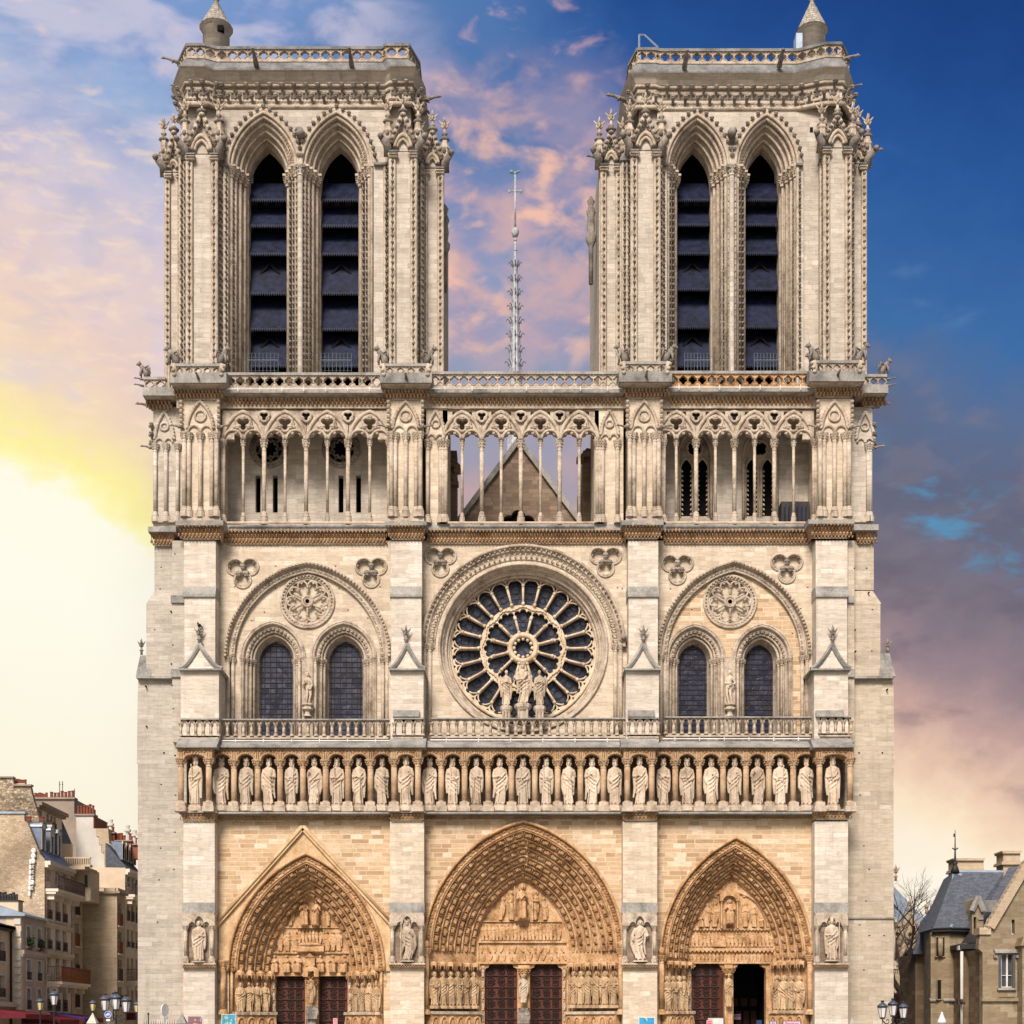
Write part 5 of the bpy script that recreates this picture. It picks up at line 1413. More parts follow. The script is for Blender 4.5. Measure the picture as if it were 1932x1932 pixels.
# ================================================================ nave gable, roof and spire seen through the gap
g = MB(); d = 18
g.uplate([(979, 828), (1135, 1040), (1135, 1200), (815, 1200), (815, 1040)], [foil(978, 996, 6, 20, 14, PI/2, 48, 16)], d, d+1)
g.mat(1)
for sg in (-1, 1): g.bar(W(979-sg*2, 828, d-.1), W(979+sg*158, 1042, d-.1), .35, .4)
g.mat(2); g.ubox(940, 960, 1016, 1040, d+.5, d+.6)
a, b_, c_ = W(979, 829, d+1), W(1140, 1046, d+1), W(818, 1046, d+1)
g.mat(3); g.add([a, b_, c_, (a.x, 75, a.z), (b_.x, 75, b_.z), (c_.x, 75, c_.z)], [(0,1,4,3), (0,3,5,2)])
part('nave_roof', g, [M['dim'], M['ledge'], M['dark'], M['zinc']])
g = MB(); g.box(WX(822, 18), WX(1135, 18), 19.1, 75, 0, WZ(1046, 19)); g.box(WX(822, 18)-7, WX(1135, 18)+7, 15.1, 75, 0, 17)
for q in range(6):
    for sg in (-1, 1): x = sg*(WX(1135, 18)+7); g.box(x-.9, x+.9, 18+q*9, 19.6+q*9, 0, 20)
part('nave', g, M['tower'])
g = MB(); g.box(WX(346, 8), WX(1600, 8), 8, 14.5, 0, WZ(1000, 8)); part('tower_base', g, M['tower'])
M['leadd'] = plain('dark_lead', (.2,.2,.215), .6, .1, .3, 3.0)
sp = MB(); dd = 62; xs = WX(972, dd)
SY = lambda y: WZ(y, dd)
def octa(y, hw): return (hw*.78*k_(dd), SY(y))
sp.lathe((xs, dd, 0), [octa(y, h) for y, h in ((960, 34), (870, 30), (868, 22), (740, 17), (700, 14.5), (600, 10), (500, 5.2), (492, 4.4), (450, 2.6), (446, 2.8))], 8, a0=PI/8)
sp.smooth(); sp.lathe((xs, dd, 0), [octa(y, h) for y, h in ((448, 3), (446, 6.5), (441, 8.8), (436, 9), (434, 8.2), (431, 6), (430, 1))], 14)
sp.lathe((xs, dd, 0), [octa(y, h) for y, h in ((474, 4.2), (472, 4.6), (470, 4))], 8); sp.lathe((xs, dd, 0), [octa(y, h) for y, h in ((455, 3.6), (453, 4), (451, 3.4))], 8)
sp.tube([(xs, dd, SY(432)), (xs, dd, SY(330))], [.12, .09], 6); sp.smooth(False)
spo = part('spire', sp, [M['lead'], M['verd']])
for y, hw in ((361, 11),):
    b = MB(); b.tube([(xs-hw*k_(dd), dd, SY(y)), (xs+hw*k_(dd), dd, SY(y))], .09, 5)
    for sg in (-1, 1): b.ell((xs+sg*hw*k_(dd), dd, SY(y)), .15, .15, .2)
    part('cross_arm', b, M['lead'], spo)
b = MB(); b.smooth(); b.ell((xs, dd, SY(326.5)), .2, .09, .16, 8, 5); b.tube([(xs+.1, dd, SY(326)), (xs+.38, dd, SY(323.5)), (xs+.5, dd, SY(321))], [.14, .1, .04], 5); b.tube([(xs-.2, dd, SY(326)), (xs-.5, dd, SY(323.5))], [.12, .2], 5)
part('weathercock', b, M['verd'], spo)
for j, y in enumerate((496.6, 524, 550, 577.6, 604, 630, 657.5, 683.7, 709)):
    b = MB(); hw = 4.1+(y-500)/200*7.4; r = hw*k_(dd)
    for q in range(8):
        a = 2*PI*q/8+PI/8*0; ca, sa = math.cos(a), math.sin(a)
        z = SY(y)
        b.tube([(xs+r*.9*ca, dd+r*.9*sa, z-.5), (xs+(r+.2)*ca, dd+(r+.2)*sa, z), (xs+(r+.38)*ca, dd+(r+.38)*sa, z+.1), (xs+(r+.48)*ca, dd+(r+.48)*sa, z-.1)], [.06, .065, .05, .04], 4)
        b.tube([(xs+r*ca, dd+r*sa, z-.5), (xs+r*ca*.98, dd+r*sa*.98, z-1.3)], .04, 4)
    part('crocket_ring', b, M['leadd'], spo)
# ================================================================ towers
def hookrow(mb, px, y0, y1, d, step=12.2, s=.2):
    n = int((y1-y0)/step); o_ = mb.cur; mb.cur = 2
    for q in range(n+1): 
        y = y0+q*(y1-y0)/n
        x, yy, z = W(px, y, d)
        mb.tube([(x, yy+.1, z-s*.9), (x, yy-s*.6, z-s*.1)], [s*.3, s*.42], 5, False)
        mb.ell((x, yy-s*.75, z+s*.1), s*.52, s*.45, s*.42, 5, 4)
    mb.cur = o_
def shaft(mb, px, y0, y1, d, r=.12):
    mb.smooth(); mb.lathe((WX(px, d), d, 0), [(r, WZ(y1, d)), (r, WZ(y0, d))], 8, caps=False); mb.smooth(False)
def aedicule(mb, x0, x1, yc, ya, d, yf):
    """gabled niche crowning a tower buttress, with its finials and crockets"""
    cx = (x0+x1)/2; w = (x1-x0)/2
    mb.mat(0)
    mb.uplate([(x0+1, yc+2), (x0+1, yc-18), (cx, ya+4), (x1-1, yc-18), (x1-1, yc+2)], [], d, d+1.6)
    mb.mat(1); mb.smooth()
    arch_tube(mb, cx, yc-2, w*.5, w*.75, 0, -.12, .1, d, 8); arch_tube(mb, cx, yc-2, w*.72, w*1.1, 0, -.18, .12, d, 8)
    for sg in (-1, 1):
        mb.tube([W(cx+sg*(w+1), yc-14, d-.3), W(cx, ya, d-.3)], .15, 6)
        mb.tube([W(cx+sg*(w-5), yc-18, d-.15), W(cx, ya+12, d-.15)], .08, 5)
    mb.smooth(False); mb.mat(2)
    n = 5
    for q in range(n):
        for sg in (-1, 1):
            t = (q+.5)/n; p = W(cx+sg*(w+3)*(1-t), yc-14+(ya-yc+14)*t-1, d-.4); mb.ell(p, .14, .18, .11, 5, 4)
            p = W(cx+sg*(w-7)*(1-t), yc-16+(ya+12-yc+16)*t, d-.2); mb.ell(p, .09, .1, .08, 5, 3)
    mb.mat(1); finial(mb, *W(cx, ya+1, d-.25), (ya-yf)*k_(d)/2.0)
    mb.mat(2); mb.smooth(); mb.ell(W(cx, ya-2, d-.25), .34, .34, .13, 8, 4); mb.smooth(False)
    for sg in (-1, 1):
        x = cx+sg*(w+7)
        mb.mat(1); mb.lathe((WX(x, d), d+.1, WZ(yc-6, d)), [(.3, 0), (.3, .8), (.36, .9), (.22, 1.2), (.2, (yc-6-ya-16)*k_(d))], 6)
        mb.mat(2); mb.smooth(); mb.ell(W(x, ya+17, d+.1), .33, .3, .13, 8, 4); mb.ell(W(x-1, ya+38, d-.1), .16, .24, .2, 6, 4); mb.ell(W(x+2, ya+52, d-.1), .2, .24, .22, 6, 4); mb.smooth(False)
        mb.mat(1); finial(mb, *W(x, ya+17, d+.1), .62)
        mb.mat(2); mb.smooth()
        p = W(x+sg*1, yc-8, d-.3); mb.tube([p+Vector((0, .3, -.5)), p, p+Vector((sg*.3, -.35, .25))], [.28, .26, .2], 6); mb.ell(p+Vector((sg*.38, -.45, .32)), .2, .22, .18, 6, 4); mb.smooth(False)
def capblock(mb, x0, x1, yc, d, h=13):
    """moulded cap over paired shafts"""
    mb.mat(3)
    mb.ubox(x0-1.5, yc, x1+1.5, yc+2.6, d-.42, d+.4); mb.ubox(x0-.5, yc+2.6, x1+.5, yc+5, d-.34, d+.4)
    mb.mat(1); mb.ubox(x0-1, yc+5, x1+1, yc+6.5, d-.38, d+.4)
    n = 4
    for q in range(n+1):
        for yy, s in ((yc+8.5, .14), (yc+12, .1)): mb.ell(W(x0+(x1-x0)*q/n, yy, d-.2), s, s*1.2, s, 5, 3)
    mb.ubox(x0+1, yc+6.5, x1-1, yc+14, d-.12, d+.3)
def tower(T):
    dW_ = 3.2; t = MB()
    xs0, xs1 = T['x0'], T['x1']       # main wall between corner buttresses
    outer = [(xs0, 190), (xs1, 190), (xs1, 712)]
    holes = []
    low = []
    for (cx, w) in reversed(T['arch']):
        low += arch_pts(cx, T['ys'], w, T['h'], 0, 18, 712)[::-1]
    t.uplate(outer+low+[(xs0, 712)], [], dW_, dW_+1.0)
    t.mat(0)
    # deep body
    zt, zb = WZ(150, 3.3), WZ(741, 1.0)
    bx0, bx1 = WX(T['b0'], 4.6), WX(T['b1'], 4.6); zs_ = WZ(300, 4.4); ux0, ux1 = WX(T['pB'][0][0]+1, 4.6), WX(T['pB'][-1][0]-1, 4.6)
    t.box(bx0, WX(T['arch'][0][0]-T['arch'][0][1]+4, dW_), 4.4, 15, zb, zs_); t.box(WX(T['arch'][1][0]+T['arch'][1][1]-4, dW_), bx1, 4.4, 15, zb, zs_)
    t.box(bx0+.01, bx1-.01, 8.2, 14.99, zb, zs_-.01); t.box(ux0, ux1, 4.45, 14.9, WZ(190, 4.4), zt)
    for sg, (pa, pb) in ((0, (1, 3)), (1, (-4, -2))): t.box(WX(T['pB'][pa][0]+3, 3.4), WX(T['pB'][pb][0]-3, 3.4)+(0 if sg else .6), 3.42, 5, WZ(318, 3.4), WZ(180, 3.4))
    to = part('tower', t, [M['tower']])
    tp = lambda n, m, mats: part(n, m, mats, to)
    ST = [M['tower'], M['carve'], M['carveg'], M['ledged']]
    for ai, (cx, w) in enumerate(T['arch']):
        a = MB(); ys, h, tt = T['ys'], T['h'], T['t']
        f = tt/32
        arch_loft(a, cx, ys, w, h, [(0, 0), (.0, -.14), (1.5*f, -.18), (3*f, -.04), (8*f, .05), (9*f, .3), (14*f, .36), (15.5*f, .6), (21*f, .68), (22.5*f, 1.0), (27*f, 1.05), (28*f, 1.3), (32*f, 1.5), (32*f, 2.2)], dW_, 20, 712)
        a.smooth()
        for q, dd_, r_ in ((2, -.12, .1), (7, .06, .12), (13, .36, .12), (20, .68, .11), (26.5, 1.06, .1)):
            arch_tube(a, cx, ys, w, h, q*f, dd_, r_, dW_, 20, 712)
        a.smooth(False)
        for q, dd_ in ((11, .22), (17.5, .52)):       # crockets between the rolls, arch and jambs
            for (x, y, g_) in arch_walk(cx, ys, w, h, q*f, 6.8): a.ell(W(x, y, dW_+dd_), .14, .14, .12, 5, 4)
            for sg in (-1, 1): hookrow(a, cx+sg*(w-q*f), ys+18, 695, dW_+dd_, 11.8, .2)
        a.mat(1)
        for q, dd_ in ((7, .05), (13, .35), (20, .67), (27, 1.05)):
            for sg in (-1, 1):
                x = cx+sg*(w-q*f); yy = ys+(12-q*.0)*0
                capital(a, WX(x, dW_), dW_+dd_, WZ(ys, dW_), .16, .55, 7)
                a.mat(0); a.box(WX(x, dW_)-.3, WX(x, dW_)+.3, dW_+dd_-.32, dW_+dd_+.2, WZ(ys, dW_), WZ(ys, dW_)+.13); a.mat(1)
        a.mat(2)
        for (x, y, g_) in arch_walk(cx, ys, w, h, -5.5, 13.5):
            if 300 > y: hook(a, W(x, y, dW_-.05), .34)
        a.mat(0); a.smooth(); arch_tube(a, cx, ys, w, h, -3, -.05, .16, dW_, 20); a.smooth(False)
        tp('belfry_arch', a, [M['carve'], M['carve'], M['carveg']])
        # louvres
        xl, xr = WX(cx, dW_)-(w-tt)*k_(dW_)-.25, WX(cx, dW_)+(w-tt)*k_(dW_)+.25
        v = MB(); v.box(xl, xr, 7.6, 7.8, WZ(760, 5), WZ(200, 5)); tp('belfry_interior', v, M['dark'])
        for li, yl in enumerate(T['louv']):
            v = MB(); z0 = WZ(yl, 4.9); dz = [1.0, 1.0, 1.35, 1.35, 1.2][li % 5]
            y0, y1 = 4.85, 5.9; n = 20; dz = (WZ(T['louv'][li-1], 4.9)-z0 if li else 1.5)+.1
            v.add([(xl, y0, z0), (xr, y0, z0), (xr, y1, z0+dz), (xl, y1, z0+dz), (xl, y0+.05, z0-.02), (xr, y0+.05, z0-.02), (xr, y1+.05, z0+dz-.02), (xl, y1+.05, z0+dz-.02)], [(0,1,2,3), (7,6,5,4), (0,4,5,1)])
            for q in range(n):
                xa, xb = xl+(xr-xl)*q/n, xl+(xr-xl)*(q+1)/n
                v.add([(xa, y0-.01, z0+.04), (xb, y0-.01, z0+.04), (xb-.02, y0-.02, z0-.06), ((xa+xb)/2, y0-.02, z0-.2), (xa+.02, y0-.02, z0-.06)], [(0,4,3,2,1)])
                if q % 3 == 1: v.box(xa-.012, xa+.012, y0-.02, y0+.02, z0, z0+.25)
            v.mat(1)
            if li in (2, 4):
                for sg in (-1, 1): v.bar(((xl+xr)/2+sg*.05, 5.5, z0-.35), ((xl+xr)/2+sg*.6, 5.5, z0-.95), .14, .12)
            tp('louvre_blade', v, [M['louver'], M['dark']])
        v = MB(); z0 = WZ(372, 5)
        for q in range(4): x = xl+.35+q*(xr-xl-.7)/3; v.box(x-.18, x+.18, 6.2, 6.24, z0+.1, z0+.9)
        v.mat(1)
        for q in range(5): x = xl+.1+q*(xr-xl-.2)/4; v.box(x-.06, x+.06, 6.1, 6.2, z0-.2, z0+1.3)
        v.box(xl, xr, 6.08, 6.2, z0, z0+.1)
        tp('belfry_screen', v, [plain('dusty_pane', (.09, .09, .1), .5), M['iron']])
        # safety netting on posts at the foot of the opening
        v = MB(); za, zb2 = WZ(705, 2.8), WZ(664, 2.8); nx = 8
        for q in range(nx+1): x = xl+.5+(xr-xl-1.0)*q/nx; v.tube([(x, 2.95, za), (x, 2.95, zb2)], .014, 3)
        for q in range(6): v.tube([(xl+.5, 2.95, za+(zb2-za)*q/5), (xr-.5, 2.95, za+(zb2-za)*q/5)], .01, 3)
        v.tube([(xl+.5, 2.9, zb2-.45), (xr-.5, 2.9, zb2-.45)], .025, 4)
        tp('safety_net', v, M['zinc'])
    # beast between the two arches
    m_ = MB(); mx = (T['arch'][0][0]+T['arch'][1][0])/2; hook(m_, W(mx, T['ys']-58, dW_), .7); m_.smooth(); m_.ell(W(mx, T['ys']-66, dW_-.4), .3, .35, .28, 7, 5); m_.smooth(False)
    tp('grotesque', m_, M['carveg'])
    # middle pier
    m_ = MB(); x0_, x1_ = T['arch'][0][0]+T['arch'][0][1], T['arch'][1][0]-T['arch'][1][1]
    mp = (x0_+x1_)/2; m_.mat(0); shaft(m_, mp, T['ys'], 705, dW_-.22, .17); capital(m_, WX(mp, dW_-.22), dW_-.22, WZ(T['ys']-4, dW_-.22), .18, .6)
    m_.mat(3); m_.ubox(mp-9, T['ys']-9, mp+9, T['ys']-3, dW_-.5, dW_)
    for sg in (-1, 1): m_.mat(1); hookrow(m_, mp+sg*5.5, T['ys']+18, 695, dW_-.02, 11.8, .2)
    tp('pier', m_, ST)
    # corner buttresses
    for (x0, x1, yc, ya, yf, d, kind) in T['butt']:
        b = MB(); b.mat(0); b.ubox(x0, yc+4, x1, 745, d, 5.0)
        pads = (x0+6, x1-6)
        w6 = min(9, (x1-x0)*.2)
        for sg, px in ((-1, x0), (1, x1)):
            b.mat(1)
            shaft(b, px-sg*2, yc+10, 735, d-.12, .13); shaft(b, px-sg*w6, yc+10, 735, d-.1, .1)
            hookrow(b, px-sg*(w6/2+1), yc+24, 688, d-.08, 12.4, .2)
            if kind != 1: hookrow(b, px+sg*2.2, yc+24, 688, d+.1, 12.4, .19)
            capblock(b, min(px, px-sg*(w6+4)), max(px, px-sg*(w6+4)), yc, d-.05)
        aedicule(b, x0+4, x1-4, yc, ya, d, yf)
        tp('corner_buttress', b, ST)
    for (x0, x1, yc, d, rows) in T['fill']:       # re-entrant strips with shafts between the buttress and the arches
        b = MB(); b.mat(0); b.ubox(x0, 190 if False else yc, x1, 745, d, 5.0)
        b.mat(3); b.ubox(x0, yc-4, x1, yc, d-.25, 5.0); b.mat(1)
        for px in rows: shaft(b, px-3, yc, 735, d-.05, .1); hookrow(b, px, yc+16, 690, d, 12.2, .2)
        tp('angle_shafts' if False else 'angle_pier', b, ST)
    # crowning storey
    Zp = lambda y: WZ(y, 2.9)
    def plan(P, dback=15):
        q = [(WX(px, d), d) for px, d in P]
        return q + [(q[-1][0], dback), (q[0][0], dback)]
    c = MB(); c.mat(0); B_ = plan(T['pB'])
    def ring3(P, z): return [(x, y, z) for x, y in P]
    c.loft([ring3(B_, Zp(T['yt']+112)), ring3(B_, Zp(T['yt']+60))], True)
    Q_ = plan(T['pQ'], 15.6); P_ = plan(T['pP'], 15)
    c.mat(1)
    def scale_plan(A_, B2, f): return [(a[0]+(b[0]-a[0])*f, a[1]+(b[1]-a[1])*f) for a, b in zip(A_, B2)]
    y0 = T['yt']
    S1 = scale_plan(B_, Q_, .1)
    c.mat(0)
    c.loft([ring3(B_, Zp(y0+69)), ring3(scale_plan(B_, Q_, .25), Zp(y0+66)), ring3(scale_plan(B_, Q_, .6), Zp(y0+58)), ring3(scale_plan(B_, Q_, 1), Zp(y0+53))], True)
    c.mat(3)
    c.loft([ring3(Q_, Zp(y0+53)), ring3(Q_, Zp(y0+50)), ring3(scale_plan(Q_, P_, .95), Zp(y0+30)), ring3(P_, Zp(y0+28))], True)
    c.add(ring3(P_, Zp(y0+30)), [tuple(range(len(P_)))])
    c.mat(1); c.smooth()
    for pl, y_, r_ in ((scale_plan(B_, Q_, .12), y0+110, .15), (scale_plan(B_, Q_, .15), y0+70, .1)):
        c.tube(ring3(pl[:-2], Zp(y_)), r_, 6)
    c.smooth(False)
    tp('crown_storey', c, ST)
    # two rows of crockets along the front plan line
    Fp = [(WX(px, d), d) for px, d in T['pB']]
    for row, (ya, yb, off) in enumerate(((y0+72, y0+92, 0), (y0+92, y0+108, .5))):
        fr = MB(); fr.mat(1); fr.tube([Vector((a_[0], a_[1], Zp((ya+yb)/2)))+Vector((0, -.1, 0)) for a_ in Fp], .07, 5)
        for (a, b2) in zip(Fp[:-1], Fp[1:]):
            A3, B3 = Vector((*a, 0)), Vector((*b2, 0)); Lg = (B3-A3).length; n = max(1, int(round(Lg/.73)))
            if Lg < .5: continue
            nn = Vector(((B3-A3).y, -(B3-A3).x, 0)).normalized()
            for q in range(n):
                tq = (q+.5+off*.98)/n
                if tq > 1.01: continue
                p = A3.lerp(B3, tq); s = random.uniform(.9, 1.1)
                zt2, zb2 = Zp(ya), Zp(yb)
                ctr = [p+Vector((0, 0, zb2))+nn*.02, p+Vector((0, 0, (zt2+zb2)/2))+nn*.14, p+Vector((0, 0, zt2-.1))+nn*.4]
                fr.mat(2); fr.tube(ctr, [.09, .08, .12], 5, False)
                fr.ell(ctr[2]+nn*.06, .18*s, .18, .13*s, 6, 4)
                for e in (-1, 1): fr.mat(1); fr.tube([ctr[0]+Vector((e*.04, 0, .1)), ctr[0]+Vector((e*.24, 0, .06))+nn*.1, ctr[0]+Vector((e*.26, 0, .2))+nn*.14], [.05, .05, .05], 4)
        tp('crocket_frieze', fr, ST)
    par = MB(); par.mat(0)
    Pp = [(WX(px, d), d) for px, d in T['pP']]
    for a, b2 in zip(Pp[:-1], Pp[1:]): quatre_panel(par, a, b2, Zp(y0+28), Zp(y0), .22, .62, .17, .14)
    x0_, x1_ = Pp[0][0], Pp[-1][0]
    quatre_panel(par, (x0_, 14.8), Pp[0], Zp(y0+28), Zp(y0), .22, .62, .17, .14); quatre_panel(par, Pp[-1], (x1_, 14.8), Zp(y0+28), Zp(y0), .22, .62, .17, .14)
    par2 = MB()
    tp('parapet', par, [M['carve'], M['ledged']])
    par2.mat(0); quatre_panel(par2, (x0_, 14.7), (x1_, 14.7), Zp(y0+28), Zp(y0), .22, .62, .17, .14)
    tp('parapet', par2, [M['carve'], M['ledge']])
    # stair turret with conical stone cap
    tx, td, r = T['tur']; rx = r*k_(td); x = WX(tx, td)
    s_ = MB(); s_.smooth(); s_.lathe((x, td, 0), [(rx*.82, Zp(y0+20)), (rx*.82, WZ(T['ty']+3, td)), (rx*.95, WZ(T['ty']+2, td)), (rx*.98, WZ(T['ty'], td))], 16); s_.smooth(False)
    s_.mat(1)
    if T['tur_door']: s_.box(x+rx*.25, x+rx*.6, td-rx*.9, td, WZ(T['ty']+22, td), WZ(T['ty']+12, td))
    so_ = tp('stair_turret', s_, [M['tower'], M['dark']])
    s_ = MB(); s_.smooth(); s_.lathe((x, td, 0), [(rx*.9, WZ(T['ty']+1, td)), (rx*1.02, WZ(T['ty']+.5, td)), (rx*.96, WZ(T['ty']-1.5, td)), (rx*.1, WZ(3, td)), (rx*.16, WZ(1, td)), (rx*.22, WZ(-2, td)), (rx*.1, WZ(-6, td)), (rx*.03, WZ(-12, td))], 16); s_.smooth(False)
    tp('turret_cap', s_, M['capstone'])
    return to
M['capstone'] = ashlar('cap_stone_scales', [(0,(.25,.22,.19)),(.5,(.38,.34,.29)),(1,(.5,.46,.4))], .3, .2, (.16,.14,.12), .03, .5, (.1,.1,.09), .5, .3)
TL = dict(x0=408, x1=735, b0=320, b1=832, arch=[(497.5, 68.3), (635.5, 68.3)], ys=318, h=106, t=32,
          louv=[377, 426, 479, 553.5, 621, 690], yt=86,
          butt=[(352, 410, 288, 213, 187, 2.4, 0), (735, 786, 283, 213, 182, 2.4, 0), (312, 344, 322, 247, 217, 4.2, 1), (796, 836, 314, 247, 212, 4.2, 1)],
          fill=[(408, 430, 312, 2.9, (410, 418, 427)), (705, 738, 310, 2.9, (729,)), (340, 355, 300, 3.4, (343, 352)), (784, 800, 305, 3.4, (789, 798))],
          pB=[(338, 4.6), (352, 3.0), (395, 3.0), (410, 3.3), (725, 3.3), (735, 3.0), (778, 3.0), (792, 4.6)],
          pQ=[(323, 4.4), (339, 2.2), (388, 2.2), (402, 2.55), (728, 2.55), (736, 2.2), (784, 2.2), (803, 4.4)],
          pP=[(337, 4.4), (353, 2.75), (386, 2.75), (409, 3.05), (722, 3.05), (728, 2.75), (770, 2.75), (790, 4.4)],
          tur=(408, 7, 31), ty=54, tur_door=True)
TR = dict(x0=1240, x1=1560, b0=1130, b1=1632, arch=[(1315, 61), (1446, 61)], ys=318, h=102, t=29,
          louv=[377, 424, 478, 545.5, 617, 690], yt=90,
          butt=[(1191, 1245, 281, 215, 178, 2.4, 0), (1554, 1606, 276, 219, 178, 2.4, 0), (1134, 1172, 308, 247, 210, 4.2, 1), (1603, 1634, 306, 240, 205, 4.2, 1)],
          fill=[(1243, 1258, 311, 2.95, (1252,)), (1503, 1516, 311, 2.95, (1508,)), (1170, 1194, 302, 3.4, (1178, 1186)), (1546, 1556, 303, 2.9, (1552,))],
          pB=[(1186, 4.6), (1203, 3.1), (1237, 3.1), (1246, 3.3), (1500, 3.3), (1556, 2.75), (1590, 2.75), (1604, 4.2)],
          pQ=[(1172, 4.6), (1189, 2.6), (1236, 2.6), (1246, 2.6), (1500, 2.6), (1556, 2.05), (1597, 2.05), (1613, 3.9)],
          pP=[(1187.5, 4.4), (1203, 2.95), (1237, 2.95), (1245, 3.05), (1505, 3.05), (1557, 2.45), (1587, 2.45), (1601, 3.9)],
          tur=(1532, 6, 30), ty=60, tur_door=False)
tl = tower(TL); trr = tower(TR)
# small square hole in the south tower wall
m_ = MB(); m_.ubox(1528, 240, 1534, 250, 3.19, 3.4); part('putlog_hole', m_, M['dark'])
for (px, py, d, s, f_) in ((334, 116, 3.5, .5, -1), (483, 118, 2.4, .7, 0), (663, 118, 2.4, .7, 0), (798, 190, 4, .65, 1), (1292, 122, 2.4, .7, 0), (1471, 120, 2.4, .7, 0), (1590, 112, 3, .55, 1), (1176, 187, 4, .6, -1), (1604, 165, 4, .4, 1),
                           (311, 296, 4.2, .35, -1), (835, 292, 4.2, .35, 1), (1133, 300, 4.2, .5, -1), (1637, 288, 4.2, .5, 1), (342, 165, 4, .35, -1)):
    chimera(px, py, d, s, f_, 1)
for px, py, sg in ((836, 455, 1), (1118, 440, -1)):       # beasts on colonnettes at the tower flanks
    m_ = MB(); m_.smooth(); x, y, z = W(px+sg*3, py, 6)
    m_.lathe((x, y, z), [(.14, -3.2), (.14, -.9), (.32, -.5), (.34, -.2), (.2, 0), (.26, .5), (.2, 1.0), (.3, 1.3), (.15, 1.7), (.25, 2.0), (.05, 2.3)], 8); m_.smooth(False); part('grotesque', m_, M['carveg'])
# lifting davit and hatch on the south tower roof
m_ = MB(); p = lambda x, y: W(x, y, 4.5)
m_.tube([p(1206, 95), p(1206, 66)], .06, 5); m_.tube([p(1206, 66), p(1216, 66), p(1242, 90)], .055, 5)
part('davit', m_, M['zinc'])
m_ = MB(); m_.ubox(1502, 62, 1514, 95, 4.6, 5.4); part('roof_hatch', m_, M['zinc'])
FIGS = {}
def fig_mesh(key, **kw):
    FIGS[key] = solidify(figure(sum(ord(c) for c in key)*13, **kw), name=key)
fig_mesh('king_a', pose='hold'); fig_mesh('king_b', pose='chest', hair='long', sway=.3); fig_mesh('king_c', pose='down', sway=-.4, turn=.5)
fig_mesh('king_d', pose='cross', turn=-.5); fig_mesh('king_e', pose='raise', beard=False, sway=.4); fig_mesh('king_f', pose='mantle', turn=.3, sway=-.2); fig_mesh('king_g', pose='down', beard=False, turn=-.4)
fig_mesh('saint_a', pose='hold', cape=True, turn=.5, slim=.9); fig_mesh('saint_b', pose='chest', turn=-.6, slim=.85); fig_mesh('saint_c', pose='down', beard=False, turn=.6, slim=.85, hair='short')
fig_mesh('saint_d', pose='cross', turn=-.3, slim=.88, hair='short'); fig_mesh('nun', pose='pray', beard=False, veil=True, slim=.95); fig_mesh('pope', pose='hold', beard=False, hair='none', mitre=True)
fig_mesh('monk', pose='down', beard=False, hair='short', slim=1.05); fig_mesh('lady', pose='mantle', beard=False, hair='long', sway=.9, slim=.88, veil=True); fig_mesh('lady2', pose='wide', beard=False, hair='long', sway=-.9, slim=.84)
fig_mesh('mother', pose='hold', beard=False, veil=True, child=True, sway=.6, slim=.95); fig_mesh('angel_a', pose='pray', beard=False, hair='short', wings=-1, turn=.9, slim=.85); fig_mesh('angel_b', pose='pray', beard=False, hair='short', wings=1, turn=-.9, slim=.85)
fig_mesh('bare_a', pose='chest', beard=True, nude=True, sway=.8, hair='long', slim=.8); fig_mesh('bare_b', pose='cross', beard=False, nude=True, sway=-.8, hair='long', slim=.8); fig_mesh('headless', pose='hold', beard=False, hair='none', slim=.9)
def crown_mesh():
    m = MB(); n = 20
    m.loft([[(.056*k*math.cos(2*PI*q/n), .06*k*math.sin(2*PI*q/n)-.006, .955+z+(.036*(q % 4 < 2) if z > .03 else 0)) for q in range(n)] for k, z in ((.9, 0), (1.06, .0), (1.08, .016), (1.02, .018), (1.2, .046), (1.06, .044), (.9, .0))], True)
    return m
def halo_mesh():
    m = MB(); m.loft([[(r*math.cos(2*PI*q/20), y, .935+r*math.sin(2*PI*q/20)) for q in range(20)] for r, y in ((.001, .03), (.075, .03), (.08, .02), (.08, .045), (.001, .05))], True); return m
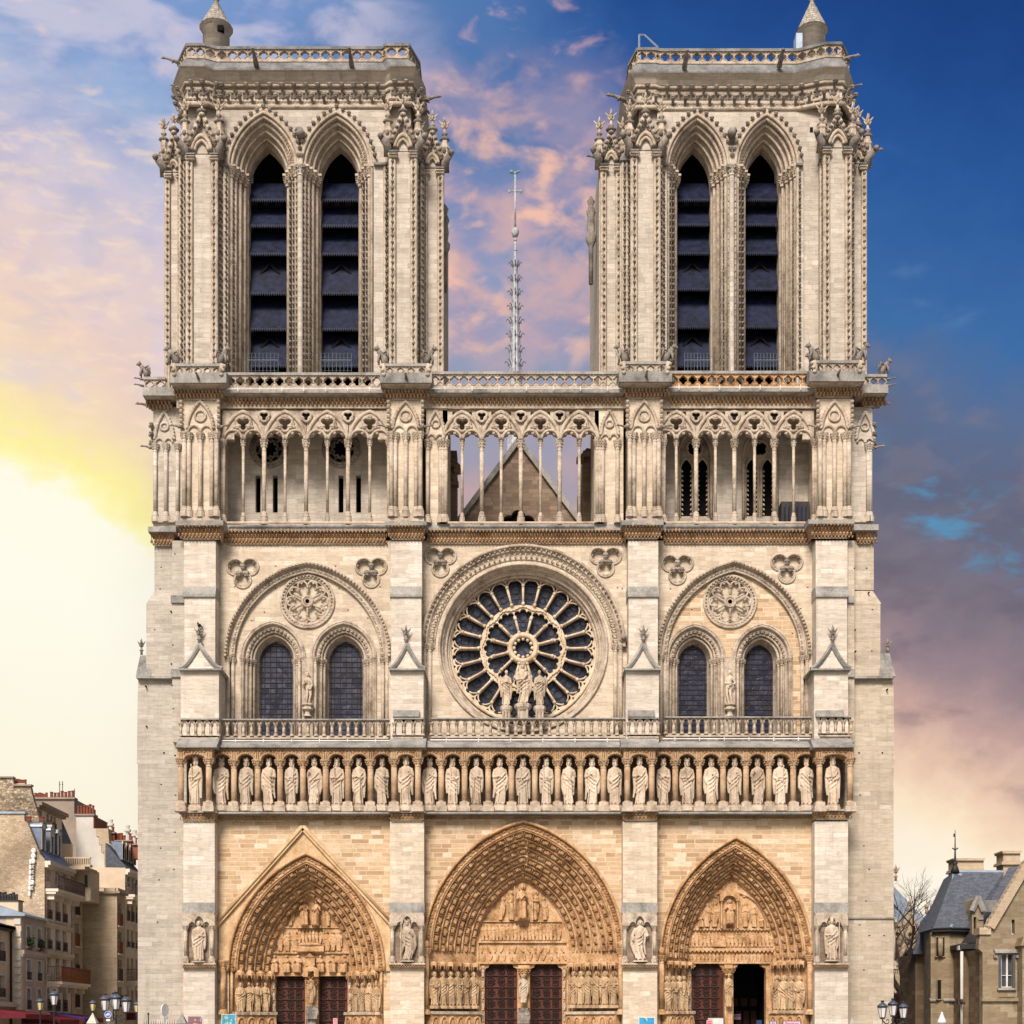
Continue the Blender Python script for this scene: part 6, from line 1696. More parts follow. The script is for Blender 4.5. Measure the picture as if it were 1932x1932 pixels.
def statue(key, px, ytop, yfoot, d, name, label, group, mat, crown=False, halo=False, held=None, plinth=None, mirror=False, wide=1.0, rz=0):
    Hh = (yfoot-ytop)*k_(d)/(1.0 if not crown else 1.03)
    o = bpy.data.objects.new(name, FIGS[key].copy() if mat not in FIGS[key].materials[:] and len(FIGS[key].materials) else FIGS[key])
    if not len(o.data.materials): o.data.materials.append(mat)
    elif o.data.materials[0] != mat: o.data.materials[0] = mat
    FIGS[key] = o.data if True else None
    COL.objects.link(o); o.location = W(px, yfoot, d); o.scale = (Hh*wide*(-1 if mirror else 1), Hh*min(wide, 1.15), Hh); o.rotation_euler = (0, 0, rz)
    tag(o, label, 'statue', group)
    def sub(mb, nm, mm=mat):
        c = mb.build(nm, mm); c.parent = o; return c
    if crown: sub(crown_mesh(), 'crown')
    if halo: sub(halo_mesh(), 'halo')
    if held == 'sceptre': m = MB(); m.tube([(-.035, -.125, .5), (-.06, -.11, .82)], .008, 6); m.ell((-.061, -.11, .84), .018, .016, .026); sub(m, 'sceptre')
    if held == 'staff': m = MB(); m.tube([(-.13, -.09, .02), (-.125, -.075, .9)], .008, 6); m.ell((-.125, -.075, .92), .016, .016, .03); sub(m, 'staff')
    if held == 'crozier':
        m = MB(); m.tube([(.15, -.09, .02), (.15, -.09, .88)]+[(.15-.03+.03*math.cos(a), -.09, .9+.035*math.sin(a)) for a in [PI*q/6 for q in range(8)]], .009, 6); sub(m, 'crozier')
    if held == 'book': m = MB(); m.box(-.045, .035, -.15, -.125, .53, .64); sub(m, 'book')
    if held == 'sword': m = MB(); m.tube([(-.05, -.13, .6), (-.05, -.13, .12)], [.012, .004], 4); m.box(-.085, -.015, -.14, -.12, .595, .61); sub(m, 'sword')
    if held == 'head': m = MB(); m.smooth(); m.ell((0, -.15, .6), .045, .045, .058, 10, 8); sub(m, 'severed_head')
    if plinth:
        m = MB(); k = plinth*k_(d)/Hh
        m.lathe((0, -.02, 0), [(.17, -k), (.17, -k*.35), (.15, -k*.25), (.155, .004)], 8, 1, .8, PI/8); sub(m, 'plinth')
    return o
ORD = ['', 'second', 'third', 'fourth', 'fifth', 'sixth', 'seventh', 'eighth', 'ninth', 'tenth', 'eleventh', 'twelfth', 'thirteenth', 'fourteenth']
kk_ = ['king_a', 'king_b', 'king_f', 'king_c', 'king_d', 'king_e', 'king_a', 'king_g', 'king_c', 'king_f', 'king_b', 'king_d', 'king_g', 'king_c', 'king_a', 'king_d', 'king_e', 'king_b', 'king_f', 'king_c', 'king_g', 'king_a', 'king_b', 'king_f', 'king_e', 'king_d', 'king_c', 'king_a']
for i, x in enumerate(KX):
    n, side = (i, 'left') if i < 14 else (27-i, 'right')
    place = f"at the very {side} end of the gallery row" if n == 0 else f"{ORD[n]} from the {side} end of the gallery row"
    bt = i in (0, 9, 19, 27)
    held = 'sceptre' if kk_[i] in ('king_a', 'king_d') else ('sword' if kk_[i] == 'king_g' else None)
    extra = {'sceptre': ' holding a sceptre', 'sword': ' with hands lowered'}.get(held, '')
    d = -1.0 if bt else -.22
    statue(kk_[i], x, 1428 if bt else 1431, 1519.5, d, 'king_statue', f"crowned stone king{extra}, {place}", 'king statues in the gallery above the portals', M['statue'], crown=True, held=held, plinth=11.5, mirror=(i % 3 == 1), wide=.94+.035*(i*7 % 4), rz=R((i*37 % 23)-11))
# niches on the buttresses
statue('monk', 375.5, 1737, 1813, -1.15, 'saint_statue', 'pale stone deacon in a long robe in the niche of the leftmost buttress', 'statues in the buttress niches', M['statue'], halo=True, held=None, plinth=3, wide=1.1)
statue('lady', 768, 1735, 1812, -1.15, 'allegory_statue', 'crowned stone woman with a staff in the niche between left and centre portals', 'statues in the buttress niches', M['statue'], crown=True, held='staff', plinth=3, wide=1.15)
statue('lady2', 1208, 1735, 1812, -1.15, 'allegory_statue', 'stone woman with bowed head in the niche between centre and right portals', 'statues in the buttress niches', M['statue'], plinth=3, wide=1.15)
statue('pope', 1569, 1733, 1811, -1.15, 'bishop_statue', 'stone bishop with mitre and crozier in the niche of the rightmost buttress', 'statues in the buttress niches', M['statue'], halo=True, held='crozier', plinth=3, wide=1.1)
# before the rose
statue('mother', 986.5, 1249, 1329, .55, 'madonna_statue', 'tall crowned stone mother and child in front of the rose window', 'statues in front of the rose window', M['statue'], crown=True, wide=1.15)
statue('angel_a', 955, 1264, 1333, .6, 'angel_statue', 'winged stone angel standing left of the mother and child before the rose window', 'statues in front of the rose window', M['statue'], wide=1.0)
statue('angel_b', 1018, 1264, 1333, .6, 'angel_statue', 'winged stone angel standing right of the mother and child before the rose window', 'statues in front of the rose window', M['statue'], wide=1.0)
ped = MB()
for x, r in ((986.5, .5), (955, .36), (1018, .36)):
    m = MB(); yy = 1329 if r > .4 else 1333
    m.lathe((WX(x, .55), .55, WZ(yy, .55)), [(r*.6, -1.2), (r*.6, -.45), (r*.8, -.35), (r, -.2), (r, -.05), (r*.9, .01)], 8)
    for q in range(3): m.tube([(WX(x, .55)+(q-1)*r*.5, .3, WZ(yy, .55)-1.1), (WX(x, .55)+(q-1)*r*.5, .3, WZ(yy, .55)-.35)], .06, 5)
    part('statue_pedestal', m, M['carve'])
statue('bare_a', 580, 1267, 1331, dR-.1, 'man_statue', 'slender unclothed stone man between the two arched windows of the left tower', None, M['statue'])
statue('bare_b', 1377.5, 1264, 1330, dR-.1, 'woman_statue', 'slender unclothed stone woman between the two arched windows of the right tower', None, M['statue'])
# trumeaux
statue('mother', 586.5, 1846, 1893, PORT[0]['dep']-.75, 'madonna_statue', 'crowned stone mother and child on the pillar between the left portal doors', None, M['statuew'], crown=True)
statue('king_e', 987, 1838, 1893, PORT[1]['dep']-.75, 'saviour_statue', 'long-haired stone man raising a hand on the pillar between the centre portal doors', None, M['statue'])
statue('monk', 1375, 1836, 1900, PORT[2]['dep']-.65, 'bishop_statue', 'slim stone bishop on the pillar between the right portal doors', None, M['statuew'], wide=.8)
# jambs
def jamb_row(pi, xs, keys, side, yt, yf, names, halo=True):
    p = PORT[pi]
    pn = ['left', 'centre', 'right'][pi]
    xo = WX(p['cx'], 0)+(-1 if side == 'left' else 1)*(p['w']-3)*S; xi = WX(p['cx'], 0)+(-1 if side == 'left' else 1)*(p['w']-p['t'])*S
    n = len(xs)
    for q, (x, ky) in enumerate(zip(xs, keys)):
        d = .8
        for _ in range(8):      # stand on the splay line
            X_ = WX(x, d); t = (X_-xo)/(xi-xo); d = .12+(p['dep']-.12)*t-.5
        j = q if side == 'left' else n-1-q
        where = f"outermost" if j == 0 else ("innermost, nearest the door" if j == n-1 else f"{ORD[j]} from the outside")
        lab = f"{names[q]}, {side} side of {pn} portal, {where}"
        statue(ky, x, yt, yf, d, 'saint_statue', lab, f'statues flanking the {pn} portal', M['statuew'], halo=halo and ky not in ('pope', 'headless'), held={'headless': 'head', 'saint_a': 'book'}.get(ky), plinth=6, rz=R(22 if side == 'left' else -22), mirror=q % 2 == 1, wide=1.08)
jamb_row(1, (819.6, 835.5, 850, 863.6, 878.8, 893), ('saint_a', 'saint_b', 'saint_c', 'saint_d', 'saint_a', 'saint_b'), 'left', 1833, 1897, ['robed stone saint']*6)
jamb_row(1, (1082.7, 1096, 1109.6, 1125.5, 1141.5, 1158), ('saint_d', 'saint_a', 'saint_b', 'saint_c', 'saint_a', 'saint_d'), 'right', 1832, 1896, ['robed stone saint']*6)
jamb_row(0, (453.5, 469.5, 485, 500), ('king_a', 'angel_a', 'headless', 'angel_b'), 'left', 1853, 1909, ['crowned stone figure', 'winged stone angel', 'headless stone bishop carrying his head', 'winged stone angel'], False)
jamb_row(0, (672, 684, 697, 710), ('saint_c', 'saint_b', 'nun', 'pope'), 'right', 1854, 1909, ['stone saint holding a dish', 'haloed stone saint', 'veiled stone woman', 'stone pope in a pointed tiara'])
jamb_row(2, (1259.6, 1271, 1282, 1290), ('saint_d', 'saint_a', 'saint_b', 'saint_c'), 'left', 1841, 1907, ['robed stone saint']*4)
jamb_row(2, (1466, 1479, 1492.7, 1507.8), ('saint_c', 'king_a', 'saint_b', 'saint_a'), 'right', 1840, 1906, ['robed stone figure']*4)
# ================================================================ houses along the street, left
M['plaster'] = plain('beige_plaster', (.62,.5,.36), .9, var=.14, sc=.5)
M['plgrey'] = plain('grey_plaster', (.5,.42,.36), .9, var=.14, sc=.5)
M['plpale'] = plain('pale_plaster', (.72,.62,.5), .9, var=.1, sc=.4)
M['plwhite'] = plain('whitish_render', (.55,.53,.48), .9, var=.1, sc=.5)
M['pldark'] = plain('brown_grey_render', (.3,.24,.19), .9, var=.14, sc=.6)
def rubble(name, stops, joint, sc=2.6):
    m, nt, b = newmat(name); L = nt.links.new; g, u, v = wallcoords(nt)
    cb = N(nt, 'ShaderNodeCombineXYZ'); L(mth(nt, 'MULTIPLY', u, .62), cb.inputs[0]); L(v, cb.inputs[1])
    vo = N(nt, 'ShaderNodeTexVoronoi', i_Scale=sc, voronoi_dimensions='2D'); L(cb.outputs[0], vo.inputs['Vector'])
    ve = N(nt, 'ShaderNodeTexVoronoi', i_Scale=sc, voronoi_dimensions='2D', feature='DISTANCE_TO_EDGE'); L(cb.outputs[0], ve.inputs['Vector'])
    sp = N(nt, 'ShaderNodeSeparateColor'); L(vo.outputs['Color'], sp.inputs[0]); r = ramp(nt, stops); L(sp.outputs[0], r.inputs[0])
    e = N(nt, 'ShaderNodeMapRange'); L(ve.outputs['Distance'], e.inputs[0]); e.inputs[1].default_value = .02; e.inputs[2].default_value = .1
    s1 = N(nt, 'ShaderNodeTexNoise', i_Scale=.3, i_Detail=6.0); L(g.outputs['Position'], s1.inputs['Vector']); sr = ramp(nt, [(.4, (.62,.6,.56)), (.65, (1.05,1.03,1))]); L(s1.outputs[0], sr.inputs[0])
    c = mixc(nt, 1.0, mixc(nt, e.outputs[0], joint, r.outputs[0]), sr.outputs[0], 'MULTIPLY'); L(c, b.inputs['Base Color']); b.inputs['Roughness'].default_value = .95
    bp = N(nt, 'ShaderNodeBump', i_Strength=.6, i_Distance=.05); L(e.outputs[0], bp.inputs['Height']); L(bp.outputs[0], b.inputs['Normal']); return m
M['rubble'] = rubble('rubble_wall', [(0,(.4,.3,.2)),(.4,(.5,.39,.27)),(.8,(.54,.44,.32)),(1,(.62,.53,.41))], (.47,.37,.26), 7.5)
M['rubbled'] = rubble('dark_rubble_wall', [(0,(.2,.15,.1)),(.4,(.36,.28,.19)),(.8,(.48,.4,.29)),(1,(.62,.56,.46))], (.22,.17,.12), 5.5)
M['fblock'] = ashlar('smooth_ashlar', [(0,(.4,.3,.19)),(.5,(.48,.38,.26)),(1,(.54,.44,.32))], 1.5, .6, (.34,.26,.18), .01, .5)
M['bluezinc'] = plain('blue_grey_zinc', (.16,.2,.28), .5, .2, .2)
M['brick'] = ashlar('red_brick', [(0,(.17,.045,.025)),(1,(.25,.075,.045))], .22, .075, (.3,.15,.1), .012, .2)
M['pot'] = plain('terracotta', (.2,.06,.035), .85)
M['shutter'] = plain('white_shutter', (.62,.59,.55), .7)
M['pane'] = plain('window_pane', (.05,.06,.075), .2, var=.3, spec=.6)
M['balc'] = plain('balcony_iron', (.07,.04,.035), .6)
M['balco'] = plain('rust_orange_railing', (.24,.08,.022), .7)
M['leaf'] = plain('leaves', (.04,.075,.02), .8, var=.5, sc=6)
def Ls(X, px): return -X/((966-px)*S)*D-D          # depth at which street plane X shows at px
class House:
    def __init__(self, name, label, X, px0, px1, pyt, wallm, back=9, cat='house', z0=0.0):
        self.X = X; self.d0 = Ls(X, px0); self.d1 = Ls(X, px1); self.h = WZ(pyt, self.d0); self.back = back
        self.r = empty(name, (X-back/2, self.d0, 0), label, cat, 'houses along the street'); self.wm = wallm; self.z0 = z0; self.holes = []; self.wins = []
    def local(self, mb, i0):
        for i in range(i0, len(mb.v)):
            x, y, z = mb.v[i]; mb.v[i] = (self.X - y, x, z)
    def p(self, name, mb, mats, parent=None): return mb.build(name, mats, parent if parent is not None else self.r)
    def zz(self, py): return WZ(py, self.d0)
    def win(self, px, y0, y1, w=1.0, arch=False, kind='plain', rail=None, railh=.9):
        """window centred at px; y0,y1 = survey heights read at the near corner"""
        self.wins.append((Ls(self.X, px), self.zz(y1), self.zz(y0), w, arch, kind, rail, railh))
    def build(self):
        mb = MB(); holes = []
        for (c, za, zb, w, arch, *_r) in self.wins:
            if arch: holes.append([(c-w/2, za), (c+w/2, za)] + [(c+w/2*math.cos(PI*q/8), zb-w/2+w/2*math.sin(PI*q/8)) for q in range(9)])
            else: holes.append([(c-w/2, za), (c+w/2, za), (c+w/2, zb), (c-w/2, zb)])
        mb.plate([(self.d0, self.z0), (self.d1, self.z0), (self.d1, self.h), (self.d0, self.h)], holes, 0, .3)
        self.local(mb, 0)
        mb.box(self.X-self.back, self.X-.3, self.d0+.004, self.d0+.3, self.z0, self.h); mb.box(self.X-self.back, self.X-.3, self.d1-.3, self.d1, self.z0, self.h)
        mb.box(self.X-self.back+.01, self.X-.31, self.d0+.01, self.d1-.01, self.h-.25, self.h-.003)
        self.p('wall', mb, self.wm)
        for (c, za, zb, w, arch, kind, rail, rh) in self.wins:
            f = MB(); fw = .07
            for a, b2, e, g in ((c-w/2, c-w/2+fw, za, zb), (c+w/2-fw, c+w/2, za, zb), (c-.03, c+.03, za, zb), (c-w/2, c+w/2, za+(zb-za)*.62, za+(zb-za)*.62+.05)): f.box(a, b2, .18, .26, e, g)
            if kind == 'white': f.box(c-w/2-.12, c-w/2, -.04, .02, za-.05, zb+.12); f.box(c+w/2, c+w/2+.12, -.04, .02, za-.05, zb+.12); f.box(c-w/2, c+w/2, -.04, .02, zb, zb+.12)
            if kind == 'shut': f.box(c-w/2-w*.5, c-w/2-.02, -.05, 0, za, zb); f.box(c+w/2+.02, c+w/2+w*.5, -.05, 0, za, zb)
            f.box(c-w/2-.1, c+w/2+.1, -.12, 0, za-.12, za-.02)
            self.local(f, 0); fo = self.p('window', f, M['shutter'])
            g = MB(); g.box(c-w/2, c+w/2, .27, .3, za, zb); self.local(g, 0); self.p('pane', g, M['pane'], fo)
            if rail:
                g = MB(); n = max(4, int(w/.14))
                for q in range(n+1): x = c-w/2+w*q/n; g.box(x-.015, x+.015, -.1, -.07, za, za+rh)
                for z in (za+.03, za+rh): g.box(c-w/2-.05, c+w/2+.05, -.11, -.06, z-.02, z+.02)
                for q in range(3): g.tube([(c-w/2+w*(q+.5)/3+.13*math.cos(a), -.085, za+rh*.5+.25*math.sin(a)) for a in [2*PI*e/8 for e in range(9)]], .015, 3)
                self.local(g, 0); self.p('railing', g, rail, fo)
        return self
    def balcony(self, pxa, pxb, y, depth=.9, rh=1.0, rail=None, slabm=None):
        a, b2, z = Ls(self.X, pxa), Ls(self.X, pxb), self.zz(y)
        g = MB(); g.box(a, b2, -depth, 0, z-.22, z); g.box(a+.05, b2-.05, -depth*.8, 0, z-.4, z-.22)
        n = 4
        for q in range(n): x = a+.4+(b2-a-.8)*q/(n-1); g.box(x-.12, x+.12, -depth*.6, 0, z-.8, z-.4)
        self.local(g, 0); bo = self.p('balcony', g, slabm or M['plpale'])
        g = MB(); n = int((b2-a)/.14)
        for q in range(n+1): x = a+(b2-a)*q/n; g.box(x-.015, x+.015, -depth+.03, -depth+.06, z, z+rh)
        for zz in (z+.06, z+rh): g.box(a, b2, -depth+.02, -depth+.07, zz-.025, zz+.025); g.box(a, a+.04, -depth+.05, 0, zz-.025, zz+.025)
        for q in range(5): g.box(a, a+.03, -depth+.05+q*.18, -depth+.08+q*.18, z, z+rh)
        m = int((b2-a)/.7)
        for q in range(m): g.tube([(a+(b2-a)*(q+.5)/m+.22*math.cos(e), -depth+.045, z+rh*.5+.36*math.sin(e)) for e in [2*PI*i/8 for i in range(9)]], .022, 3)
        self.local(g, 0); self.p('railing', g, rail or M['balc'], bo)
    def cornice(self, y, out=.35, th=.3, m=None, ext=0):
        z = self.zz(y); g = MB(); g.box(self.d0-ext, self.d1, -out, .02, z-th, z); g.box(self.d0, self.d1, -out*.6, .02, z-th*1.6, z-th)
        self.local(g, 0); self.p('cornice', g, m or M['plpale'])
    def box(self, name, a, b2, y0, y1, z0, z1, m):
        g = MB(); g.box(a, b2, y0, y1, z0, z1); self.local(g, 0); return self.p(name, g, m)
def pots(root, x0, x1, d, z, n, h=.55, r=.13, m=None, dy=0.0):
    for q in range(n):
        g = MB(); x = x0+(x1-x0)*(q+.5)/n; hh = h*random.uniform(.8, 1.25)
        g.lathe((x, d+dy*q, z), [(r, 0), (r*.85, hh*.8), (r*1.05, hh*.85), (r*1.05, hh), (r*.6, hh)], 7); g.build('chimney_pot', m or M['pot'], root)
def facing(root, name, poly, d, th, m):        # wall facing the square; poly read in survey units
    g = MB(); g.uplate(poly, [], d, d+th); return g.build(name, m, root)
XW = -35.5
# A: nearest, beige with a dark roof
A_ = House('town_house', 'beige low house with dark roof at the left edge of the photo', -36.3, -60, 19, 1750, M['plaster'])
A_.h = WZ(1750, Ls(-36.3, 19)); zA = A_.d1
def zat(H, px, py): return WZ(py, Ls(H.X, px))
A_.zz = lambda py: WZ(py, zA)
for px in (3, -14, -30): A_.win(px, 1780, 1815, 1.1, kind='white', rail=M['balc'], railh=.7); A_.win(px, 1842, 1882, 1.1, kind='white', rail=M['balc'], railh=.6)
A_.build(); A_.cornice(1891, .5, .35); A_.cornice(1748, .4, .25, M['iron'])
g = MB(); x0, x1 = A_.X+.4, A_.X-4.5; z0, z1 = A_.h, A_.h+1.6
g.add([(x0, A_.d0, z0), (x0, A_.d1, z0), (x1, A_.d1, z1), (x1, A_.d0, z1), (x0, A_.d0, z0-.2), (x0, A_.d1, z0-.2), (x1, A_.d1, z0-.2)], [(0,1,2,3), (0,4,5,1), (1,5,6,2)]); A_.p('roof', g, M['slate'])
A_.box('drainpipe', A_.d1-.1, A_.d1-.0, -.16, -.02, 0, A_.h-.2, M['iron'])
# B: small pale house, two windows per floor, zinc roof
B_ = House('town_house', 'small grey house with two windows per floor under a blue zinc roof', XW, 40, 84, 1726, M['plgrey'])
for px in (53.5, 73.5):
    B_.win(px, 1745, 1783, .85, arch=True, kind='white'); B_.win(px, 1809, 1847, .85, kind='white', rail=M['balc'], railh=.55); B_.win(px, 1864, 1904, .85, kind='white', rail=M['balc'], railh=.7)
B_.build(); B_.cornice(1792, .22, .3, M['plgrey']); B_.cornice(1907, .3, .3)
facing(B_.r, 'gable_wall', [(12, 1932+20), (40, 1952), (40, 1726), (20, 1727), (12, 1727)], B_.d0-.02, .4, M['plaster'])
for q, y in enumerate((1733, 1756, 1779, 1801, 1815, 1829, 1844, 1858, 1873, 1887)):
    g = MB(); g.ubox(26+(q % 2)*.6, y, 38.5, y+(11 if q < 4 else 9), B_.d0-.12, B_.d0); g.build('quoin', M['plwhite'], B_.r)
g = MB(); za, zb = B_.h+.05, B_.h+1.3
g.add([(XW+.35, B_.d0-.3, za), (XW+.35, B_.d1, za), (XW-3.5, B_.d1, zb), (XW-3.5, B_.d0-.3, zb), (XW+.35, B_.d0-.3, za-.15), (XW+.35, B_.d1, za-.15), (XW-3.5, B_.d0-.3, za-.15)], [(0,1,2,3), (0,4,5,1), (0,3,6,4)]); B_.p('roof', g, M['zinc'])
c = MB(); c.ubox(-10, 1700, 34.5, 1728, B_.d0+1.2, B_.d0+2.2); c.mat(1); c.ubox(-10, 1697.5, 35.5, 1700, B_.d0+1.1, B_.d0+2.3); ch = c.build('chimney', [M['plaster'], M['iron']], B_.r)
pots(ch, WX(-3, B_.d0+1.6), WX(34, B_.d0+1.6), B_.d0+1.6, WZ(1697.5, B_.d0+1.6), 7, .5, .11, M['iron'])
for px in (53.5, 73.5):
    c = Vector((XW+.18, Ls(XW, px), B_.zz(1779))); g = MB()
    for q in range(160):
        v = Vector((random.gauss(0, .12), random.gauss(0, .25), random.gauss(.1, .2))); e = Vector((random.uniform(-1, 1), random.uniform(-1, 1), random.uniform(-1, 1))).normalized()*.09; f = e.orthogonal().normalized()*.05
        g.add([c+v-e, c+v+f, c+v+e, c+v-f], [(0,1,2,3)])
    o = g.build('window_plant', M['leaf']); tag(o, 'bushy green plant at the ' + ('left' if px < 60 else 'right') + ' top window of the small grey house', 'plant', 'plants at the windows of the grey house')
    p = MB(); p.lathe((0, 0, 0), [(.12, 0), (.16, .3)], 8); q_ = p.build('flower_pot', M['pot']); q_.parent = o; q_.location = c-Vector((0, 0, .38))
# C: tall house with three windows per floor, mansard and dormers, long rubble party wall
C_ = House('apartment_house', 'tall cream apartment house with three dormers and a long rubble party wall', XW, 84, 134, 1621.5, M['plpale'], 11)
wx = (93, 108.5, 122)
for px in wx:
    C_.win(px, 1637, 1661, .95); C_.win(px, 1694, 1732, .95, rail=M['balc'], railh=.7); C_.win(px, 1743, 1789, .95, rail=M['balc'], railh=.7); C_.win(px, 1802, 1838, .95); C_.win(px, 1864, 1907, .95, rail=M['balc'], railh=.9)
C_.build(); C_.balcony(85, 138, 1676, 1.0, 1.0, M['balc']); C_.balcony(90, 146, 1851, 1.1, 1.15, M['balco'])
C_.cornice(1624, .45, .3); C_.cornice(1740, .22, .22, M['plaster']); C_.cornice(1793, .28, .3, M['plaster']); C_.cornice(1911, .4, .3)
facing(C_.r, 'party_wall', [(-60, 1952), (84, 1952), (84, 1621), (76, 1612), (52, 1553), (46, 1548), (46, 1534), (-60, 1534)], C_.d0-.02, .45, M['rubble'])
g = MB(); g.ubox(-60, 1531, 47.5, 1535, C_.d0-.15, C_.d0+.6); g.build('coping', M['zinc'], C_.r)
# mansard
g = MB(); zt = WZ(1556, C_.d0); za = C_.h+.02; xs2 = XW-1.9
g.add([(XW+.05, C_.d0+.43, za), (XW+.05, C_.d1, za), (xs2, C_.d1, zt), (xs2, C_.d0+.43, zt), (xs2-7, C_.d1, zt+.8), (xs2-7, C_.d0+.43, zt+.8), (XW+.05-9, C_.d1, za)], [(0,1,2,3), (3,2,4,5), (1,6,4,2)]); C_.p('roof', g, M['bluezinc'])
for px in (91, 107, 120.5):
    c = Ls(XW, px+2); g = MB(); z0 = za+.9; w = .55
    for e in (c-w, c+w-.1): g.add([(x, y, z) for y in (e, e+.1) for x, z in ((XW-.45, z0-.1), (XW-.45, z0+1.65), (XW-1.95, z0+1.65), (XW-.75, z0-.1))], [(0,1,2,3), (7,6,5,4), (0,4,5,1), (1,5,6,2)])
    rows = [[(x, c+(w+.12)*math.cos(PI*q/8), z0+1.65+.38*math.sin(PI*q/8)) for q in range(9)] for x in (XW-.35, XW-2.0)]
    g.mat(1); g.loft(rows); g.mat(0); g.box(XW-.5, XW-.42, c-w, c-w+.12, z0-.1, z0+1.7); g.box(XW-.5, XW-.42, c+w-.12, c+w, z0-.1, z0+1.7); g.box(XW-.5, XW-.42, c-w, c+w, z0+1.55, z0+1.95)
    g.mat(2); g.box(XW-.6, XW-.52, c-w, c+w, z0, z0+1.7); g.mat(3); g.add([(XW-.47, c-w-.006, z0), (XW-.47, c-w-.006, z0+1.6), (XW-1.9, c-w-.006, z0+1.6), (XW-.8, c-w-.006, z0)], [(0,1,2,3)])
    C_.p('dormer', g, [M['shutter'], M['zinc'], M['pane'], M['bluezinc']])
# lettered sign fixed to the party wall: lit-up style capitals, illegible at this distance
sg = MB(); d = C_.d0-.2
for q in range(8):
    y = 1613+q*10
    if q > 0: sg.ubox(55.5-q*.35, y-9.5+8, 59.5-q*.35, y-1.5+8, d-.1, d+.16)
    x = 63.5-q*.5
    if q in (0, 1, 2, 6): sg.tube([W(x+2.2*math.cos(a), y-8+3*math.sin(a), d) for a in [2*PI*e/10 for e in range(11)]], .1, 5)
    else: sg.ubox(x-2.4, y-11, x-1.2, y-5, d-.1, d+.16); sg.ubox(x-2.4, y-11, x+2.2, y-9.8, d-.1, d+.16); sg.ubox(x-2.4, y-8.3, x+1.4, y-7.3, d-.1, d+.16); sg.ubox(x-2.4, y-6, x+2.2, y-5, d-.1, d+.16)
tag(sg.build('wall_sign', M['white']), 'vertical cream lettered sign on the rubble party wall of the left houses', 'sign')
# D: behind, dark rubble gable and set-back top floors
XD = -39.9
D_ = House('apartment_house', 'tall set-back house behind with dark rubble gable and cream top floor', XD, 66, 117, 1512, M['plpale'], 12)
for px in (70.5, 75, 88, 95, 101): D_.win(px+2, 1524, 1551, .62, rail=(M['balc'] if px > 85 else None), railh=.6)
for px in (104,): D_.win(px-3, 1590, 1612, .8)
D_.build(); D_.cornice(1512, .6, .3, M['pldark'])
facing(D_.r, 'gable_wall', [(-60, 1700), (76, 1700), (76, 1553), (61, 1500), (57, 1482), (27, 1482), (24, 1466), (-60, 1466)], D_.d0-.4, .5, M['rubbled'])
g = MB(); g.ubox(-60, 1464.5, 25, 1467, D_.d0-.6, D_.d0); g.ubox(24, 1479.5, 59, 1482.5, D_.d0-.6, D_.d0); g.build('coping', M['pldark'], D_.r)
c = MB(); c.ubox(26, 1478, 47, 1481, D_.d0, D_.d0+.8); ch = c.build('chimney', M['plwhite'], D_.r); pots(ch, WX(26, D_.d0), WX(46, D_.d0), D_.d0+.4, WZ(1480, D_.d0), 6, .45, .14)
g = MB(); p = lambda px, py, dd=0: W(px, py, D_.d1+dd)
g.add([p(116, 1545), p(136, 1592), p(117, 1592), p(116, 1545, 3), p(136, 1592, 3)], [(0,1,2), (0,3,4,1)]); g.build('roof', M['bluezinc'], D_.r)
facing(D_.r, 'lower_wall', [(117, 1592), (134.5, 1592), (134.5, 1700), (117, 1700)], D_.d1+.01, .4, M['plaster'])
c = MB(); c.ubox(55, 1553, 98, 1578, C_.d0+3, C_.d0+3.6); c.mat(1); c.ubox(48, 1550.5, 99, 1554, C_.d0+2.9, C_.d0+3.7); ch = c.build('chimney', [M['plpale'], M['iron']], C_.r); pots(ch, WX(49, C_.d0+3.3), WX(58, C_.d0+3.3), C_.d0+3.3, WZ(1550.5, C_.d0+3.3), 3, .4, .13); pots(ch, WX(74, C_.d0+3.3), WX(83, C_.d0+3.3), C_.d0+3.3, WZ(1550.5, C_.d0+3.3), 2, .4, .14)
# E: big blank brown wall with a row of pots
dE = 50
E_ = empty('apartment_house', (WX(115, dE), dE+4, 0), 'tall house with a blank brown-grey wall and row of chimney pots', 'house', 'houses along the street')
facing(E_, 'wall', [(62, 1760), (147, 1760), (147, 1540), (140, 1540), (140, 1507), (62, 1505)], dE, 7, M['pldark'])
g = MB(); g.ubox(61, 1504, 141, 1507.5, dE-.2, dE+.8); ch = g.build('coping', M['pldark'], E_); pots(ch, WX(92, dE), WX(139, dE), dE+.3, WZ(1504, dE), 7, .55, .15); pots(ch, WX(63, dE), WX(88, dE), dE+.3, WZ(1504, dE), 6, .4, .13)
for px in (112.5, 118, 140.5):
    g = MB(); g.tube([W(px, 1506, dE+1), W(px, 1474+(px > 130)*14, dE+1)], .035, 4); g.tube([W(px-1.6, 1480+(px > 130)*14, dE+1), W(px+1.6, 1480+(px > 130)*14, dE+1)], .025, 4); g.build('aerial', M['balc'], E_)
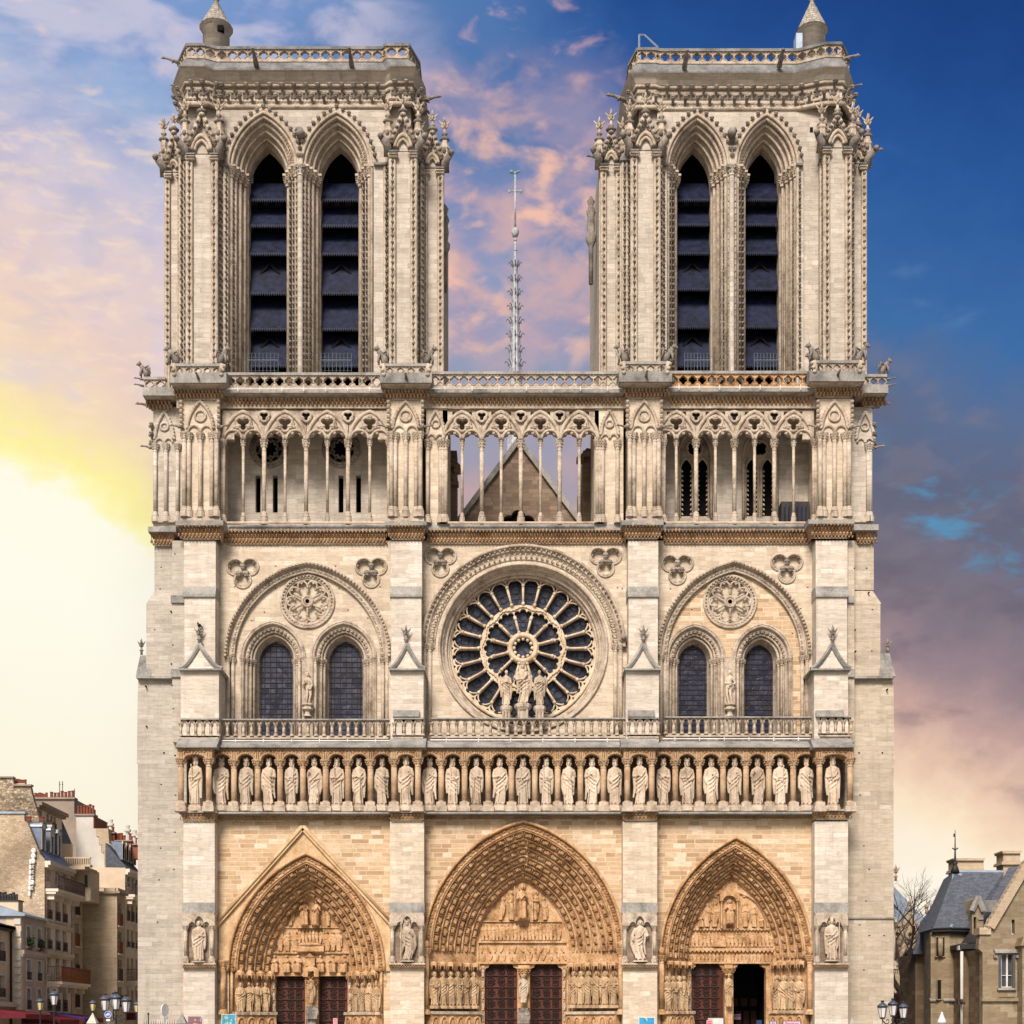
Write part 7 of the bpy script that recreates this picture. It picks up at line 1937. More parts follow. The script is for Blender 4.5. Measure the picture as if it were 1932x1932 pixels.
# F: whitish stepped gable
dF_ = 44
F_ = empty('apartment_house', (WX(168, dF_), dF_+3, 0), 'house with a whitish wall stepping down to the right', 'house', 'houses along the street')
facing(F_, 'wall', [(144, 1760), (196.5, 1760), (196.5, 1609), (191, 1609), (191, 1594), (186.5, 1594), (186.5, 1578), (181, 1578), (181, 1563), (176, 1563), (176, 1538), (142.5, 1538), (144, 1550)], dF_, 5, M['plwhite'])
g = MB(); g.ubox(139, 1535.5, 178, 1538.5, dF_-.15, dF_+1); ch = g.build('coping', M['pldark'], F_); pots(ch, WX(143, dF_), WX(176, dF_), dF_+.4, WZ(1535.5, dF_), 6, .75, .12)
g = MB(); g.ubox(175.6, 1540, 177.6, 1563, dF_+.01, dF_+4); g.build('chimney_flank', M['brick'], F_)
# G: corner block with blank front, arched windows round the corner, stepped stone gable above
dG = 36
G_ = House('corner_house', 'smooth sandy corner house with blank front wall and arched windows round the corner', -32.95, 216, 236, 1684, M['fblock'], 6)
G_.d0 = dG; G_.h = WZ(1684, dG)
for y0, y1, ar, rl in ((1702, 1745, True, M['balco']), (1757, 1798, False, M['balco']), (1810, 1850, False, M['balc']), (1862, 1900, False, M['balc'])): G_.win(226.3, y0, y1, 1.15, arch=ar, rail=rl, railh=1.0)
G_.build()
facing(G_.r, 'front_wall', [(156, 1952), (216, 1952), (216, 1684), (156, 1684)], dG-.02, .5, M['fblock'])
g = MB(); g.ubox(155, 1681.5, 217.5, 1685.5, dG-.3, dG+.2); g.box(G_.X-.1, G_.X+.3, dG-.3, G_.d1, WZ(1685.5, dG), WZ(1681.5, dG)); g.build('cornice', M['pldark'], G_.r)
g = MB(); g.ubox(196, 1675, 217, 1681.5, dG-.05, dG+.2); g.box(G_.X-.1, G_.X+.1, dG, G_.d1, WZ(1681.5, dG), WZ(1675, dG)); g.mat(1)
for q in range(22): x = 158+q*1.8; g.ubox(x-.15, 1675.5, x+.15, 1681.5, dG, dG+.03)
g.ubox(156, 1674.8, 196, 1675.5, dG, dG+.04); g.build('parapet', [M['fblock'], M['balc']], G_.r)
facing(G_.r, 'stepped_gable', [(180, 1720), (233, 1720), (233, 1684), (229, 1650), (222, 1622), (216, 1600), (206, 1590), (204, 1563), (181, 1563), (181, 1578), (187, 1578), (187, 1594), (191.5, 1594), (191.5, 1609), (196.5, 1609), (196.5, 1700), (180, 1700)], 42, 4, M['fblock'])
# side strip of G: street wall between C and the blank front
S_ = House('apartment_house', 'narrow sandy house with a roof balcony between cream house and blank corner wall', XW, 135.5, 156, 1648, M['fblock'], 9)
for y0, y1, ar, rl in ((1678, 1724, True, M['balc']), (1740, 1783, False, M['balco']), (1798, 1842, False, M['balc']), (1858, 1900, False, M['balc'])): S_.win(145.5, y0, y1, 1.0, arch=ar, rail=rl, railh=1.0)
S_.build()
g = MB(); d = S_.d0-.2
g.ubox(122, 1634, 160, 1640, d-.5, d+3); g.mat(1); g.ubox(122, 1617, 170, 1619.5, d+1, d+1.3); g.ubox(122, 1631, 170, 1635, d+.8, d+1.5)
for q in range(14): g.ubox(123+q*3.4, 1619.5, 124.6+q*3.4, 1631, d+1, d+1.25)
g.build('roof_balcony', [M['fblock'], M['plaster']], S_.r)
facing(S_.r, 'top_floor', [(134, 1700), (171, 1700), (171, 1640), (134, 1640)], d+1.4, 2.5, M['plaster'])
g = MB(); g.ubox(159.5, 1651, 165, 1674, d+1.35, d+1.42); g.build('window', M['pane'], S_.r)
# H: far house with slate roof, four dormers and brick chimneys
H_ = House('apartment_house', 'far cream house with slate roof, blue dormers and red brick chimneys', -33.4, 236, 264, 1637, M['plaster'], 8)
for px in (241.5, 249.5, 258):
    H_.win(px, 1652, 1672, .8, kind='white'); H_.win(px, 1700, 1736, .8, rail=M['balc'], railh=.9); H_.win(px, 1752, 1786, .8, rail=M['balc'], railh=.5); H_.win(px, 1806, 1838, .8)
    H_.win(px, 1862, 1900, .8)
H_.build(); H_.balcony(237, 264, 1687, .8, 1.0, M['balc']); H_.balcony(239, 264, 1850, .9, 1.0, M['balco']); H_.cornice(1639, .4, .3)
g = MB(); za = H_.h+.02; zt = WZ(1590, H_.d0); g.add([(H_.X+.1, H_.d0, za), (H_.X+.1, H_.d1, za), (H_.X-1.7, H_.d1, zt), (H_.X-1.7, H_.d0, zt), (H_.X-1.7, H_.d0, za)], [(0,1,2,3), (0,3,4)]); H_.p('roof', g, M['slate'])
for px in (239, 246, 253, 260):
    c = Ls(H_.X, px); z0 = za+.7; g = MB(); w = .4
    g.add([(x, y, z) for y in (c-w, c+w) for x, z in ((H_.X-.28, z0), (H_.X-.28, z0+1.5), (H_.X-1.3, z0+1.6), (H_.X-.45, z0))], [(0,1,2,3), (7,6,5,4), (0,4,5,1), (1,5,6,2)]); g.mat(1); g.box(H_.X-.3, H_.X-.25, c-w, c-w+.12, z0, z0+1.5); g.box(H_.X-.3, H_.X-.25, c+w-.12, c+w, z0, z0+1.5); g.box(H_.X-.3, H_.X-.2, c-w-.05, c+w+.05, z0+1.35, z0+1.6); g.mat(2); g.box(H_.X-.3, H_.X-.28, c-w+.12, c+w-.12, z0+.1, z0+1.35)
    H_.p('dormer', g, [M['bluezinc'], M['plaster'], M['pane']])
for x0, x1, y0, y1, n in ((203, 216, 1572, 1590, 1), (216, 248, 1587, 1612, 5), (250, 268, 1594, 1620, 2)):
    c = MB(); c.ubox(x0, y0, x1, y1, 43, 44); c.mat(1); c.ubox(x0-.6, y0-2, x1+.6, y0, 42.8, 44.2); ch = c.build('chimney', [M['brick'], M['pldark']], H_.r)
    pots(ch, WX(x0, 43), WX(x1, 43), 43.5, WZ(y0-2, 43), n, .6, .17)
for px, y in ((209, 1560), (241, 1571), (254, 1580), (262, 1583)):
    g = MB(); x, yy, z = W(px, y+10, 43.5); g.lathe((x, yy, z), [(.2, -.3), (.17, .5), (.3, .55), (.3, .75), (.15, .8), (.2, 1.1)], 8); g.build('cowl', M['plwhite'], H_.r)
# ---------------------------------------------------------------- awnings and shop fronts
M['awr'] = plain('red_canvas', (.17,.012,.016), .8, var=.25); M['awb'] = plain('blue_canvas', (.04,.035,.25), .8, var=.15); M['awk'] = plain('dark_red_canvas', (.11,.008,.018), .8)
def awning(px0, px1, y0, y1, X, m, label, proj=2.2):
    d0, d1 = Ls(X, px0), Ls(X, px1); g = MB(); z0 = WZ(y0, d0); dz = (y1-y0)*k_(d0)
    def P(d, o, z): return (X+o, d, z)
    g.add([P(d0, .05, z0), P(d1, .05, z0), P(d1, proj, z0-dz), P(d0, proj, z0-dz), P(d0, .05, z0-.05), P(d1, .05, z0-.05), P(d1, proj, z0-dz-.05), P(d0, proj, z0-dz-.05), P(d0, proj+.01, z0-dz-.35), P(d1, proj+.01, z0-dz-.35)],
          [(0,3,2,1), (4,5,6,7), (0,4,7,3), (3,7,6,2), (1,2,6,5), (3,2,9,8)])
    g.mat(1); g.add([P(d0-.01, .05, z0-.05), P(d0-.01, proj, z0-dz-.05), P(d0-.01, proj, z0-dz-.3), P(d0-.01, .05, z0-dz-.3)], [(0,1,2,3)])
    o = g.build('awning', [m, M['awk']]); tag(o, label, 'awning', 'awnings over the shops')
    f = MB(); f.tube([P(d0, .05, z0-dz*.9), P(d0, proj, z0-dz)], .02, 4); f.tube([P(d1, .05, z0-dz*.9), P(d1, proj, z0-dz)], .02, 4); c = f.build('awning_arm', M['iron']); c.parent = o
    return o
awning(-40, 20, 1901, 1913, -36.3, M['awr'], 'big red awning under the beige house at the left edge', 3.2)
awning(45, 84, 1913, 1923, XW, M['awr'], 'red awning with a lettered side under the small grey house', 2.6)
awning(85, 104, 1909, 1921, XW, M['awb'], 'blue awning under the cream apartment house', 3.0)
awning(106, 134, 1911, 1921, XW, M['awr'], 'red awning to the right of the blue awning', 2.6)
awning(237, 262, 1910, 1918, -33.4, M['awk'], 'dark red awning of the far house beside the lamp cluster', 2.2)
s_ = MB(); s_.box(XW+.02, XW+.1, B_.d0, C_.d1, 0, WZ(1912, B_.d0)); o = s_.build('shop_front', M['iron']); tag(o, 'dark shop fronts below the grey and cream houses', 'shop front')
# ================================================================ right-hand side: south transept, presbytery, trees
t = MB(); d = 52
t.mat(2); a, b_, c_ = W(1675, 1660, d+2), W(1745, 1735, d+2), W(1600, 1735, d+2)
t.add([a, b_, (b_.x, d+2, b_.z-2), (c_.x, d+2, c_.z-2), c_, (a.x, d+26, a.z), (b_.x, d+26, b_.z)], [(0,4,3,2,1), (0,1,6,5)])
t.mat(0); t.ubox(1660, 1742, 1740, 1830, d+1.2, d+20)
t.uplate([(1716, 1722), (1736, 1779), (1700, 1779)], [circ(1717, 1764, 5.5, 16)], d, d+.6)
t.uplate([(1694, 1779), (1740, 1779), (1740, 1850), (1694, 1850)], [foil(1715.5, 1808, 6, 9, 5.4, PI/2, 48, 7), circ(1700, 1824, 3.6, 12), circ(1731, 1824, 3.6, 12)], d, d+.6)
t.mat(3); t.ubox(1690, 1778, 1744, 1870, d+.8, d+1)
t.mat(1); t.smooth()
for sg in (-1, 1): t.tube([W(1716+sg*.5, 1721, d-.1), W(1716+sg*21, 1782, d-.1)], .3, 6)
t.tube([W(1715.5+17*math.cos(PI*q/16), 1808-19*math.sin(PI*q/16), d-.1) for q in range(17)], .22, 6)
t.tube([W(1717+6.5*math.cos(2*PI*q/16), 1764+6.5*math.sin(2*PI*q/16), d-.1) for q in range(17)], .18, 6)
t.smooth(False)
for q in range(12): hook(t, W(1716+1.7*q, 1722+5*q, d-.2), .22); hook(t, W(1716-1.7*q, 1722+5*q, d-.2), .22)
finial(t, *W(1716, 1722, d), .6)
for q in range(14): t.ubox(1688+q*3.2, 1748, 1689.6+q*3.2, 1756, d+.9, d+1.1)
t.ubox(1686, 1745, 1742, 1748, d+.8, d+1.2); t.ubox(1686, 1756, 1742, 1759, d+.8, d+1.2)
for q in range(14): t.ubox(1684+q*3.4, 1828, 1686+q*3.4, 1838, d-3, d-2.8)
t.ubox(1680, 1825, 1734, 1828, d-3.1, d-2.7); t.ubox(1680, 1838, 1734, 1960, d-3.1, d-2.7)
finial(t, *W(1690, 1662, d+2), .7)
part('transept', t, [M['fblock'], M['fblock'], M['zinc'], M['dark']])
# ---- presbytery
PB = empty('presbytery', (WX(1840, 8), 10, 0), 'sandy stone house with steep slate roof and tall chimneys at the right edge', 'house')
def pp(name, mb, mats, parent=None): return mb.build(name, mats, parent or PB)
M['pstone'] = ashlar('sandy_ashlar', [(0,(.2,.145,.085)),(.4,(.26,.2,.125)),(.8,(.3,.24,.155)),(1,(.36,.3,.21))], .9, .32, (.24,.18,.12), .01, .7, (.06,.045,.03), .3, .6)
M['pstoned'] = ashlar('brown_ashlar', [(0,(.12,.08,.05)),(.5,(.18,.125,.075)),(1,(.25,.18,.11))], .9, .32, (.13,.09,.06), .012, .6, (.05,.04,.03), .3, .5)
d1, d2 = 8.0, 3.0
# polygonal stair end: plan (survey px, depth)
poly = [(1744, 12.5), (1756, 8.6), (1790, 7.8), (1817, 8.2), (1850, 9.5)]
def wallrun(mb, P, yt, yb, dr, off=0):
    zt, zb = WZ(yt, dr), WZ(yb, dr)
    rows = [[(WX(p, q)-0, q-off, z) for p, q in P] for z in (zb, zt)]
    mb.loft(rows)
w_ = MB(); wallrun(w_, poly, 1758, 2010, 8); pp('wall', w_, M['pstone'])
e = MB()
rows = [[(WX(p, q)+o*(-.3 if i == 0 else 0), q-o, z) for i, (p, q) in enumerate(poly)] for o, z in ((.0, WZ(1763, 8)), (.25, WZ(1762, 8)), (.25, WZ(1759, 8)), (.45, WZ(1758, 8)), (.45, WZ(1754, 8)), (.55, WZ(1753, 8)), (.55, WZ(1751, 8)))]
e.loft(rows); pp('eaves', e, M['iron'])
g = MB()
rows = [[(WX(p, q)+(-.5 if i == 0 else 0), q-.55, WZ(1752, 8)) for i, (p, q) in enumerate(poly)], []]
top = [(1797, 12.6), (1799, 12.2), (1802, 12.1), (1830, 12.1), (1893, 12.4)]
for (p, q) in top: rows[1].append((WX(p, q), q, WZ(1645, 12)))
g.loft(rows); A1 = rows[1]
g.add([rows[0][0], rows[1][0], (WX(1780, 17), 17, WZ(1645, 12)), (WX(1738, 18), 18, WZ(1752, 8))], [(0,1,2,3)])
g.mat(1); g.tube([A1[1], A1[4]], .16, 6); g.tube([rows[0][2], (rows[0][2][0]+(A1[2][0]-rows[0][2][0])*.05, rows[0][2][1]+.1, rows[0][2][2]+.2)], .1, 4)
g.add([(WX(1796, 12), 12.0, WZ(1648, 12)), (WX(1813, 12), 11.9, WZ(1648, 12)), (WX(1812, 12), 11.6, WZ(1659, 12)), (WX(1793, 12), 11.6, WZ(1659, 12))], [(0,3,2,1)])
pp('roof', g, [M['slate'], M['zinc']])
# back roof slope towards the right wing
g = MB()
g.add([W(1860, 1752, 9.3), W(1905, 1700, 9.3), W(1935, 1633, 11.5), W(1903, 1637, 12.5), W(1885, 1670, 11.5), W(1868, 1700, 10.5)], [(0,1,2,3,4,5)])
pp('roof', g, M['slate'])
g = MB(); g.smooth(); g.tube([W(1802, 1645, 12), W(1802, 1620, 12), W(1802, 1604, 12), W(1802, 1566, 12)], [.12, .07, .05, .02], 6)
g.lathe(W(1802, 1640, 12), [(.3, -.2), (.22, .1), (.12, .3), (.2, .4), (.1, .5)], 8)
g.smooth(False)
for sg in (-1, 1): g.tube([W(1802, 1604, 12), W(1802+sg*3, 1601.5, 12), W(1802+sg*5.5, 1600, 12)], .04, 4)
g.ubox(1799, 1573, 1802, 1579, 11.98, 12.02)
pp('weather_vane', g, M['iron'])
for x0, x1, y0, y1, dd in ((1800, 1857, 1619, 1645, 13.2), (1892, 1926, 1605, 1668, 12.8)):
    c = MB(); c.ubox(x0+1, y0+4, x1-1, y1+6, dd, dd+1.4)
    n = 4
    for q, (o, ya, yb) in enumerate(((-1.5, y0, y0+2), (0, y0+2, y0+4.5), (-.2, y0+20, y0+23), (-1.6, y0+23, y0+26)) if x0 < 1850 else ((-1.5, y0, y0+2.4), (0, y0+2.4, y0+5), (-.2, y0+20, y0+22), (-2, y0+22, y0+26))):
        c.ubox(x0+o, ya, x1-o, yb, dd-.15-.02*q, dd+1.5)
    pp('chimney', c, M['fblock'])
def pwin(cx0, cx1, y0, y1, dd, m=None, parent=None, mull=True, frame=None):
    f = MB(); f.ubox(cx0-1.2, y0-1.2, cx0, y1, dd-.06, dd+.05); f.ubox(cx1, y0-1.2, cx1+1.2, y1, dd-.06, dd+.05); f.ubox(cx0, y0-1.2, cx1, y0, dd-.06, dd+.05); f.ubox(cx0-1.5, y1, cx1+1.5, y1+1.6, dd-.14, dd+.05)
    fo = pp('window', f, m or M['pstone'])
    g = MB(); g.ubox(cx0, y0, cx1, y1, dd-.012, dd+.04); 
    if mull: g.mat(1); g.ubox((cx0+cx1)/2-.5, y0, (cx0+cx1)/2+.5, y1, dd-.04, dd-.014); g.ubox(cx0, y0+(y1-y0)*.6, cx1, y0+(y1-y0)*.6+.8, dd-.035, dd-.014)
    pp('pane', g, [M['dark'], frame or M['shutter']], fo)
pwin(1766.3, 1770.5, 1768, 1804, 8.28, mull=False); pwin(1779, 1783, 1768, 1804, 8.0, mull=False)
c = MB(); c.smooth(); c.lathe((WX(1774.8, 7.9), 7.95, 0), [(.17, WZ(1804, 8)), (.17, WZ(1772, 8))], 8); c.smooth(False); pp('colonnette', c, M['pstone'])
pwin(1768.5, 1777, 1849, 1885, 8.15, mull=False)
s_ = MB()
for p_ in ([(1753, 8.75), (1765, 8.45)], [(1778, 8.15), (1790, 7.85), (1817, 8.15), (1850, 9.4)]):
    rows = [[(WX(p, q), q-o, z) for p, q in p_] for o, z in ((.0, WZ(1883, 8)), (.3, WZ(1887, 8)), (.28, WZ(1889, 8)), (0, WZ(1890, 8)))]; s_.loft(rows)
pp('string_course', s_, M['ledge'])
# low lean-to roof and dark wing on the left
g = MB(); g.add([W(1724, 1797, 13.5), W(1748, 1797, 13.5), W(1763, 1722, 15), W(1750, 1722, 15), W(1736, 1740, 15.5), W(1724, 1797, 18)], [(0,1,2,3), (0,3,4), (0,4,5)])
g.ubox(1723, 1793, 1749, 1800, 13.2, 14.5)
pp('roof', g, M['slate'])
g = MB(); g.ubox(1727, 1800, 1747, 2010, 14, 18); pp('wall', g, M['pstoned'])
for px in (1748, 1759):
    g = MB(); g.smooth(); g.tube([W(px, 1724, 15), W(px, 1711, 15)], .1, 6); g.ell(W(px, 1710, 15), .17, .17, .2); g.smooth(False); pp('ridge_stub', g, M['carve'])
# dormer of stone
c = MB(); dd = 7.6; cx = 1843
c.uplate([(1834, 1768), (1834, 1716), (1838, 1697), (1844, 1692.5), (1850, 1699), (1855.5, 1718), (1855.5, 1768)], [[(1837, 1730), (1842, 1730), (1842, 1762), (1837, 1762)]], dd, dd+2.4)
c.mat(1); c.ubox(1837, 1730, 1842, 1762, dd+.3, dd+.4); c.mat(2)
for sg in (-1, 1): c.tube([W(1844.5, 1692, dd-.1), W(1844.5+sg*11, 1719, dd-.1)], .2, 6)
c.ubox(1846, 1732, 1855.5, 1735, dd-.1, dd+.1); c.ubox(1832, 1766, 1858, 1771, dd-.15, dd+2); c.add([W(1850, 1698, dd+.1), W(1888, 1698, dd+3), W(1888, 1722, dd+2.6), W(1856, 1720, dd+.1)], [(0,3,2,1)])
pp('dormer', c, [M['pstone'], M['dark'], M['ledge']])
# recessed bay between tower end and gable wing
c = MB(); c.ubox(1814, 1788, 1856, 2010, 6.3, 12); pp('wall', c, M['pstoned'])
c = MB(); c.add([W(1812, 1781, 5.8), W(1846, 1776, 5.8), W(1850, 1758, 8.0), W(1830, 1758, 8.2)], [(0,1,2,3)]); c.ubox(1811.5, 1781, 1848, 1790, 5.7, 8); pp('roof', c, M['iron'])
pwin(1831, 1838, 1801, 1866, 6.29, M['pstoned'], mull=False)
c = MB(); c.smooth(); c.tube([W(1814.5, 1795, 5.9), W(1814.5, 1960, 5.9)], .1, 6); c.smooth(False); c.ubox(1809, 1784, 1814, 1792, 5.8, 6.2); pp('drainpipe', c, M['plwhite'])
c = MB(); c.ubox(1808, 1885, 1817, 1895, 5.5, 5.9); c.tube([W(1811, 1886, 5.5), W(1820, 1894, 5.2)], .08, 5); pp('lantern_bracket', c, M['balc'])
# gable wing
dd = d2
c = MB()
c.uplate([(1854, 2010), (1960, 2010), (1960, 1600), (1935, 1636), (1926, 1646), (1872, 1742), (1870, 1753), (1862, 1764), (1854, 1764), (1850, 1753), (1846, 1790), (1854, 1797)], [[(1889, 1800), (1911, 1800), (1911, 1863), (1889, 1863)], [(1908.5, 1735), (1914.5, 1735), (1914.5, 1763), (1908.5, 1763)]], dd, dd+.6)
c.ubox(1856, 1800, 1960, 2009, dd+.6, dd+5)
pp('gable_wall', c, M['pstone'])
c = MB(); c.mat(0)
for a, b_ in (((1866, 1750), (1938, 1628)),): c.bar(W(*a, dd+.1), W(*b_, dd+.1), .5, .7)
for q in range(14): t_ = q/13; c.ell(W(1866+72*t_-2, 1750-122*t_-2, dd), .22, .3, .18, 6, 4)
c.ubox(1848, 1750, 1870, 1763, dd-.15, dd+.9); pp('coping', c, M['fblock']); c = MB(); c.mat(1)
c.uplate([(1878, 1798), (1878, 1795), (1875, 1791), (1925, 1791), (1922, 1795), (1922, 1798)], [], dd-.18, dd); pp('label_mould', c, [M['fblock'], M['ledge']]); c = MB(); c.ubox(1883, 1864, 1918, 1868, dd-.2, dd); pp('window_sill', c, M['ledge']); c = MB()
c.ubox(1853, 1883, 1945, 1889, dd-.22, dd); c.ubox(1885, 1880, 1915, 1881.5, dd-.08, dd); c.ubox(1876, 1802, 1882, 1807, dd-.2, dd); c.mat(1); c.ubox(1918, 1802, 1930, 1807, dd-.25, dd)
pp('string_course', c, [M['pstone'], M['ledge']])
for (x0, x1, y0, y1, big) in ((1889, 1911, 1800, 1863, True), (1908.5, 1914.5, 1735, 1763, False)):
    f = MB(); m = (x0+x1)/2
    f.ubox(x0, y0, x0+.8, y1, dd+.25, dd+.35); f.ubox(x1-.8, y0, x1, y1, dd+.25, dd+.35); f.ubox(x0, y1-1.6, x1, y1, dd+.2, dd+.38); f.ubox(x0, y0, x1, y0+1, dd+.25, dd+.35)
    if big: f.ubox(m-1.4, y0, m+1.4, y1, dd+.22, dd+.36); f.ubox(x0, y0+40, x1, y0+41, dd+.24, dd+.35)
    fo = pp('window', f, M['shutter']); g = MB(); g.ubox(x0, y0, x1, y1, dd+.38, dd+.42); pp('pane', g, M['pane'], fo)
    if big:
        for xa, xb in ((1884.5, 1889), (1911, 1915.5)): g = MB(); g.ubox(xa, y0-1, xb, y1, dd-.06, dd-.005); pp('shutter', g, plain('grey_shutter_paint', (.07,.075,.085), .6), fo)
c = MB(); c.uplate([(1846, 1792), (1856, 1790), (1856, 1960), (1852, 1960), (1852, 1820), (1848, 1800)], [], dd+.61, dd+3); pp('wall', c, M['pstoned'])
c = MB(); c.ubox(1929, 1784, 1940, 1952, dd-.9, dd); c.uplate([(1926, 1784), (1942, 1784), (1942, 1766), (1931, 1768)], [], dd-1.1, dd); pp('buttress', c, M['pstone'])
# ---- bare trees between the cathedral and the presbytery
M['bark'] = plain('bark', (.075,.05,.04), .9, var=.3, sc=5); M['twig'] = plain('reddish_twigs', (.12,.05,.045), .9, var=.4, sc=5)
def bare_tree(px, d, h, label, seed, spread=.55, m=None, kind='bare_tree', dens=5, low=.25, lean=0):
    rnd = random.Random(seed); base = W(px, 1940, d); base.z = 0
    r = empty(kind, base, label, 'tree' if kind == 'bare_tree' else 'shrub')
    tk = MB(); cr = MB()
    def grow(p, v, L_, rad, lv):
        q = p + v*L_*.5 + Vector((rnd.uniform(-.06, .06), rnd.uniform(-.06, .06), .02))*L_; e = q + (v+Vector((rnd.uniform(-.15, .15), rnd.uniform(-.15, .15), .05))).normalized()*L_*.5
        (tk if lv < 1 else cr).tube([p, q, e], [rad, rad*.8, rad*.6], 5 if lv < 3 else 3, False)
        if lv >= dens: return
        for k in range(rnd.choice((3, 3, 4)) if lv else 6):
            dirv = (v + Vector((rnd.gauss(0, spread), rnd.gauss(0, spread), rnd.gauss(.08, spread*.5)))).normalized()
            st = p.lerp(e, rnd.uniform(low if lv == 0 else .35, 1.0)); grow(st, dirv, L_*rnd.uniform(.55, .75), rad*.52, lv+1)
    grow(base, Vector((lean, 0, 1)).normalized(), h*.42, h*.016, 0)
    tk.build('trunk', m or M['bark'], r); cr.build('crown', m or M['bark'], r); return r
bare_tree(1700, 30, 15.5, 'bare tree beside the cathedral in front of the far rose window', 5, .5, low=.3)
bare_tree(1716, 36, 12.5, 'smaller bare tree in front of the transept gable', 8, .55)
def bush(px, d, w, h, label, m, seed, n=900):
    rnd = random.Random(seed); c = W(px, 1940, d); c.z = 0; g = MB()
    for q in range(n):
        a = rnd.uniform(0, 2*PI); r_ = w*math.sqrt(rnd.random())*.5; z = h*rnd.random()**.7; r_ *= math.sqrt(max(.05, 1-(z/h)**2))
        p = c+Vector((r_*math.cos(a), r_*math.sin(a), z)); v = Vector((rnd.gauss(0, .4), rnd.gauss(0, .4), rnd.uniform(.2, 1))).normalized()*rnd.uniform(.3, .7)
        g.tube([p, p+v], [.022, .008], 3, False)
    o = g.build('shrub', m); tag(o, label, 'shrub')
bush(1700, 24, 3.6, 4.2, 'dense reddish leafless shrub against the transept foot', M['twig'], 3, 5200)
bush(1716, 22, 3.4, 3.2, 'dark reddish leafless shrub beside the brown wing wall', M['twig'], 4, 3600)
gq = MB(); rnd = random.Random(5)
for q in range(900):
    c = W(rnd.uniform(1692, 1716), 1940, 10); c.z = rnd.uniform(.2, 2.3-abs(c.x-WX(1704, 10))*.6); e = Vector((rnd.uniform(-1, 1), rnd.uniform(-1, 1), rnd.uniform(-1, 1))).normalized()*.1; f = e.orthogonal().normalized()*.06; c.y += rnd.uniform(-.6, .6)
    gq.add([c-e, c+f, c+e, c-f], [(0,1,2,3)])
tag(gq.build('shrub', M['leaf']), 'low green shrub behind the right street lamp', 'shrub')
# ================================================================ street furniture
def lantern(x, y, z, s, name='lantern'):
    """glazed street lantern with a domed hood; z = bottom of the glass"""
    g = MB(); g.lathe((x, y, z), [(s*.2, -.12*s), (s*.24, 0), (s*.25, .02*s)], 6)
    for q in range(6):
        a = 2*PI*q/6; g.tube([(x+s*.24*math.cos(a), y+s*.24*math.sin(a), z), (x+s*.4*math.cos(a), y+s*.4*math.sin(a), z+s*.85)], s*.02, 4)
    g.lathe((x, y, z+s*.85), [(s*.42, 0), (s*.47, .04*s), (s*.47, .1*s)], 6)
    g.mat(1); g.smooth(); g.lathe((x, y, z+s*.95), [(s*.46, 0), (s*.4, .12*s), (s*.2, .27*s), (s*.12, .34*s)], 12); g.smooth(False)
    g.mat(0); g.lathe((x, y, z+s*1.27), [(s*.1, 0), (s*.13, .05*s), (s*.13, .12*s), (s*.17, .13*s), (s*.15, .2*s), (s*.02, .2*s)], 8)
    g.mat(2); g.lathe((x, y, z+.02*s), [(s*.22, 0), (s*.37, .82*s)], 6)
    return g
LM = [M['iron'], plain('lamp_hood', (.1,.12,.16), .4, .3, .2), plain('frosted_lamp_glass', (.62,.6,.6), .4, var=.1)]
LMY = [M['iron'], LM[1], plain('yellowed_lamp_glass', (.55,.45,.22), .4, var=.1)]
def street_lamp(px, ytop, d, label, s=.62, mats=None, group='street lamps'):
    x, y, z = W(px, ytop, d); zb = z-1.47*s
    r = empty('street_lamp', (x, y, 0), label, 'street lamp', group)
    p = MB(); p.smooth(); p.lathe((x, y, 0), [(.2, 0), (.2, .25), (.11, .35), (.1, .9), (.06, 1.0), (.05, 1.1), (.045, zb-.3), (.08, zb-.25), (.04, zb-.12), (.09, zb-.05)], 8); p.smooth(False); p.build('post', M['iron'], r)
    lantern(x, y, zb, s).build('lantern', mats or LM, r); return r
street_lamp(76, 1880.5, 2, 'shorter single lamp with yellow glass in front of the small grey house', .55, LMY)
street_lamp(102.2, 1866, -4, 'taller single lamp with white glass in front of the cream apartment house', .6)
street_lamp(175.4, 1884.5, 4, 'single lamp with yellow glass behind the pale pyramid', .5, LMY)
street_lamp(258, 1887, 4, 'single lamp close to the left edge of the cathedral', .5, LMY)
def candelabra(px, d, heads, ycross, label):
    x, y, _ = W(px, 1940, d); r = empty('street_lamp', (x, y, 0), label, 'street lamp', 'branched street lamps')
    zc = WZ(ycross, d); p = MB(); p.smooth(); p.lathe((x, y, 0), [(.24, 0), (.24, .3), (.13, .42), (.11, 1.1), (.07, 1.2), (.055, zc-.2), (.1, zc-.1), (.05, zc)], 8)
    for hx, yt, s, dy in heads:
        X_, _, z = W(hx, yt, d); zb = z-1.47*s
        if abs(X_-x) < .05: p.tube([(x, y, zc-.1), (X_, y+dy, zb-.05)], [.05, .04], 6)
        else:
            sg = 1 if X_ > x else -1
            p.tube([(x, y, zc-.25), (x+(X_-x)*.35, y+dy*.4, zc-.42), (x+(X_-x)*.75, y+dy*.8, zc-.3), (X_, y+dy, zc-.15), (X_, y+dy, zb-.03)], [.04, .035, .035, .035, .04], 6)
            p.tube([(x+(X_-x)*(.5+.12*math.cos(a)), y+dy*.5, zc-.2+.12*math.sin(a)) for a in [2*PI*q/9 for q in range(9)]], .02, 4)
            p.tube([(X_, y+dy, zc-.15), (X_, y+dy, zc-.45)], [.03, .01], 5)
    p.smooth(False); p.build('post', M['iron'], r)
    for hx, yt, s, dy in heads:
        X_, _, z = W(hx, yt, d); lantern(X_, y+dy, z-1.47*s, s).build('lantern', LM, r)
    return r
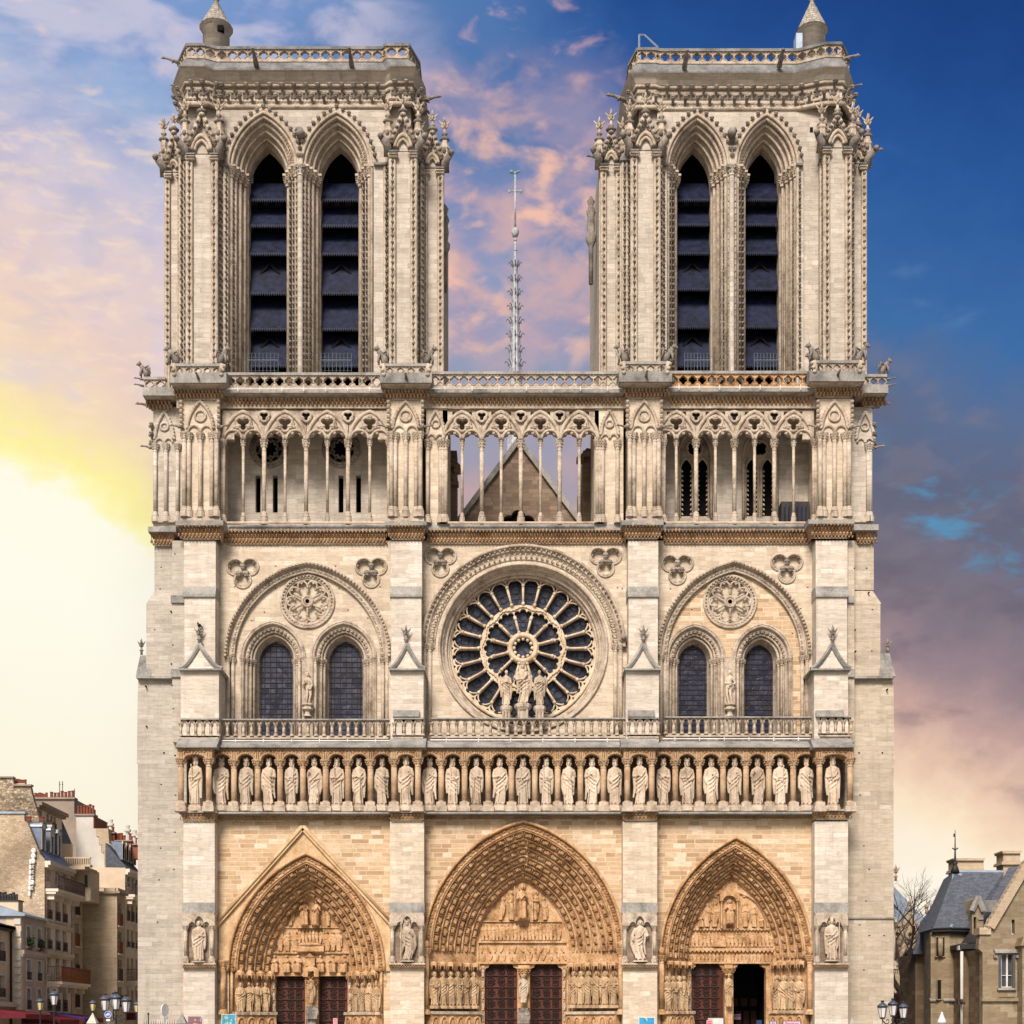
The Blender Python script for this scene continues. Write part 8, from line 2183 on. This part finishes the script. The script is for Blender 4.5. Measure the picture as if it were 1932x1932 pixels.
candelabra(218.7, -8, [(198.3, 1874, .62, 0), (218.7, 1871, .64, 0), (237.7, 1876, .64, 0), (205, 1872, .5, .9)], 1912, 'branched lamp with four lanterns left of the cathedral')
candelabra(1684.8, -8, [(1665, 1887.5, .62, 0), (1684.8, 1883.5, .62, 0), (1704.6, 1889, .6, 0)], 1920, 'branched lamp with three lanterns right of the cathedral')
# bicycle sign
bx, by, bz = W(204, 1914, -9); r = empty('road_sign', (bx, by, 0), 'round blue cycle sign with a white bicycle below the branched lamp', 'sign')
p = MB(); p.tube([(bx, by+.05, 0), (bx, by+.05, bz+.15)], .03, 6); p.build('post', M['zinc'], r)
Rb = 7*k_(-9); p = MB(); p.tube([(bx, by-.02, bz), (bx, by+.02, bz)], Rb, 28); p.build('sign_disc', plain('sign_blue', (.01,.09,.5), .5, var=.05), r)
p = MB()
def rg(cx, cz, rr, y=-.035): p.tube([(bx+cx*Rb+rr*Rb*math.cos(2*PI*q/12), by+y, bz+cz*Rb+rr*Rb*math.sin(2*PI*q/12)) for q in range(13)], .012, 4, False)
rg(-.42, -.22, .27); rg(.42, -.22, .27)
for a, b_ in (((-.42, -.22), (-.12, .2)), ((-.12, .2), (.3, .2)), ((.3, .2), (.42, -.22)), ((-.42, -.22), (0, -.2)), ((0, -.2), (.3, .22)), ((0, -.2), (-.16, .32)), ((-.26, .33), (-.06, .33)), ((.3, .2), (.26, .4)), ((.26, .4), (.42, .4))):
    p.tube([(bx+a[0]*Rb, by-.035, bz+a[1]*Rb), (bx+b_[0]*Rb, by-.035, bz+b_[1]*Rb)], .014, 4)
rg(0, 0, .93, -.03); p.build('bicycle_symbol', M['white'], r)
p = MB(); p.ubox(200.5, 1923, 207.5, 1926.5, -9.06, -9.0); p.build('sub_plate', M['white'], r)
# round sign seen almost edge-on
sx_, sy_, sz_ = W(311, 1905.5, -6); r = empty('road_sign', (sx_, sy_, 0), 'grey round sign seen nearly edge-on before the left buttress', 'sign')
p = MB(); p.tube([(sx_, sy_, 0), (sx_, sy_, sz_-.2)], .03, 6); p.ubox(308.5, 1918, 315, 1924, -6.1, -6.0); p.build('post', M['zinc'], r)
Rs = 12*k_(-6); v = Vector((.93, -.36, 0)); p = MB(); c0 = Vector((sx_, sy_, sz_)); p.tube([c0-v*.025, c0+v*.025], Rs, 24); p.mat(1); p.tube([c0-v*.032, c0-v*.026], Rs*.85, 24); p.build('sign_disc', [M['white'], plain('sign_back', (.14,.16,.17), .5)], r)
# little stone obelisks of the fence line
def obelisk(px, ya, d, label, m, w=.5, bell=False):
    x, y, z = W(px, ya, d); r = empty('stone_bollard', (x, y, 0), label, 'bollard', 'pointed bollards')
    p = MB(); zt = z-w*(2.0 if bell else 1.5)
    p.lathe((x, y, 0), [(w*.75, 0), (w*.75, zt*.9), (w*.68, zt)], 4, a0=PI/4); p.build('shaft', m, r)
    p = MB()
    if bell: p.smooth(); p.lathe((x, y, zt), [(w*.95, 0), (w*.7, w*.5), (w*.42, w*1.1), (w*.2, w*1.7), (w*.2, w*1.8), (w*.26, w*1.84), (w*.05, w*2)], 12); p.smooth(False)
    else: p.lathe((x, y, zt), [(w*.95, 0), (w*.95, w*.08), (w*.03, w*1.5)], 4, a0=PI/4)
    p.build('pointed_cap', m, r)
obelisk(175, 1911, -12, 'cream pyramid-topped bollard left of the branched lamp', M['pale'], .36)
obelisk(343.5, 1911, -5, 'grey pyramid-topped bollard at the left buttress foot', M['ledge'], .4)
obelisk(1607.6, 1919.5, -5, 'small pale pyramid-topped bollard at the right buttress foot', M['grey'], .3)
obelisk(1777, 1909, -6, 'white bell-shaped bollard top in front of the presbytery', M['white'], .3, True)
# spear-topped fence at the left
r = empty('iron_fence', (WX(305, -3), -3, 0), 'low spear-topped iron fence in front of the grey left buttress', 'fence')
p = MB()
for q in range(16):
    x, y, z = W(272+q*4.4, 1930-(q % 2)*.5, -3); p.tube([(x, y, 0), (x, y, z), (x, y, z+.16)], [.015, .015, .003], 4)
zt = WZ(1932.5, -3); p.tube([W(270, 1933, -3), W(341, 1933, -3)], .02, 4); p.build('picket_row', M['balc'], r)
p = MB(); x, y, z = W(280, 1913, -3); p.tube([(x, y, 0), (x, y, z)], [.04, .03], 6); p.ell((x, y, z), .06, .06, .09); p.build('post', M['iron'], r)
# ---------------------------------------------------------------- posters and notices
def text_mesh(s, size, loc, m, parent, name='lettering'):
    cu = bpy.data.curves.new('t', 'FONT'); cu.body = s; cu.size = size; cu.extrude = .003; cu.align_x = 'CENTER'; cu.align_y = 'CENTER'
    o = bpy.data.objects.new('t', cu); COL.objects.link(o); dg = bpy.context.evaluated_depsgraph_get(); dg.update()
    me = bpy.data.meshes.new_from_object(o.evaluated_get(dg)); bpy.data.objects.remove(o, do_unlink=True)
    me.transform(Matrix.Translation(loc) @ Matrix.Rotation(PI/2, 4, 'X')); me.materials.clear(); me.materials.append(m)
    q = bpy.data.objects.new(name, me); COL.objects.link(q); q.parent = parent; q.matrix_parent_inverse = Matrix.Translation(-parent.location); return q
def picture(name, kind):
    m, nt, b = newmat(name); L = nt.links.new; g = N(nt, 'ShaderNodeNewGeometry'); sp = N(nt, 'ShaderNodeSeparateXYZ'); L(g.outputs['Position'], sp.inputs[0])
    n = N(nt, 'ShaderNodeTexNoise', i_Scale=5.0 if kind else 2.5, i_Detail=5.0, i_Distortion=.6); L(g.outputs['Position'], n.inputs['Vector'])
    st = [(.3, (.02,.015,.02)), (.45, (.3,.12,.05)), (.55, (.1,.05,.2)), (.68, (.6,.5,.4))] if kind == 1 else [(.3, (.02,.12,.45)), (.5, (.03,.3,.6)), (.6, (.02,.2,.2)), (.72, (.5,.7,.8))]
    r = ramp(nt, st); L(n.outputs[0], r.inputs[0]); L(r.outputs[0], b.inputs['Base Color']); b.inputs['Roughness'].default_value = .5; return m
def board(px0, px1, yt, d, label, face, frame, cat='poster', name='poster_stand', hgt=1.5, th=1.2, legs=True):
    x0, x1, zt = WX(px0, d), WX(px1, d), WZ(yt, d); zb = max(.15, zt-hgt); r = empty(name, ((x0+x1)/2, d, 0), label, cat)
    p = MB(); t_ = th*k_(d)
    p.box(x0, x1, d, d+.05, zt-t_, zt); p.box(x0, x0+t_, d, d+.05, zb, zt-t_); p.box(x1-t_, x1, d, d+.05, zb, zt-t_); p.box(x0+t_, x1-t_, d, d+.05, zb, zb+t_)
    if legs: p.box(x0, x0+.05, d+.06, d+.1, 0, zt-.2); p.box(x1-.05, x1, d+.06, d+.1, 0, zt-.2)
    p.build('frame', frame, r); p = MB(); p.box(x0+t_*.9, x1-t_*.9, d+.01, d+.04, zb+t_*.5, zt-t_*.9); p.build('panel', face, r); return r
board(353.6, 382.5, 1916.5, -3, 'framed dark picture poster at the foot of the leftmost buttress', picture('collage', 1), M['plwhite'])
board(417.6, 445.7, 1913.5, -3, 'framed blue seascape poster left of the left portal', picture('seascape', 0), M['plwhite'])
board(1204.8, 1236, 1918.7, -3, 'framed blue poster between the centre and right portals', picture('seascape_b', 0), M['white'])
M['pink'] = plain('pink_paper', (.65,.35,.38), .8, var=.03); M['lilac'] = plain('lilac_board', (.5,.4,.55), .7, var=.03); M['redp'] = plain('red_ink', (.55,.08,.1), .7)
o = MB(); o.ubox(628.4, 1921, 636.7, 1945, PORT[0]['dep']+.2, PORT[0]['dep']+.22); o = o.build('notice', M['pink']); tag(o, 'small pink paper notice on the left portal door', 'notice')
for q in range(3): t_ = MB(); t_.ubox(629.6, 1922.6+q*3.4, 635.6, 1923.8+q*3.4, PORT[0]['dep']+.195, PORT[0]['dep']+.2); t_.build('text_line', M['redp'], o)
board(1335.5, 1365, 1920.5, -1.5, 'plain white board in front of the right portal left door', M['shutter'], M['zinc'], 'sign', 'notice_board', th=.6)
rb = board(1332.6, 1343.8, 1924, -1.8, 'small pink notice on a stand before the white board', M['pink'], M['iron'], 'sign', 'notice_board', th=.5)
for q in range(2): t_ = MB(); t_.ubox(1334.5, 1926.5+q*3.2, 1342, 1928.2+q*3.2, -1.81, -1.793); t_.build('text_line', M['redp'], rb)
rs = board(1383, 1398, 1913, PORT[2]['dep']+.7, 'dim lilac silence notice inside the open right portal door', plain('dim_lilac', (.1,.06,.1), .8), M['dark'], 'sign', 'notice_board', hgt=.35, th=.3, legs=False)
rs2 = text_mesh('SILENCE', .17, (WX(1389, 2.6), PORT[2]['dep']+.69, WZ(1917, 2.6)), M['dark'], rs)
board(1427, 1437.5, 1924.5, .5, 'small dark blue notice in the open right doorway', plain('notice_blue', (.01,.04,.12), .6), M['iron'], 'sign', 'notice_board', th=.3)
rc = board(1452, 1465.5, 1926, -2, 'small white notice with dark frame right of the open doorway', M['lilac'], M['iron'], 'sign', 'notice_board', th=1)
text_mesh('52', .17, (WX(1458.7, -2), -2.0, WZ(1931, -2)), M['iron'], rc)
rw = board(1477, 1511, 1926, -2, 'pink welcome board with dark frame beside the right portal statues', plain('pale_pink', (.6,.42,.52), .7, var=.03), M['iron'], 'sign', 'notice_board', th=.9)
text_mesh('Bienvenue', .185, (WX(1494, -2), -2.0, WZ(1930.6, -2)), plain('magenta_ink', (.45,.05,.2), .6), rw)
tag(part('bird', MB(), M['iron']), None) if False else None
bd = MB(); x, y, z = W(376, 1180, -.2); bd.smooth(); bd.ell((x, y, z), .12, .2, .1, 8, 5); bd.ell((x-.06, y-.12, z+.1), .06, .06, .06, 6, 4); bd.tube([(x+.05, y+.1, z), (x+.16, y+.3, z-.05)], [.05, .02], 5); bd.smooth(False)
tag(bd.build('pigeon', M['iron']), 'dark pigeon on the finial of the leftmost buttress gablet', 'bird')
# ================================================================ camera, light, sky
cam = bpy.data.cameras.new('camera'); co = bpy.data.objects.new('camera', cam); COL.objects.link(co)
co.location = (0, -D, EYE); co.rotation_euler = (PI/2, 0, 0)
cam.sensor_width = 36; cam.sensor_fit = 'HORIZONTAL'; cam.lens = 36*D/60.0
cam.shift_x = 0; cam.shift_y = (HOR-966)/1932
cam.clip_start = .5; cam.clip_end = 6000
SC.camera = co
EXPO = .9
w = bpy.data.worlds.new('World'); SC.world = w; w.use_nodes = True; nt = w.node_tree
for n in list(nt.nodes): nt.nodes.remove(n)
L = nt.links.new
out = N(nt, 'ShaderNodeOutputWorld'); bg = N(nt, 'ShaderNodeBackground'); L(bg.outputs[0], out.inputs[0])
SUN_EL, SUN_AZ = R(40), R(194)       # azimuth from +Y clockwise: behind the viewer's left shoulder
sky = N(nt, 'ShaderNodeTexSky', sky_type='NISHITA', sun_disc=False); sky.sun_elevation = SUN_EL; sky.sun_rotation = SUN_AZ; sky.dust_density = 2.0; sky.air_density = 1.0
tc = N(nt, 'ShaderNodeTexCoord'); sx = N(nt, 'ShaderNodeSeparateXYZ'); L(tc.outputs['Generated'], sx.inputs[0])
X, Y, Z = sx.outputs
az = mth(nt, 'ARCTAN2', X, Y)                       # bearing from the cathedral axis
hr = mth(nt, 'SQRT', mth(nt, 'ADD', mth(nt, 'MULTIPLY', X, X), mth(nt, 'MULTIPLY', Y, Y)))
el = mth(nt, 'DIVIDE', Z, mth(nt, 'MAXIMUM', hr, .02))        # tangent of the elevation
def lin(c): return tuple((x/255/12.92 if x/255 <= .04045 else ((x/255+.055)/1.055)**2.4) for x in c)
def elramp(stops):
    r = ramp(nt, [(e/.75, lin(c)) for e, c in stops]); L(mth(nt, 'DIVIDE', el, .75), r.inputs[0]); return r.outputs[0]
TE = lambda y: (1940-y)/2737.0
warp = N(nt, 'ShaderNodeTexNoise', i_Scale=3.0, i_Detail=5.0, i_Roughness=.6); 
cv = N(nt, 'ShaderNodeCombineXYZ'); L(az, cv.inputs[0]); L(el, cv.inputs[1]); 
L(cv.outputs[0], warp.inputs['Vector'])
el0 = el
wc = mth(nt, 'SUBTRACT', warp.outputs[0], .5)
fine = N(nt, 'ShaderNodeTexNoise', i_Scale=26.0, i_Detail=6.0, i_Roughness=.6); L(cv.outputs[0], fine.inputs['Vector']); fc = mth(nt, 'SUBTRACT', fine.outputs[0], .5)
A = lambda x: math.atan((x-966)/2737.0)
def sstep(v, a, b):
    n = N(nt, 'ShaderNodeMapRange', interpolation_type='SMOOTHSTEP'); L(v, n.inputs[0]); n.inputs[1].default_value = a; n.inputs[2].default_value = b; return n.outputs[0]
def win(v, a, b, c, d): return mth(nt, 'MULTIPLY', sstep(v, a, b), mth(nt, 'SUBTRACT', 1.0, sstep(v, c, d)))
# left: the glow runs down towards the right
el = mth(nt, 'ADD', mth(nt, 'ADD', el0, mth(nt, 'MULTIPLY', mth(nt, 'ADD', az, .341), .4)), mth(nt, 'ADD', mth(nt, 'MULTIPLY', wc, .08), mth(nt, 'MULTIPLY', fc, .06)))
left = elramp([(TE(1650), (251,240,214)), (TE(1350), (253,247,226)), (TE(1100), (255,252,236)), (TE(955), (255,252,232)), (TE(930), (255,249,188)), (TE(885), (254,241,162)), (TE(830), (251,232,172)), (TE(760), (243,217,188)), (TE(640), (236,208,198)), (TE(450), (228,208,208)), (TE(300), (200,196,216)), (TE(150), (158,180,216)), (TE(0), (124,158,208))])
el = mth(nt, 'ADD', el0, mth(nt, 'MULTIPLY', wc, .1))
mid = elramp([(TE(1700), (252,232,205)), (TE(1400), (225,190,175)), (TE(1000), (178,160,166)), (TE(850), (160,158,176)), (TE(700), (146,156,184)), (TE(500), (142,154,190)), (TE(350), (120,138,182)), (TE(200), (82,118,172)), (TE(0), (84,122,178))])
el = mth(nt, 'ADD', mth(nt, 'ADD', el0, mth(nt, 'MULTIPLY', mth(nt, 'SUBTRACT', az, .3), .45)), mth(nt, 'ADD', mth(nt, 'MULTIPLY', wc, .07), mth(nt, 'MULTIPLY', fc, .07)))
right = elramp([(TE(1700), (255,246,228)), (TE(1590), (252,230,198)), (TE(1490), (236,200,176)), (TE(1400), (198,164,156)), (TE(1300), (158,136,142)), (TE(1150), (120,112,126)), (TE(980), (98,104,128)), (TE(850), (92,112,148)), (TE(700), (64,110,166)), (TE(450), (44,90,156)), (TE(200), (32,72,138)), (TE(0), (27,62,124))])
azw = mth(nt, 'ADD', az, mth(nt, 'ADD', mth(nt, 'MULTIPLY', wc, .12), mth(nt, 'MULTIPLY', fc, .05)))
base = mixc(nt, sstep(azw, A(150), A(860)), left, mid)
dg = mth(nt, 'SUBTRACT', azw, mth(nt, 'MULTIPLY', mth(nt, 'SUBTRACT', TE(400), el0), .35))
base = mixc(nt, sstep(dg, A(960), A(1330)), base, right)
def cloud(scale, lo, hi, rot, detail=4.0, stretch=1.3, seed=0.0, dist=.3):
    mp = N(nt, 'ShaderNodeMapping'); mp.inputs['Rotation'].default_value = (0, 0, rot); mp.inputs['Scale'].default_value = (1, stretch, 1); mp.inputs['Location'].default_value = (seed, seed*.7, seed)
    L(cv.outputs[0], mp.inputs[0])
    n1 = N(nt, 'ShaderNodeTexNoise', i_Scale=scale, i_Detail=detail, i_Roughness=.5, i_Distortion=dist); L(mp.outputs[0], n1.inputs['Vector'])
    return sstep(n1.outputs[0], lo, hi)
def lay(base, mask, amt, col): return mixc(nt, mth(nt, 'MULTIPLY', mask, amt), base, lin(col))
M_ = lambda *a: mth(nt, 'MULTIPLY', *a)
# mauve body and rosy lit heads of the broken cloud between the towers
midw = M_(win(az, A(640), A(800), A(1080), A(1240)), win(el0, TE(760), TE(600), TE(230), TE(60)))
base = lay(base, M_(cloud(16, .40, .60, .5, 4, 1.2, 3.1), midw), .6, (172,156,180))
base = lay(base, M_(cloud(24, .43, .68, .45, 5, 1.35, 17.4), midw), .75, (216,176,172))
base = lay(base, M_(cloud(28, .5, .72, .45, 5, 1.3, 17.9), midw), .8, (255,200,170))
topw = M_(win(az, A(740), A(820), A(1080), A(1200)), sstep(el0, TE(260), TE(80)))
base = lay(base, M_(cloud(26, .54, .74, .7, 5, 1.6, 41.3), topw), .7, (236,184,178))
lowm = M_(win(az, A(700), A(820), A(1150), A(1300)), win(el0, TE(1150), TE(1000), TE(850), TE(700)))
base = lay(base, M_(cloud(12, .42, .62, .5, 4, 1.4, 55.0), lowm), .7, (214,170,164))
# upper left: blue gaps and pale veils, small rosy flecks
ul = M_(mth(nt, 'SUBTRACT', 1.0, sstep(az, A(620), A(900))), sstep(el0, TE(620), TE(250)))
base = lay(base, M_(cloud(9, .42, .62, -.4, 6, 1.6, 12.5), ul), .6, (124,152,202))
base = lay(base, M_(cloud(13, .46, .66, -.35, 6, 2.0, 5.5), ul), .7, (214,206,222))
base = lay(base, M_(cloud(22, .58, .72, -.3, 4, 2.0, 25.5), M_(sstep(el0, TE(760), TE(640)), mth(nt, 'SUBTRACT', 1.0, sstep(az, A(260), A(360))))) , .6, (244,212,200))
lp = M_(mth(nt, 'SUBTRACT', 1.0, sstep(az, A(330), A(600))), win(el0, TE(860), TE(780), TE(420), TE(250)))
base = lay(base, M_(cloud(14, .48, .66, -.4, 6, 1.8, 71.0), lp), .55, (222,208,220))
base = lay(base, M_(cloud(20, .54, .7, -.4, 5, 2.2, 77.0), lp), .45, (250,220,188))
base = lay(base, M_(cloud(46, .48, .7, -.4, 6, 2.2, 201.0), M_(mth(nt, 'SUBTRACT', 1.0, sstep(az, A(350), A(600))), win(el0, TE(1000), TE(900), TE(350), TE(200)))), .4, (255,228,196))
base = lay(base, M_(cloud(30, .48, .7, -.4, 7, 1.9, 221.0), M_(mth(nt, 'SUBTRACT', 1.0, sstep(az, A(420), A(800))), sstep(el0, TE(780), TE(600)))), .4, (184,186,214))
# right: dark slate bank, torn turquoise gaps below it
rw = sstep(az, A(1560), A(1680))
el = mth(nt, 'ADD', el0, mth(nt, 'MULTIPLY', mth(nt, 'SUBTRACT', az, A(1790)), .7))
base = lay(base, M_(M_(cloud(13, .44, .62, .6, 6, 1.7, 31.0), win(el, TE(1130), TE(1040), TE(900), TE(770))), rw), .65, (104,104,124))
base = lay(base, M_(M_(cloud(24, .47, .66, .7, 8, 1.8, 131.0), win(el, TE(1330), TE(1200), TE(820), TE(700))), rw), .35, (132,124,138))
base = lay(base, M_(M_(cloud(18, .5, .68, .7, 8, 2.0, 151.0), win(el, TE(1500), TE(1400), TE(1120), TE(1020))), rw), .4, (96,90,106))
base = lay(base, M_(M_(cloud(20, .5, .66, .75, 7, 2.2, 21.0), win(el, TE(1120), TE(1050), TE(960), TE(880))), rw), .85, (86,150,190))
base = lay(base, M_(M_(cloud(16, .54, .72, .75, 7, 1.8, 91.0), win(el, TE(760), TE(680), TE(480), TE(380))), rw), .5, (96,134,178))
front = N(nt, 'ShaderNodeVectorMath', operation='SCALE'); L(base, front.inputs[0]); front.inputs[3].default_value = 1/2**EXPO
nish = N(nt, 'ShaderNodeVectorMath', operation='SCALE'); L(sky.outputs[0], nish.inputs[0]); nish.inputs[3].default_value = .05
fin = mixc(nt, sstep(Y, -.05, .35), nish.outputs[0], front.outputs[0])
fin = mixc(nt, sstep(el0, .9, 1.6), fin, nish.outputs[0])
L(fin, bg.inputs['Color']); bg.inputs['Strength'].default_value = 1.0
sl = bpy.data.lights.new('sun', 'SUN'); sl.energy = 2.7; sl.angle = R(20); sl.color = (1, .895, .81)
so = bpy.data.objects.new('sun', sl); COL.objects.link(so)
dv = Vector((math.sin(SUN_AZ)*math.cos(SUN_EL), math.cos(SUN_AZ)*math.cos(SUN_EL), math.sin(SUN_EL)))
so.rotation_euler = dv.to_track_quat('Z', 'Y').to_euler()
so.location = dv*120
vs = SC.view_settings; vs.view_transform = 'Standard'; vs.look = 'None'; vs.exposure = EXPO; vs.gamma = 1; vs.use_curve_mapping = False
SC.cycles.use_denoising = True
SC.cycles.max_bounces = 5; SC.cycles.diffuse_bounces = 3; SC.cycles.glossy_bounces = 2; SC.cycles.transmission_bounces = 2
